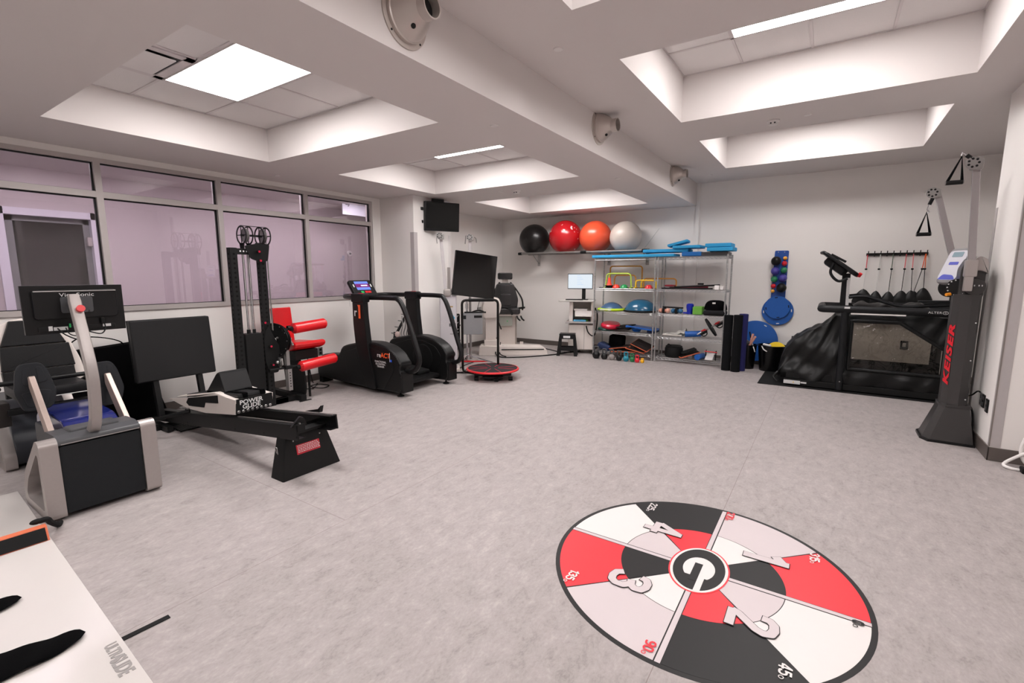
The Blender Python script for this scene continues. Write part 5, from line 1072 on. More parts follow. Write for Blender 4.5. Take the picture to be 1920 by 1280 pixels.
# ================================================================ computer cart
t = T('computer_cart', 'white wheeled equipment cart with shelves beside the wire shelving', 'cart', (-4.03, 8.62, 0), rz=20)
g = G(); g.b2((-0.25, -0.20, 0.08), (0.24, 0.20, 0.58), bev=0.02, seg=3); g.obj('cabinet', m_cream, t)
G().b2((0.06, -0.203, 0.09), (0.064, -0.199, 0.57)).obj('door_gap', m_greyd, t)
G().b2((-0.30, -0.26, 0.60), (0.25, 0.22, 0.635), bev=0.008).obj('lower_tray', mat('grey_tray', (160, 154, 152), rough=0.5), t)
G().b2((-0.24, -0.16, 0.635), (-0.17, 0.20, 1.02)).b2((0.18, -0.16, 0.635), (0.24, 0.20, 1.02)).b2((-0.24, 0.19, 0.635), (0.24, 0.20, 1.02)).obj('side_panel', m_cream, t)
G().b2((-0.44, -0.28, 1.02), (0.25, 0.22, 1.05), bev=0.008).obj('top_shelf', mat('pale_grey_top', (186, 182, 178), rough=0.5), t)
g = G(); g.box((0.04, -0.03, 0.80), (0.34, 0.30, 0.10), bev=0.012).box((0.04, -0.10, 0.745), (0.32, 0.34, 0.012), bev=0.004).box((-0.02, -0.05, 0.865), (0.26, 0.26, 0.03), bev=0.006)
for p_, nm in ((-1, 0), (1, 0)): pass
pr_ = tag(g.obj('printer', mat('white_printer_shell', (222, 218, 216), rough=0.4)), 'white desktop printer on the middle level of the cart', 'printer'); pr_.matrix_world = Matrix.Translation((-4.03, 8.62, 0)) @ Matrix.Rotation(math.radians(20), 4, 'Z')
for x in (-0.2, 0.22):
    for y in (-0.14, 0.14): G().cyl((x - 0.012, y, 0.035), (x + 0.012, y, 0.035), 0.035, n=16).b2((x - 0.02, y - 0.01, 0.05), (x + 0.02, y + 0.01, 0.09)).obj('caster', m_rub, t)
R20 = Matrix.Translation((-4.03, 8.62, 0)) @ Matrix.Rotation(math.radians(20), 4, 'Z')
t = T('desktop_monitor', 'lit white computer monitor on a black stand on top of the cart', 'monitor', R20 @ Vector((-0.03, 0.02, 1.05)), rz=20)
G().box((-0.02, -0.03, 0.36), (0.49, 0.03, 0.30), bev=0.005).obj('casing', m_blkp, t)
m_ms = mat('lit_white_screen', (60, 64, 70), emit=((232, 242, 250), 0.75), var=0.0, rough=0.3)
G().b2((-0.255, -0.047, 0.225), (0.215, -0.0455, 0.498)).obj('screen', m_ms, t)
G().box((0.05, 0.0, 0.12), (0.07, 0.03, 0.24)).box((0.04, -0.02, 0.006), (0.2, 0.17, 0.012), bev=0.004).obj('stand', m_blkp, t)
g = G()
for i in range(6): g.b2((-0.08, -0.0478, 0.47 - i * 0.035), (-0.02 + 0.03 * (i % 3), -0.047, 0.475 - i * 0.035))
g.obj('screen_text', mat('grey_blue_text', (150, 175, 200), emit=((120, 150, 185), 0.6), var=0), t)
o = G().box((0, 0, 0), (0.34, 0.13, 0.018), bev=0.005).obj('keyboard', m_blkp); o.location = R20 @ Vector((-0.14, -0.16, 1.06)); o.rotation_euler = (0, 0, math.radians(20)); tag(o, 'black keyboard on the cart top below the monitor', 'keyboard')
o = G().box((0, 0, 0), (0.24, 0.16, 0.03), bev=0.006).obj('blue_box', mat('sky_blue_card', (92, 176, 218), rough=0.6)); o.location = R20 @ Vector((-0.03, -0.14, 0.652)); o.rotation_euler = (0, 0, math.radians(20)); tag(o, 'flat sky blue box on the cart tray', 'box')
o = G().box((0, 0, 0), (0.11, 0.08, 0.03), rot=(0, 8, 0), bev=0.006).obj('green_sponge', mat('neon_green', (110, 226, 60), rough=0.6)); o.location = R20 @ Vector((0.06, -0.06, 0.655)); o.rotation_euler = (0, 0, math.radians(20)); tag(o, 'neon green packet beside the blue box', 'packet')
o = G(R20).tube(smoothpath([(0.26, -0.18, 0.86), (0.30, -0.22, 0.84), (0.31, -0.24, 0.65), (0.28, -0.26, 0.42), (0.22, -0.26, 0.37), (0.14, -0.25, 0.44), (0.10, -0.24, 0.56)]), 0.012, n=8).obj('scanner_cord', m_rub); tag(o, 'black curled cord hanging down the right side of the cart', 'cable')
o = G(R20).box((0.265, -0.19, 0.875), (0.03, 0.03, 0.07), bev=0.006).obj('hand_probe', m_rub); tag(o, 'black handset hooked on the upper right side of the cart', 'handset')
# step stool
t = T('step_stool', 'black folding plastic step stool in front of the cart', 'stool', (-4.10, 8.13, 0), rz=22)
G().b2((-0.15, -0.11, 0.405), (0.15, 0.11, 0.425), bev=0.006).obj('top', m_blkp, t)
g = G()
for i in range(9):
    for j in range(5): g.cyl((-0.12 + i * 0.03, -0.07 + j * 0.035, 0.424), (-0.12 + i * 0.03, -0.07 + j * 0.035, 0.427), 0.006, n=6)
g.obj('grip_dots', m_rub, t)['kind'] = 'stuff'
for sx in (-1, 1):
    for sy in (-1, 1): G().prism([(sx * 0.105, 0.41), (sx * 0.15, 0.41), (sx * 0.20, 0.0), (sx * 0.135, 0.0)], 0.03, frame((0, sy * 0.10, 0), (1, 0, 0), (0, -sy * 0.12, 1)), bev=0.006).obj('leg', m_blkp, t)
for lo, hi in (((-0.16, -0.12, 0.10), (0.16, -0.105, 0.17)), ((-0.16, 0.105, 0.10), (0.16, 0.12, 0.17)), ((-0.14, -0.115, 0.33), (0.14, -0.10, 0.41)), ((-0.14, 0.10, 0.33), (0.14, 0.115, 0.41))): G().b2(lo, hi, bev=0.004).obj('cross_brace', m_blkp, t)
G().b2((-0.07, -0.119, 0.35), (0.06, -0.115, 0.39)).obj('sticker', m_label, t)

# conduit behind the shelves, small outlets
struct('trim_9', G().b2((-2.26, YB - 0.02, 0.1), (-2.22, YB, 1.9), bev=0.004).b2((-2.28, YB - 0.03, 1.95), (-2.20, YB, 2.12), bev=0.004), m_guardl)
# ================================================================ wall ball rack and discs
MB_ = Matrix()
t = T('ball_board', 'tall blue wall board holding rows of coloured exercise balls', 'wall rack', (-0.68, 9.10, 1.55), rot=(0, math.radians(0.6), 0))
G().prism(f2([(-0.105, -0.42), (0.105, -0.42), (0.10, 0.385), (-0.10, 0.385)], 0.02), 0.03, frame((0, 0, 0), (1, 0, 0), (0, 0, 1)), bev=0.004).obj('board', mat('blue_board', (16, 70, 150), rough=0.45, var=0.08, scale=20), t)
for x in (-0.05, 0.04): G().cyl((x, -0.015, 0.36), (x, -0.018, 0.36), 0.008, n=10).obj('screw', m_steel, t)
bl = [(-0.74, 1.765, .075, (30, 29, 30), 'large black ball at the top left of the blue board'), (-0.615, 1.81, .03, (236, 170, 60), 'small yellow ball at the top right of the blue board'), (-0.62, 1.725, .04, (204, 26, 44), 'red ball below the upper yellow ball'),
      (-0.745, 1.60, .063, (70, 62, 150), 'purple ball below the upper black ball'), (-0.62, 1.615, .05, (34, 122, 80), 'green ball below the upper red ball'), (-0.75, 1.465, .051, (34, 122, 80), 'green ball in the left column of the blue board'),
      (-0.625, 1.485, .063, (70, 62, 150), 'purple ball in the right column of the blue board'), (-0.755, 1.355, .038, (204, 26, 44), 'red ball low in the left column'), (-0.635, 1.325, .075, (30, 29, 30), 'large black ball at the lower right of the blue board'), (-0.76, 1.27, .029, (236, 170, 60), 'small yellow ball at the lower left of the blue board')]
for x, z, r, c, lb in bl:
    o = G().ball((0, 0, 0), r, n=28).obj('toning_ball', mat('ball_%d_%d_%d' % c, c, rough=0.45, var=0.05)); o.location = (x - 0.005, 9.085 - r * 0.8, z); tag(o, lb, 'ball', 'weighted balls on the blue board')
def disc(name, x, z, r, y, label, tilt=0, slots=4, th=0.022, a0=20):
    t = T(name, label, 'balance board', (x, y, z), rot=(math.radians(tilt), 0, 0), group='round blue balance boards')
    G().lathe([(0, 0), (r - 0.004, 0), (r, 0.004), (r, th - 0.004), (r - 0.004, th), (0, th)], axis=(0, -1, 0), n=64).obj('disc', _M['cobalt_board'] if 'cobalt_board' in _M else mat('cobalt_board', (16, 84, 164), rough=0.5, var=0.08, scale=30), t)
    for i in range(slots):
        a = math.radians(a0 + i * 360 / slots); G().prism(rrect(0.045, 0.014, 0.006), 0.003, frame((0.87 * r * math.cos(a), -th - 0.001, 0.87 * r * math.sin(a)), (-math.sin(a), 0, math.cos(a)), (math.cos(a), 0, math.sin(a)))).obj('slot', m_gasket if r < 0.22 else m_label, t)
disc('balance_disc', -0.675, 0.935, 0.235, 9.10, 'larger round blue balance board hung on the wall under the ball board', slots=4, a0=5)
disc('balance_disc', -0.68, 1.0, 0.19, 9.07, 'smaller round blue balance board hung in front of the larger one', slots=4, a0=8)
disc('balance_disc', -0.97, 0.42, 0.345, 9.03, 'large round blue balance board standing on the floor behind the buckets', tilt=-4, slots=4, th=0.03, a0=62)
# buckets
def bucket(x, y, rt, rb, h, label):
    t = T('bucket', label, 'bucket', (x, y, 0), group='black tubs by the covered treadmill')
    G().lathe([(0, 0.012), (rb - 0.01, 0.012), (rt - 0.012, h - 0.01), (rt + 0.008, h - 0.01), (rt + 0.008, h), (rt - 0.006, h), (rt - 0.004, h - 0.03), (rb, 0.0), (0, 0.0)], n=44, cap=False).obj('tub', mat('glossy_black_tub', (16, 16, 18), rough=0.25, var=0.1, scale=5), t)
    return t
t = bucket(-1.03, 8.66, 0.135, 0.105, 0.40, 'narrow black tub full of rackets and grips between the rollers and wide tub')
G().tube(smoothpath([(0.09, -0.11, 0.38), (0.11, -0.14, 0.34), (0.12, -0.13, 0.30)]), 0.008, n=6).obj('rope_handle', m_white, t)
t = bucket(-0.68, 8.66, 0.205, 0.165, 0.415, 'wide black tub with a yellow disc inside')
G().tube(smoothpath([(-0.13, -0.165, 0.41), (-0.10, -0.19, 0.36), (-0.05, -0.20, 0.33)]), 0.008, n=6).obj('rope_handle', m_white, t)
o = G().lathe([(0, 0), (0.14, 0), (0.145, 0.01), (0.14, 0.02), (0, 0.02)], axis=(0, -1, 0.2), n=40).obj('yellow_disc', mat('sunflower_plastic', (240, 204, 20), rough=0.4)); o.location = (-0.62, 8.70, 0.32); tag(o, 'yellow disc poking out of the wide black tub', 'disc')
o = G().box((0, 0, 0), (0.12, 0.06, 0.03), rot=(0, 10, 0), bev=0.012, seg=3).obj('white_cloth', m_white); o.location = (-0.75, 8.62, 0.415); tag(o, 'small white cloth beside the yellow disc in the wide tub', 'cloth')
GRK = 'racket handles in the narrow tub'
for a, b, m_, lb in (((-1.02, 8.66, 0.30), (-0.97, 8.68, 0.575), m_pink, 'upright pale racket handle in the narrow black tub'), ((-1.05, 8.64, 0.30), (-0.925, 8.62, 0.54), m_pink, 'slanted salmon racket handle in the narrow black tub'), ((-0.94, 8.68, 0.30), (-1.0, 8.70, 0.50), m_white, 'white stick leaning left in the narrow tub'), ((-0.97, 8.72, 0.34), (-1.03, 8.74, 0.60), m_rub, 'thin black stick in the narrow tub')):
    stick('racket_handle', lb, 'racket', a, b, 0.017 if m_ is m_pink else 0.010, m_, GRK)
o = G().ball((0, 0, 0), 0.07, (1.1, 0.9, 0.8), n=16).ball((-0.05, 0, 0.05), 0.028, n=12).ball((0.0, 0, 0.075), 0.02, n=10).obj('grip_bundle', m_grey); o.location = (-1.08, 8.62, 0.43); tag(o, 'dark grey hand grips heaped in the narrow black tub', 'hand grips')

# ================================================================ pressurised treadmill
t = T('covered_treadmill', 'large black treadmill with a draped pressure cover and clear plastic side window', 'treadmill', (0.4, 8.0, 0))
K = Matrix.Translation((-0.4, -8.0, 0))
m_cov = mat('black_coated_cloth', (30, 31, 32), rough=0.42, var=0.1, scale=14, bump=0.15, spec=0.5)
m_padd = mat('black_foam_rail', (34, 36, 40), rough=0.5, var=0.06, scale=60)
k().b2((-0.42, 7.57, 0.02), (1.30, 8.42, 0.10), bev=0.008).b2((-0.40, 7.60, 0.10), (1.30, 8.40, 0.20), bev=0.01).obj('deck', m_blk2, t)
k().b2((-0.30, 7.80, 0.20), (1.28, 8.20, 0.207)).obj('belt', m_rub, t)
def ztop(x):
    P = [(-0.52, 0.15), (-0.50, 0.30), (-0.44, 0.50), (-0.33, 0.66), (-0.22, 0.735), (-0.04, 0.81), (0.06, 0.92), (0.12, 1.02), (1.30, 1.03), (1.4, 1.03)]
    for (a, za), (b, zb) in zip(P, P[1:]):
        if x <= b: return za + (zb - za) * (x - a) / (b - a)
    return 1.03
def inwin(x, z, e=0.0):
    if z < 0.315 - e or x < 0.305 - e or x > 1.24 + e or z > 0.935 + e: return False
    return z < 0.935 + e - max(0, (x - 0.80)) * 0.70
NU, NV = 88, 74
def cover(u, v):
    x = -0.52 + 1.82 * u; zt = ztop(x)
    hw = 0.36 if x > 0 else 0.36 * (1 - 0.35 * max(0, (-x / 0.52)) ** 2)
    bulge = 0.05
    p = v * 3   # 0-1 near wall, 1-2 top, 2-3 far wall
    wr = 0.014 * math.sin(11 * x + 9 * v * 3) + 0.010 * math.sin(23 * x - 16 * v * 3 + 2 * math.sin(5 * x))
    if x < 0.3: wr += 0.028 * math.sin(7 * (x * 1.3 + min(p, 1) * 0.9) + 1.2) * math.sin(min(p, 1) * PI) + 0.014 * math.sin(19 * (x - 0.5 * min(p, 1)))
    if p <= 1:
        z = 0.10 + (zt - 0.10) * p; y = 8.0 - hw - bulge * (1 - p) + 0.06 * p ** 3
        if z < 0.3: y -= 0.02 * math.sin((z - 0.1) / 0.2 * PI)
        y += wr * (0.25 if inwin(x, z, 0.05) else 1.0)
    elif p <= 2:
        q = p - 1; z = zt + 0.02 * math.sin(q * PI) + wr; y = 8.0 - hw + 0.06 + (2 * hw - 0.12) * q
    else:
        q = 3 - p; z = 0.10 + (zt - 0.10) * q; y = 8.0 + hw + bulge * (1 - q) - 0.06 * q ** 3 - wr
    return Vector((x, y, z))
g = k(); V_ = [[g.bm.verts.new(K @ cover(i / (NU - 1), j / (NV - 1))) for j in range(NV)] for i in range(NU)]
for i in range(NU - 1):
    for j in range(NV - 1):
        c = (cover((i + 0.5) / (NU - 1), (j + 0.5) / (NV - 1)))
        p = 3 * (j + 0.5) / (NV - 1)
        if p < 1 and inwin(c.x, c.z): continue
        if p > 2 and inwin(c.x, c.z): continue
        g.bm.faces.new((V_[i][j], V_[i + 1][j], V_[i + 1][j + 1], V_[i][j + 1]))
g.bm.faces.new([V_[0][j] for j in range(NV)]); g.obj('cover', m_cov, t, angle=80)
m_clr = glassy('clear_vinyl', (205, 200, 192), 1.3, 0.08)
nt = m_clr.node_tree; nz = nt.nodes.new('ShaderNodeTexNoise'); nz.inputs['Scale'].default_value = 5; nz.inputs['Detail'].default_value = 1.5; nz.inputs['Distortion'].default_value = 1.6; bp = nt.nodes.new('ShaderNodeBump'); bp.inputs['Strength'].default_value = 0.5; bp.inputs['Distance'].default_value = 0.06
tcn = nt.nodes.new('ShaderNodeTexCoord'); nt.links.new(tcn.outputs['Object'], nz.inputs[0]); nt.links.new(nz.outputs[0], bp.inputs['Height'])
for n_ in nt.nodes:
    if n_.type in ('BSDF_GLOSSY', 'FRESNEL'): nt.links.new(bp.outputs[0], n_.inputs['Normal'])
for far in (0, 1):
    g = k()
    def wfn(u, v):
        x = 0.27 + 1.01 * u; z0 = 0.295; z1 = 0.965 - max(0, x - 0.80) * 0.70
        z = z0 + (z1 - z0) * v; p = (z - 0.1) / (ztop(x) - 0.1); q = cover((x + 0.52) / 1.82, p / 3)
        y = q.y + 0.004 + 0.006 * math.sin(14 * x + 5 * z) * math.sin(9 * z)
        return (x, y if not far else 16.0 - y, z)
    g.grid(wfn, 40, 24); g.obj('clear_window', m_clr, t, angle=80)
for far in (0, 1):
    P = []
    O_ = [(0.30, 0.31), (1.245, 0.31), (1.245, 0.635), (0.80, 0.94), (0.30, 0.94), (0.30, 0.31)]
    for (xa, za), (xb, zb) in zip(O_, O_[1:]):
        for q in range(16):
            x = xa + (xb - xa) * q / 16; z = za + (zb - za) * q / 16; c_ = cover((x + 0.52) / 1.82, (z - 0.1) / (ztop(x) - 0.1) / 3); P.append((x, 16.0 - c_.y if far else c_.y - 0.002, z))
    g = k(); g.tube(P, 0.024, n=8, closed=True); g.obj('window_binding', m_cov, t, angle=80)
g = k(); g.tube([(0.84, 7.665, 0.93), (1.245, 7.64, 0.655)], 0.004, n=6); g.obj('window_zip', m_white, t)
k().tube(fillet([(1.35, 7.58, 1.09), (-0.05, 7.57, 1.095), (-0.05, 8.42, 1.095), (1.35, 8.42, 1.09)], 0.06, 5), 0.048, n=16).obj('handrail', m_padd, t)
for x, y in ((0.215, 7.575), (1.29, 7.575), (0.215, 8.42), (1.29, 8.42)):
    k().tube([(x + 0.01, y, 0.02), (x, y, 1.09)], 0.043, n=16).obj('post', m_padd, t)
    k().cyl((x + 0.01, y - 0.044, 0.14), (x + 0.01, y - 0.047, 0.14), 0.008, n=8).obj('post_screw', m_steel, t)
k().b2((0.275, 7.53, 1.035), (0.83, 7.545, 1.053)).obj('white_strip', m_white, t)
text('ALTER', 0.036, K @ frame((1.095, 7.529, 1.092), (1, 0, 0), (0, 0, 1)), m_ink, 'rail_lettering', t, cond=1.15, spacing=1.1)
g = k(); ring(g, [(0.026 * math.cos(a * PI / 10), 0.02 * math.sin(a * PI / 10)) for a in range(20)], [(0.022 * math.cos(a * PI / 10), 0.016 * math.sin(a * PI / 10)) for a in range(20)], 0.002, frame((1.19, 7.529, 1.092), (1, 0, 0), (0, 0, 1))); g.obj('logo_ring', m_ink, t)
text('G', 0.026, K @ frame((1.19, 7.529, 1.092), (1, 0, 0), (0, 0, 1)), m_ink, 'rail_lettering', t)
k().box((0.23, 7.525, 1.12), (0.06, 0.006, 0.024)).obj('warning_sticker', m_label, t)
k().box((-0.32, 7.565, 0.06), (0.20, 0.004, 0.05)).box((-0.18, 7.565, 0.065), (0.07, 0.004, 0.02)).obj('serial_label', m_label, t)
k().prism([(0, 0.009), (-0.01, -0.008), (0.01, -0.008)], 0.003, frame((-0.30, 7.562, 0.062), (1, 0, 0), (0, 0, 1))).obj('hazard_mark', m_yel, t)
g = k(); ring(g, [(0.042 * math.cos(a * PI / 14), 0.042 * math.sin(a * PI / 14)) for a in range(28)], [(0.037 * math.cos(a * PI / 14), 0.037 * math.sin(a * PI / 14)) for a in range(28)], 0.008, frame((-0.27, 7.60, 0.155), (1, 0, 0), (0, 0, 1))); g.obj('valve_ring', m_padd, t)
k().prism([(-0.10, 0.68), (0.09, 0.79), (0.01, 0.62), (-0.07, 0.60)], 0.004, frame((0, 7.655, 0), (1, 0, 0), (0, 0.10, 1))).obj('small_window', mat('fogged_vinyl', (130, 128, 118), rough=0.3), t)
k().tube(smoothpath([(-0.50, 7.62, 0.04), (-0.55, 7.65, 0.10), (-0.50, 7.70, 0.16), (-0.46, 7.75, 0.10)]), 0.02, n=8).obj('lift_latch', m_blk, t)
# console and its column
for y in (7.93, 8.09): k().bar((0.20, y, 1.10), (0.20, y, 1.56), 0.03, 0.09, bev=0.005).obj('console_upright', m_padd, t)
k().bar((0.235, 7.91, 1.13), (0.225, 7.91, 1.50), 0.004, 0.035, up=(1, 0, 0)).obj('scale_label', m_label, t)
Mc = frame((0.145, 8.0, 1.67), (1, 0, -0.78), (0, 1, 0))
g = G(K @ Mc); g.prism(f2([(-0.26, -0.22), (0.20, -0.24), (0.24, -0.10), (0.24, 0.10), (0.20, 0.24), (-0.26, 0.22)], 0.05), 0.05, bev=0.015); co = g.obj('console', m_blkp, t)
g = G(K @ Mc); g.prism(f2([(-0.20, -0.17), (0.10, -0.17), (0.10, 0.17), (-0.20, 0.17)], 0.04), 0.11, Matrix.Translation((0, 0, -0.06)), bev=0.03); g.obj('console_back', m_blkp, co)
g = G(K @ Mc); g.tube(fillet([(-0.10, -0.26, 0.0), (-0.28, -0.26, 0.0), (-0.31, 0, -0.02), (-0.28, 0.26, 0.0), (-0.10, 0.26, 0.0)], 0.06), 0.02, n=10).tube(smoothpath([(-0.10, -0.2, -0.04), (-0.04, -0.2, -0.16), (0.10, -0.18, -0.19), (0.16, -0.16, -0.10)]), 0.018, n=10); g.obj('grab_bar', m_padd, co)
g = G(K @ Mc); g.prism(rrect(0.2, 0.36, 0.01), 0.02, Matrix.Translation((-0.10, 0, 0.045)) @ Matrix.Rotation(-0.12, 4, 'Y')); g.obj('reading_rack', m_blkp, co)
k().cyl((0.33, 7.86, 1.52), (0.35, 7.84, 1.56), 0.022, n=14).obj('stop_knob', m_redp, co)
# hip lock bars and folded seal
for y in (7.74, 8.30):
    k().tube(smoothpath([(0.24, y, 1.245), (0.42, y, 1.26), (0.60, y, 1.20), (0.80, y, 1.145), (1.05, y, 1.16), (1.34, y, 1.185)]), 0.02, n=10).obj('hip_bar', m_padd, t)
k().tube([(0.95, 7.72, 1.215), (1.34, 7.72, 1.225)], 0.013, n=8).obj('hip_bar', m_padd, t)
def seal(u, v):
    a = v * 2 * PI; x = 0.30 + 0.80 * u; r = 0.09 + 0.02 * math.sin(9 * u) + 0.012 * math.sin(31 * u + 3 * a)
    return (x, 7.98 + 0.25 * math.cos(a) , 1.09 + r * math.sin(a) * (0.6 + 0.4 * math.sin(PI * u)) + 0.02 * math.sin(17 * u))
k().grid(seal, 50, 20).obj('waist_seal', m_cov, t, angle=80)
t2 = G().box((0, 0, 0.004), (2.25, 1.25, 0.008), bev=0.003).obj('floor_mat', m_rub); t2.location = (0.385, 8.12, 0); tag(t2, 'thin black rubber floor mat under the covered treadmill', 'mat')

# ================================================================ hook rail with shorts
t = T('hook_rail', 'narrow black wall rail with ten pegs above the treadmill', 'coat rack', (0.81, 9.11, 1.845))
G().b2((-0.36, -0.015, -0.02), (0.36, 0.01, 0.02), bev=0.003).obj('rail', mat('dark_bronze_rail', (38, 32, 28), rough=0.5), t)
for i in range(10): G().tube([(-0.34 + i * 0.0755, -0.01, -0.01), (-0.34 + i * 0.0755, -0.06, -0.03), (-0.338 + i * 0.0755, -0.065, 0.05)], 0.006, n=8).obj('peg', m_gasket, t)
SH = [(0.465, 0.455, 1.33, (220, 70, 84), 0.115, 'black shorts hung by a red and grey strap, leftmost on the hook rail', m_label), (0.62, 0.61, 1.305, (200, 200, 196), 0.09, 'black shorts hung by a pale grey strap, second on the hook rail', m_label), (0.77, 0.76, 1.30, (90, 104, 88), 0.09, 'black shorts hung by a grey green and black strap', m_rub),
      (0.92, 0.91, 1.315, (214, 90, 96), 0.105, 'black shorts hung by a dusty red strap in the middle of the rail', m_rub), (1.0, 1.02, 1.32, (226, 120, 124), 0.09, 'black shorts hung by the pink strap', m_rub), (1.135, 1.055, 1.31, (235, 96, 40), 0.08, 'black shorts on the orange strap crossing to the left', m_rub), (1.14, 1.155, 1.36, (240, 112, 50), 0.10, 'black shorts hung by the rightmost orange strap', m_rub)]
for i, (xt, xb, zb, c, w, lb, ms) in enumerate(SH):
    t = T('hanging_shorts', lb, 'shorts', (xb, 9.0, zb), group='black shorts hanging from the hook rail')
    y = 0.045
    G().tube([(xt - xb, y, 1.84 - zb), (xb * 0.25 + xt * 0.75 - xb - 0.0, y, 1.64 - zb)], 0.006, n=6).obj('cord', mat('cord_%d' % i if False else 'cord_%s' % ('red', 'pale', 'sage', 'dusty', 'pink', 'orange', 'amber')[i], c, rough=0.7), t)
    G().box((xt * 0.75 - xb * 0.75, y, 1.625 - zb), (0.03, 0.015, 0.025), bev=0.004).obj('buckle', m_rub, t)
    G().tube([(xt * 0.75 - xb * 0.75, y, 1.62 - zb), (0, y, 0.0)], 0.009 if ms is m_rub else 0.005, n=6, flat=0.5).obj('strap', ms, t)
    def sf(u, v, w=w, i=i):
        a = u * 2 * PI; r = 1.15 * w * (min(1, v * 2.2) ** 0.72) * (1 + 0.07 * math.sin(6 * a + i) * v)
        return (r * math.cos(a), 0.05 + 0.045 * math.sin(a) * min(1, v * 3) - 0.005, -0.42 * v ** 1.15)
    G().grid(sf, 30, 14, closed_u=True).obj('garment', m_cov, t, angle=70)

# ================================================================ right functional trainer
t = T('functional_trainer', 'tall dark grey cable column with red lettering and two raised silver arms', 'exercise machine', (1.04, 5.86, 0))
K = Matrix.Translation((-1.04, -5.86, 0))
m_gun = mat('gunmetal_paint', (64, 62, 62), rough=0.38, metal=0.35, var=0.08, scale=180)
m_gund = mat('dark_gunmetal', (46, 45, 46), rough=0.4, metal=0.3, var=0.08, scale=180)
def loft(g, A, B, z0, z1, cap=True):
    a = [g.bm.verts.new(g.M @ Vector((x, y, z0))) for x, y in A]; b = [g.bm.verts.new(g.M @ Vector((x, y, z1))) for x, y in B]; n = len(a)
    for i in range(n): g.bm.faces.new((a[i], a[(i + 1) % n], b[(i + 1) % n], b[i]))
    if cap: g.bm.faces.new(b); g.bm.faces.new(a[::-1])
base0 = [(0.90, 5.72), (1.205, 5.72), (1.205, 6.10), (0.90, 6.10), (0.855, 6.02), (0.855, 5.80)]
base1 = [(0.995, 5.775), (1.16, 5.775), (1.165, 6.02), (1.0, 6.02), (0.955, 5.97), (0.955, 5.83)]
g = k(); loft(g, base0, base1, 0.015, 0.345); loft(g, [((x - 1.03) * 1.06 + 1.03, (y - 5.9) * 1.06 + 5.9) for x, y in base1], [((x - 1.03) * 1.06 + 1.03, (y - 5.9) * 1.06 + 5.9) for x, y in base1], 0.335, 0.36)
ba = g.obj('base', m_gun, t, smooth=False)
k0 = [((x - 1.03) * 1.09 + 1.03 if x < 1.2 else x + 0.01, (y - 5.9) * 1.07 + 5.9) for x, y in base0]
g = k(); loft(g, k0, k0, 0.0, 0.022); g.obj('base_flange', m_gund, t, smooth=False)
cl = [(1.0, 5.785), (1.075, 5.765), (1.13, 5.785), (1.15, 5.83), (1.15, 5.98), (1.0, 6.0), (0.965, 5.96), (0.96, 5.84)]
g = k(); loft(g, cl, cl, 0.35, 1.37); g.obj('column', m_gun, t, smooth=False)
dl = Vector((1.0 - 0.96, 5.785 - 5.84, 0)).normalized()
Mt = frame(Vector((0.978, 5.810, 0.93)), (0, 0, 1), -dl); nrm = Mt.col[2].to_3d()
if nrm.dot(Vector((-1, -1, 0))) < 0: Mt = frame(Vector((0.978, 5.810, 0.93)), (0, 0, 1), dl)
Mt.translation = Vector((0.978, 5.810, 0.81)) + Mt.col[2].to_3d() * 0.002
text('KEISER', 0.072, K @ Mt, mat('red_lettering', (210, 22, 40), rough=0.4), 'column_lettering', t, off=0.003, shear=0.25, spacing=1.15, length=0.56)
for z in (0.42, 0.78, 1.12): k().cyl((1.12, 5.776, z), (1.122, 5.772, z), 0.006, n=8).obj('rivet', m_label, t)
g = k(); g.prism(f2([(0.985, 1.34), (0.985, 1.60), (1.03, 1.70), (1.12, 1.70), (1.155, 1.60), (1.155, 1.34)], 0.03), 0.16, XZ(5.90), bev=0.01); g.obj('head_housing', m_gun, t)
g = k(); g.prism(f2([(1.04, 1.58), (1.055, 1.68), (1.10, 1.71), (1.15, 1.68), (1.165, 1.55), (1.12, 1.58)], 0.02), 0.20, XZ(5.88), bev=0.01); g.obj('head_cap', m_silver, t)
g = k(); g.lathe([(0.02, 0), (0.072, 0), (0.076, 0.006), (0.072, 0.03), (0.02, 0.03)], (1.085, 5.81, 1.44), (0, -1, 0), n=36); dk = g.obj('side_disc', m_gun, t)
for x in (-0.03, 0.0, 0.02): k().box((1.11 + x, 5.778, 1.45), (0.008, 0.002, 0.014)).obj('disc_mark', m_label, dk)
g = k(); g.lathe([(0.035, 0), (0.078, 0), (0.078, 0.02), (0.035, 0.02)], (0.985, 5.86, 1.43), (-0.4, -1, 0), n=32); ix = g.obj('index_plate', m_blk, t)
for i in range(14):
    a = 2 * PI * i / 14; u = Vector((1, -0.4, 0)).normalized(); q = Vector((0.985, 5.86, 1.43)) + u * 0.067 * math.cos(a) + Vector((0, 0, 0.067 * math.sin(a))) + Vector((-0.4, -1, 0)).normalized() * 0.021
    k().ball(q, 0.006, n=8).obj('index_hole', m_label, ix)
k().cyl((0.935, 5.83, 1.37), (0.905, 5.81, 1.365), 0.014, n=12).obj('orange_pin', mat('orange_knob', (240, 150, 30), rough=0.4), t)
def cable_arm(a, b, w, nm):
    g = k(); g.bar(a, b, w, w * 0.7, bev=0.006, up=(0, 1, 0)); ar = g.obj(nm, mat('warm_grey_arm', (168, 163, 164), rough=0.28, metal=0.7, var=0.03), t); return ar
aR = cable_arm((1.035, 5.74, 1.62), (0.985, 5.74, 2.45), 0.052, 'cable_arm')
g = k(); g.box((1.035, 5.745, 1.60), (0.085, 0.07, 0.15), bev=0.012).box((1.03, 5.745, 1.47), (0.06, 0.06, 0.14), bev=0.01); g.obj('arm_sleeve', m_silver, t)
pulley_head(K @ frame((0.965, 5.715, 2.485), (1, 0, 0), (0, 0, 1)), t)
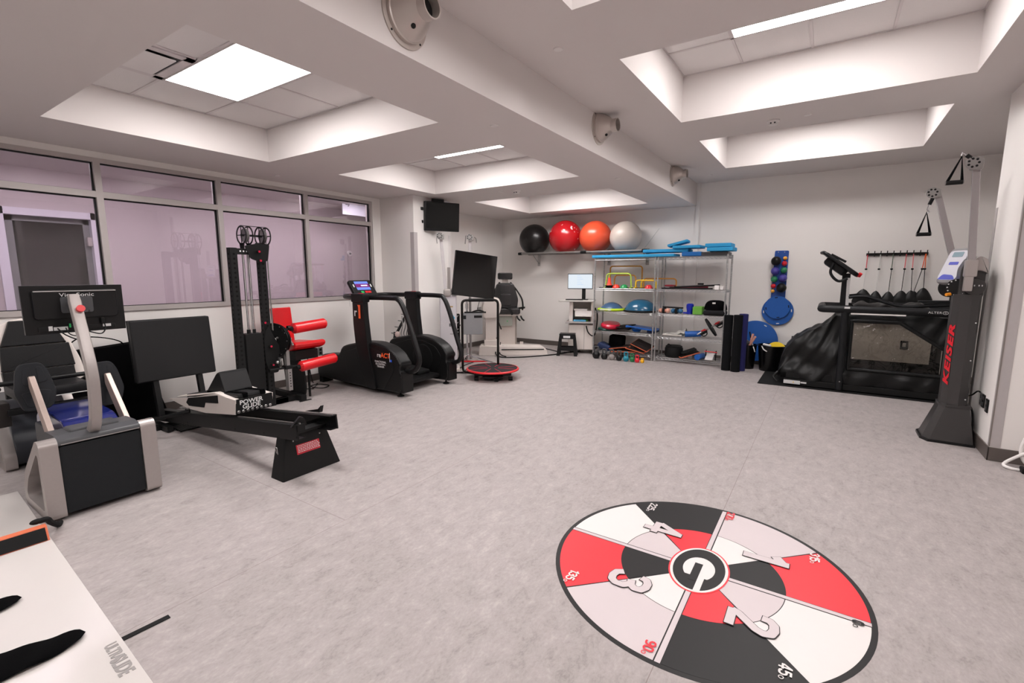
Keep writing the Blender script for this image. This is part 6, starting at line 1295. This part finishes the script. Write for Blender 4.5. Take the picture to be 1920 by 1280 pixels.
def handle(p, sway, lab, h=0.20, w=0.115):
    p = Vector(p); h_ = T('hand_stirrup', lab, 'handle', p, group='stirrup handles on the silver arms')
    G().tube([(-w / 2 + sway, 0, -h), (0, 0, 0), (w / 2 + sway, 0, -h)], 0.012, n=8).obj('strap', m_fab, h_)
    G().tube([(-w / 2 + sway - 0.006, 0, -h), (w / 2 + sway + 0.006, 0, -h)], 0.019, n=14).obj('grip', m_rub, h_)
    for s_ in (-1, 1): G().cyl((s_ * (w / 2 + 0.004) + sway, 0, -h), (s_ * (w / 2 + 0.012) + sway, 0, -h), 0.017, n=14).obj('grip_cap', m_steel, h_)
    return h_
g = k(); g.cyl((0.95, 5.70, 2.52), (0.905, 5.70, 2.56), 0.016, n=12); g.obj('cable_stop', m_rub, t)
k().tube([(0.905, 5.70, 2.56), (0.875, 5.70, 2.585), (0.875, 5.70, 2.56)], 0.008, n=8).obj('carabiner', m_chrome, t)
handle((0.877, 5.70, 2.555), -0.03, 'black stirrup handle hanging from the tall near silver arm', 0.215, 0.10)
aL = cable_arm((1.02, 6.35, 1.65), (0.845, 6.45, 2.345), 0.055, 'cable_arm')
pulley_head(K @ frame((0.81, 6.42, 2.35), (1, 0, 0.2), (-0.2, 0, 1)), t)
k().cyl((0.805, 6.40, 2.30), (0.785, 6.40, 2.24), 0.016, n=12).obj('cable_stop', m_rub, t)
k().tube([(0.785, 6.40, 2.24), (0.775, 6.40, 2.19), (0.79, 6.40, 2.17), (0.77, 6.40, 2.15)], 0.008, n=8).obj('carabiner', m_chrome, t)
handle((0.772, 6.40, 2.165), -0.005, 'black stirrup handle hanging from the far shorter silver arm', 0.215, 0.10)
# arm carriers and column for the second arm
g = k(); g.box((1.06, 6.30, 1.55), (0.12, 0.14, 0.26), bev=0.02).box((1.08, 6.10, 1.50), (0.10, 0.40, 0.12), bev=0.02).lathe([(0.04, 0), (0.09, 0), (0.09, 0.02), (0.04, 0.02)], (0.99, 6.2, 1.42), (-0.6, -1, 0), n=28); g.obj('far_arm_carrier', m_blk, t)
g = k(); g.b2((1.02, 6.12, 0.02), (1.16, 6.32, 1.5), bev=0.01); g.obj('rear_column', m_gund, t)
g = k(); Mc = frame((0.995, 6.12, 1.62), (0.6, -0.8, 0), (0.34, 0.25, 1)); g.prism(f2([(-0.10, -0.18), (0.10, -0.18), (0.10, 0.18), (-0.10, 0.18)], 0.05), 0.06, Mc, bev=0.015, seg=3); cs = g.obj('console', mat('grey_console', (120, 118, 120), rough=0.4), t)
nn = Mc.col[2].to_3d(); s_ = 1 if nn.dot(Vector((-1, -0.6, 0))) > 0 else -1
g = k(); g.prism(f2([(-0.09, -0.15), (0.09, -0.15), (0.09, 0.15), (-0.09, 0.15)], 0.04), 0.004, Mc @ Matrix.Translation((0, 0, s_ * 0.031))); g.obj('console_face', mat('pale_console_face', (196, 196, 204), rough=0.4), cs)
g = k(); g.prism(f2([(-0.085, -0.145), (0.085, -0.145), (0.05, -0.10), (-0.05, -0.09)], 0.02), 0.006, Mc @ Matrix.Translation((0, 0, s_ * 0.032))); g.obj('blue_band', mat('violet_blue_print', (78, 84, 178), rough=0.4), cs)
k().prism(rrect(0.09, 0.03, 0.008), 0.006, Mc @ Matrix.Translation((0, 0.02, s_ * 0.032))).obj('blue_key', _M['violet_blue_print'], cs)
g = k(); g.prism(rrect(0.10, 0.05, 0.008), 0.006, Mc @ Matrix.Translation((0, 0.11, s_ * 0.032))); g.obj('console_display', mat('teal_grey_lcd', (128, 150, 160), rough=0.2), cs)
g = k(); g.tube(smoothpath([(1.12, 5.95, 0.36), (1.19, 5.90, 0.33), (1.205, 5.85, 0.2), (1.20, 5.78, 0.03)]), 0.007, n=6); c = g.obj('power_cord', m_rub, t)
o = G().tube(smoothpath([(1.16, 5.97, 0.42), (1.19, 5.93, 0.44), (1.215, 5.88, 0.49), (1.228, 5.84, 0.49)]), 0.006, n=6).obj('plug_cord', m_rub); tag(o, 'short black cord plugged into the outlet on the white column', 'cable')
# second rack glimpsed behind the column
t = T('weight_rack', 'black framed rack with a white ribbed panel behind the grey cable column', 'exercise machine', (1.45, 8.7, 0))
K = Matrix.Translation((-1.45, -8.7, 0)) @ Matrix.Translation((0.09, 1.3, 0))
k().tube(fillet([(1.33, 7.35, 1.05), (1.345, 7.35, 1.62), (1.40, 7.35, 1.69), (1.50, 7.35, 1.69)], 0.06), 0.028, n=10).b2((1.30, 7.33, 0.0), (1.36, 7.39, 1.60), bev=0.004).obj('frame', m_blk, t)
g = k()
for i in range(12): g.b2((1.38, 7.36, 0.75 + i * 0.06), (1.44, 7.46, 0.80 + i * 0.06), bev=0.01)
g.b2((1.385, 7.37, 0), (1.435, 7.45, 1.5)); g.obj('ribbed_panel', m_white, t)
k().b2((1.45, 7.36, 0), (1.51, 7.42, 1.55), bev=0.004).b2((1.30, 7.3, 0), (1.6, 7.9, 0.06)).obj('rear_post', m_blk, t)
# outlets on the white column
for y, z, m_, lb in ((5.80, 0.435, m_steel, 'grey wall outlet plate on the white column, nearest the cable machine'), (5.73, 0.435, m_gasket, 'middle black outlet on the white column'), (5.61, 0.42, m_gasket, 'black outlet on the white column nearest the corner')):
    o = thing('wall_outlet', lb, 'power outlet', (1.232, y, z), group='outlets on the white column')
    G().b2((-0.006, -0.036, -0.058), (0.003, 0.036, 0.058), bev=0.002).obj('cover_plate', m_, o)
    for zz in (-0.026, 0.026): G().b2((-0.008, -0.016, zz - 0.016), (-0.005, 0.016, zz + 0.016), bev=0.001).obj('socket', m_grey, o)
o = thing('wall_outlet', 'dark wall outlet seen through the clear treadmill window', 'power outlet', (1.02, 9.115, 0.50)); G().b2((-0.045, -0.006, -0.06), (0.045, 0.003, 0.06), bev=0.002).obj('cover_plate', m_greyd, o); G().b2((-0.02, -0.008, -0.03), (0.02, -0.004, 0.03)).obj('socket', m_label, o)
o = thing('wall_outlet', 'white wall outlet just left of the draped treadmill cover', 'power outlet', (-0.42, 9.115, 0.50)); G().b2((-0.045, -0.006, -0.06), (0.045, 0.003, 0.06), bev=0.002).obj('cover_plate', m_white, o); G().b2((-0.02, -0.008, -0.03), (0.02, -0.004, 0.03)).obj('socket', m_greyd, o)
# hose and adapter at the right edge
o = G().tube(smoothpath([(1.60, 5.33, 0.33), (1.50, 5.30, 0.20), (1.38, 5.29, 0.10), (1.30, 5.26, 0.03), (1.33, 5.22, 0.012), (1.42, 5.22, 0.012), (1.50, 5.25, 0.012)], 8), 0.012, n=10).tube(smoothpath([(1.55, 5.34, 0.5), (1.44, 5.33, 0.30), (1.40, 5.32, 0.15), (1.43, 5.30, 0.05), (1.5, 5.3, 0.015)], 8), 0.012, n=10).obj('white_cable', m_white); tag(o, 'thick white cable looping onto the floor at the right edge', 'cable')
o = thing('power_adapter', 'small black adapter with a red cap on the floor at the right edge', 'adapter', (1.44, 5.19, 0.0)); G().b2((-0.06, -0.04, 0), (0.08, 0.04, 0.045), bev=0.008).obj('body', m_rub, o); G().b2((-0.03, -0.02, 0.045), (0.0, 0.0, 0.055), bev=0.002).obj('red_cap', m_redp, o)

# ================================================================ floor target decal
t = T('floor_target', 'round red black and white numbered floor graphic with an oval letter emblem', 'floor decal', (-0.455, 2.485, 0.0))
m_dk = mat('vinyl_black', (52, 51, 52), rough=0.5, var=0.05, scale=30, spec=0.5); m_rd = mat('vinyl_red', (226, 44, 56), rough=0.5, var=0.03, scale=20); m_wh = mat('vinyl_white', (220, 215, 213), rough=0.5, var=0.01); m_lg = mat('vinyl_light_grey', (201, 190, 192), rough=0.5, var=0.01); m_ln = mat('vinyl_line', (40, 36, 36), rough=0.5)
def flat(polys, z, name, m, par=None, wind=True):
    g = G()
    for P in polys: g.prism(P, 0.0006, Matrix.Translation((0, 0, z)))
    return g.obj(name, m, par or t, smooth=False)
def arc(r0, r1, a0, a1, n=24):
    P = [(r1 * math.cos(math.radians(a0 + (a1 - a0) * i / n)), r1 * math.sin(math.radians(a0 + (a1 - a0) * i / n))) for i in range(n + 1)]
    if r0 < 1e-6: return P + [(0, 0)]
    return P + [(r0 * math.cos(math.radians(a1 - (a1 - a0) * i / n)), r0 * math.sin(math.radians(a1 - (a1 - a0) * i / n))) for i in range(n + 1)]
flat([[(0.757 * math.cos(i * PI / 48), 0.757 * math.sin(i * PI / 48)) for i in range(96)]], 0.0005, 'backing', m_dk)
oc = [m_rd, m_lg, m_dk, m_wh, m_rd, m_lg, m_dk, m_wh]; ic = [m_dk, m_wh, m_rd, m_lg, m_dk, m_wh, m_rd, m_lg]
for i in range(8):
    da = 0.36
    flat([arc(0.402, 0.733, i * 45 + da, i * 45 + 45 - da)], 0.0011, 'outer_sector', oc[i]); flat([arc(0.05, 0.398, i * 45 + 2 * da, i * 45 + 45 - 2 * da)], 0.0011, 'inner_sector', ic[i])
for a in (0, 90, 180, 270):
    M_ = Matrix.Rotation(math.radians(a), 4, 'Z')
    g = G(M_); g.prism([(0.1, -0.021), (0.735, -0.021), (0.735, 0.012), (0.1, 0.012)], 0.0006, Matrix.Translation((0, 0, 0.0016))); g.obj('divider_line', m_ln, t, smooth=False)
    g = G(M_); g.prism([(0.1, -0.015), (0.735, -0.015), (0.735, 0.0085), (0.1, 0.0085)], 0.0006, Matrix.Translation((0, 0, 0.0021))); g.obj('divider', m_lg, t, smooth=False)
def ell(ax, ay, n=48): return [(ax * math.cos(2 * PI * i / n), ay * math.sin(2 * PI * i / n)) for i in range(n)]
flat([ell(0.148, 0.218)], 0.0026, 'emblem_ring', m_rd); flat([ell(0.140, 0.209)], 0.0031, 'emblem_border', m_wh); em = flat([ell(0.126, 0.196)], 0.0036, 'emblem', m_dk)
flat([[(x, y) for x, y in ell(0.078, 0.108) if y > -0.085]], 0.0041, 'emblem_counter', m_wh)
flat([[(0.012, -0.02), (0.042, -0.02), (0.042, -0.192), (0.012, -0.203)]], 0.0043, 'emblem_gap', m_wh); flat([[(-0.028, -0.12), (0.012, -0.12), (0.012, 0.047), (-0.028, 0.047)]], 0.0046, 'emblem_bar', m_dk)
DG = {'1': (0.42, [[(0.0, 0.70), (0.22, 0.86)], [(0.24, 0.0), (0.24, 1.0)]]),
 '2': (0.62, [[(0.0, 0.66), (0.01, 0.80), (0.10, 0.885), (0.25, 0.90), (0.39, 0.85), (0.43, 0.72), (0.38, 0.58), (0.08, 0.22), (0.04, 0.10)], [(0.0, 0.11), (0.50, 0.11)]]),
 '3': (0.60, [[(0.0, 0.70), (0.03, 0.83), (0.14, 0.89), (0.28, 0.89), (0.40, 0.82), (0.42, 0.68), (0.34, 0.57), (0.18, 0.53)], [(0.34, 0.53), (0.44, 0.42), (0.44, 0.24), (0.36, 0.13), (0.22, 0.10), (0.08, 0.14), (0.0, 0.28)]]),
 '4': (0.66, [[(0.36, 0.0), (0.36, 1.0)], [(0.34, 0.92), (0.04, 0.36)], [(0.0, 0.30), (0.54, 0.30)]]),
 '5': (0.60, [[(0.42, 0.90), (0.06, 0.90), (0.04, 0.55), (0.20, 0.62), (0.36, 0.58), (0.43, 0.44), (0.43, 0.26), (0.35, 0.13), (0.20, 0.10), (0.06, 0.14), (0.0, 0.28)]]),
 '7': (0.56, [[(0.0, 0.90), (0.42, 0.90), (0.30, 0.50), (0.16, 0.0)]]),
 '9': (0.60, [[(0.42, 0.58), (0.30, 0.46), (0.14, 0.46), (0.02, 0.56), (0.0, 0.72), (0.08, 0.86), (0.22, 0.90), (0.36, 0.86), (0.43, 0.72), (0.43, 0.32), (0.36, 0.14), (0.20, 0.10), (0.04, 0.16)]]),
 '0': (0.58, [[(0.21, 0.90), (0.07, 0.84), (0.0, 0.70), (0.0, 0.30), (0.07, 0.16), (0.21, 0.10), (0.35, 0.16), (0.42, 0.30), (0.42, 0.70), (0.35, 0.84), (0.21, 0.90)]])}
def strokes(g, lines, w, h, M_, z0, grow=0.0, wx=1.0):
    z = z0
    for L in lines:
        P = [Vector((u * h * wx, v * h, 0)) for u, v in L]
        d0 = (P[1] - P[0]).normalized(); d1 = (P[-1] - P[-2]).normalized(); hw = w * h / 2 + grow
        P[0] = P[0] - d0 * grow; P[-1] = P[-1] + d1 * grow
        for i, (a, b) in enumerate(zip(P, P[1:])):
            d = (b - a).normalized(); n = Vector((-d.y, d.x, 0)) * hw
            g.prism([(q.x, q.y) for q in (a - n, b - n, b + n, a + n)], 0.0003, M_ @ Matrix.Translation((0, 0, z))); z += 0.00004
            if i: g.prism([(a.x + hw * math.cos(k_ * PI / 8), a.y + hw * math.sin(k_ * PI / 8)) for k_ in range(16)], 0.0003, M_ @ Matrix.Translation((0, 0, z))); z += 0.00004
def dig(s_, x, y, h, m, w=0.22, outline=0, nm='numeral', wx=1.0):
    tot = sum(DG[c][0] for c in s_) * h * wx - (0.17 * h)
    M_ = frame((x - h / 2, y + tot / 2, 0), (0, -1, 0), (1, 0, 0)); off = 0
    for c in s_:
        Mo = M_ @ Matrix.Translation((off, 0, 0))
        if outline: g = G(); strokes(g, DG[c][1], w, h, Mo, 0.0052, outline, wx); g.obj('numeral_outline', m_ln, t, smooth=False)
        g = G(); strokes(g, DG[c][1], w, h, Mo, 0.0064 if outline else 0.0052, 0, wx); g.obj(nm, m, t, smooth=False); off += DG[c][0] * h * wx
    return y - tot / 2
for s_, x, y in (('1', 0.287, 0.31), ('2', 0.287, -0.285), ('3', -0.272, -0.30), ('4', -0.268, 0.295)): dig(s_, x, y, 0.222, m_lg, 0.22 if s_ == '1' else 0.175, 0.0035, wx=1.08)
for s_, x, y, m_ in (('225', -0.413, 0.525, m_wh), ('270', 0.043, 0.68, m_rd), ('315', 0.51, 0.445, m_wh), ('0', 0.685, -0.032, m_dk), ('45', 0.432, -0.505, m_wh), ('90', -0.053, -0.68, m_rd), ('135', -0.535, -0.43, m_wh)):
    ye = dig(s_, x, y + 0.010, 0.050, m_, 0.165, nm='degree_number', wx=1.12)
    g = G(Matrix.Translation((x - 0.012, ye - 0.017, 0.0052))); ring(g, ell(0.010, 0.010, 16), ell(0.0068, 0.0068, 16), 0.0005, Matrix()); g.obj('degree_sign', m_, t, smooth=False)

# ================================================================ slide board in the foreground
t = T('slide_board', 'glossy white slide board on the floor at the lower left with grey lettering', 'slide board', (-3.2, 0.34, 0), rz=-3)
m_sl = mat('glossy_white_board', (207, 202, 199), rough=0.18, var=0.015, scale=5, spec=0.5)
G().b2((-1.52, -0.30, 0.0), (1.62, 0.305, 0.02), bev=0.003).obj('sheet', m_sl, t)
text('ULTRA', 0.055, frame((0.80, 0.262, 0.0212), (1, 0, 0), (0, 1, 0)), mat('faded_grey_print', (150, 146, 144), rough=0.5), 'lettering', t, ext=0.0003, cond=0.75, off=0.0024, align='LEFT')
text('SLIDE', 0.07, frame((0.915, 0.258, 0.0214), (1, 0, 0), (0, 1, 0)), _M['faded_grey_print'], 'lettering', t, ext=0.0003, cond=0.75, off=0.0024, align='LEFT')
tb = T('stop_block', 'black faced wooden end stop with orange edges across the white slide board', 'end stop', (-3.73, 0.36, 0.02), rz=-3)
G().prism([(-0.03, 0), (0.055, 0), (0.015, 0.075), (-0.03, 0.075)], 0.61, frame((0, 0, 0), (1, 0, 0), (0, 0, 1)), bev=0.002).obj('wood_block', m_edge, tb)
G().prism([(0.0535, 0.006), (0.0575, 0.006), (0.019, 0.070), (0.015, 0.070)], 0.59, frame((0, 0, 0), (1, 0, 0), (0, 0, 1))).obj('foam_face', m_rub, tb)
o = G().tube(smoothpath([(-3.90, 0.76, 0.012), (-3.85, 0.74, 0.02), (-3.80, 0.70, 0.07), (-3.765, 0.68, 0.108), (-3.76, 0.645, 0.113)]), [0.012] * 12 + [0.02] * 13 if False else 0.016, n=10).ball((-3.76, 0.635, 0.115), 0.02, (0.9, 1.6, 0.8), n=14).obj('strap_end', m_rub); tag(o, 'black rubber strap end lying over the wooden stop', 'strap')
def bootie(label, c, rz, L, w):
    def f(u, v):
        x = (u - 0.5) * L; e = max(0.0, 1 - (2 * u - 1) ** 6) ** 0.6; a = v * 2 * PI
        ww = w * e * (0.75 + 0.25 * math.cos(3 * u)); return (x, ww * math.cos(a) + 0.01 * math.sin(7 * u), 0.012 + 0.014 * e * math.sin(a) * (1 if math.sin(a) > 0 else 0.8) + 0.004 * math.sin(21 * u + 2 * a) * e)
    o = G().grid(f, 30, 20).obj('slide_bootie', m_fab, angle=80); o.location = c; o.rotation_euler = (0, 0, math.radians(rz)); return tag(o, label, 'shoe cover', 'cloth slide booties')
bootie('nearer and larger crumpled black cloth bootie on the white slide board', (-2.585, 0.28, 0.021), 78, 0.50, 0.125)
bootie('farther black cloth bootie cut off by the left edge of the photo', (-3.13, 0.19, 0.021), 76, 0.50, 0.115)
o = G().bar((0, 0, 0), (0.0, 0.30, 0), 0.028, 0.003).obj('black_strap', m_rub); o.location = (-2.41, 0.48, 0.003); o.rotation_euler = (0, 0, math.radians(-3)); tag(o, 'flat black strap sticking out from under the slide board onto the floor', 'strap')

# ================================================================ ceiling and wall fixtures
def nozzle(y, z, label):
    t = T('air_nozzle', label, 'air nozzle', (XB, y, z), group='round metal air nozzles on the ceiling step')
    G().lathe([(0.0, 0.0), (0.165, 0.0), (0.165, 0.008), (0.14, 0.012), (0.14, 0.03), (0.132, 0.034), (0.125, 0.06), (0.10, 0.10), (0.085, 0.125), (0.062, 0.15), (0.062, 0.205), (0.066, 0.208), (0.058, 0.208), (0.055, 0.15), (0.0, 0.15)], axis=(1, 0, 0), n=48, cap=False).obj('nozzle_body', mat('satin_nickel', (192, 183, 177), rough=0.3, metal=0.5, var=0.05, scale=10), t)
    G().cyl((0.150, 0, 0), (0.156, 0, 0), 0.056, n=32).obj('nozzle_core', m_gasket, t)
    for i in range(4):
        a = PI / 4 + i * PI / 2; G().cyl((0.008, 0.152 * math.cos(a), 0.152 * math.sin(a)), (0.012, 0.152 * math.cos(a), 0.152 * math.sin(a)), 0.006, n=10).obj('screw', m_gasket, t)
    G().ball((0.105, -0.04, -0.09), 0.014, n=10).obj('adjusting_screw', m_gasket, t)
nozzle(2.05, 2.96, 'large metal air nozzle nearest the camera at the top edge'); nozzle(4.72, 3.02, 'middle round metal air nozzle on the step'); nozzle(7.50, 3.02, 'farthest round metal air nozzle near the back wall')
def dot(x, y, z, label, nm='sprinkler_cover', r=0.035): o = G().lathe([(0, -0.006), (r * 0.9, -0.006), (r, -0.001), (r, 0.003)], n=24).obj(nm, m_guardl); o.location = (x, y, z); tag(o, label, 'ceiling cover', 'flat round ceiling covers')
dot(-1.736, 3.22, ZH, 'flat white round ceiling cover between the deep recess and the step'); dot(-0.306, 5.86, ZH, 'flat white round cover between the two right hand recesses'); dot(-1.73, 8.44, ZH, 'flat white round cover on the high ceiling near the back wall')
dot(-2.39, 3.35, ZL, 'flat white round cover on the low ceiling beside the middle recess'); dot(-5.80, 3.49, ZL, 'flat white round cover above the windows'); dot(-5.51, 7.45, ZL, 'flat white round cover on the low ceiling beyond the television'); dot(-4.15, 5.97, ZL, 'flat white round cover left of the low smoke detector'); dot(-2.35, 6.0, ZL, 'flat white round cover beside the step under the second nozzle'); dot(-3.90, 8.71, ZL, 'flat white round cover above the exercise balls')
for x, y, z, lb in ((-0.61, 5.877, ZH, 'smoke detector on the high ceiling between the right recesses'), (-3.90, 6.02, ZL, 'smoke detector on the low ceiling in front of the rear recess')):
    t = T('smoke_detector', lb, 'smoke detector', (x, y, z), group='smoke detectors'); G().lathe([(0.06, 0), (0.06, -0.012), (0.045, -0.02), (0.04, -0.045), (0.0, -0.05)], n=28).obj('detector_body', m_guardl, t)
    for s_ in (-1, 1): G().cyl((s_ * 0.018, -0.035, -0.03), (s_ * 0.018, -0.043, -0.032), 0.008, n=8).obj('vent_hole', m_greyd, t)
t = T('ceiling_hook', 'small wire ceiling hook at the top edge of the photo', 'hook', (-0.52, 2.93, ZH)); G().tube(smoothpath([(0, 0, 0), (0, 0, -0.03), (0.014, 0, -0.045), (0, 0, -0.06), (-0.014, 0, -0.045)]), 0.003, n=6).obj('hook_wire', m_steel, t)
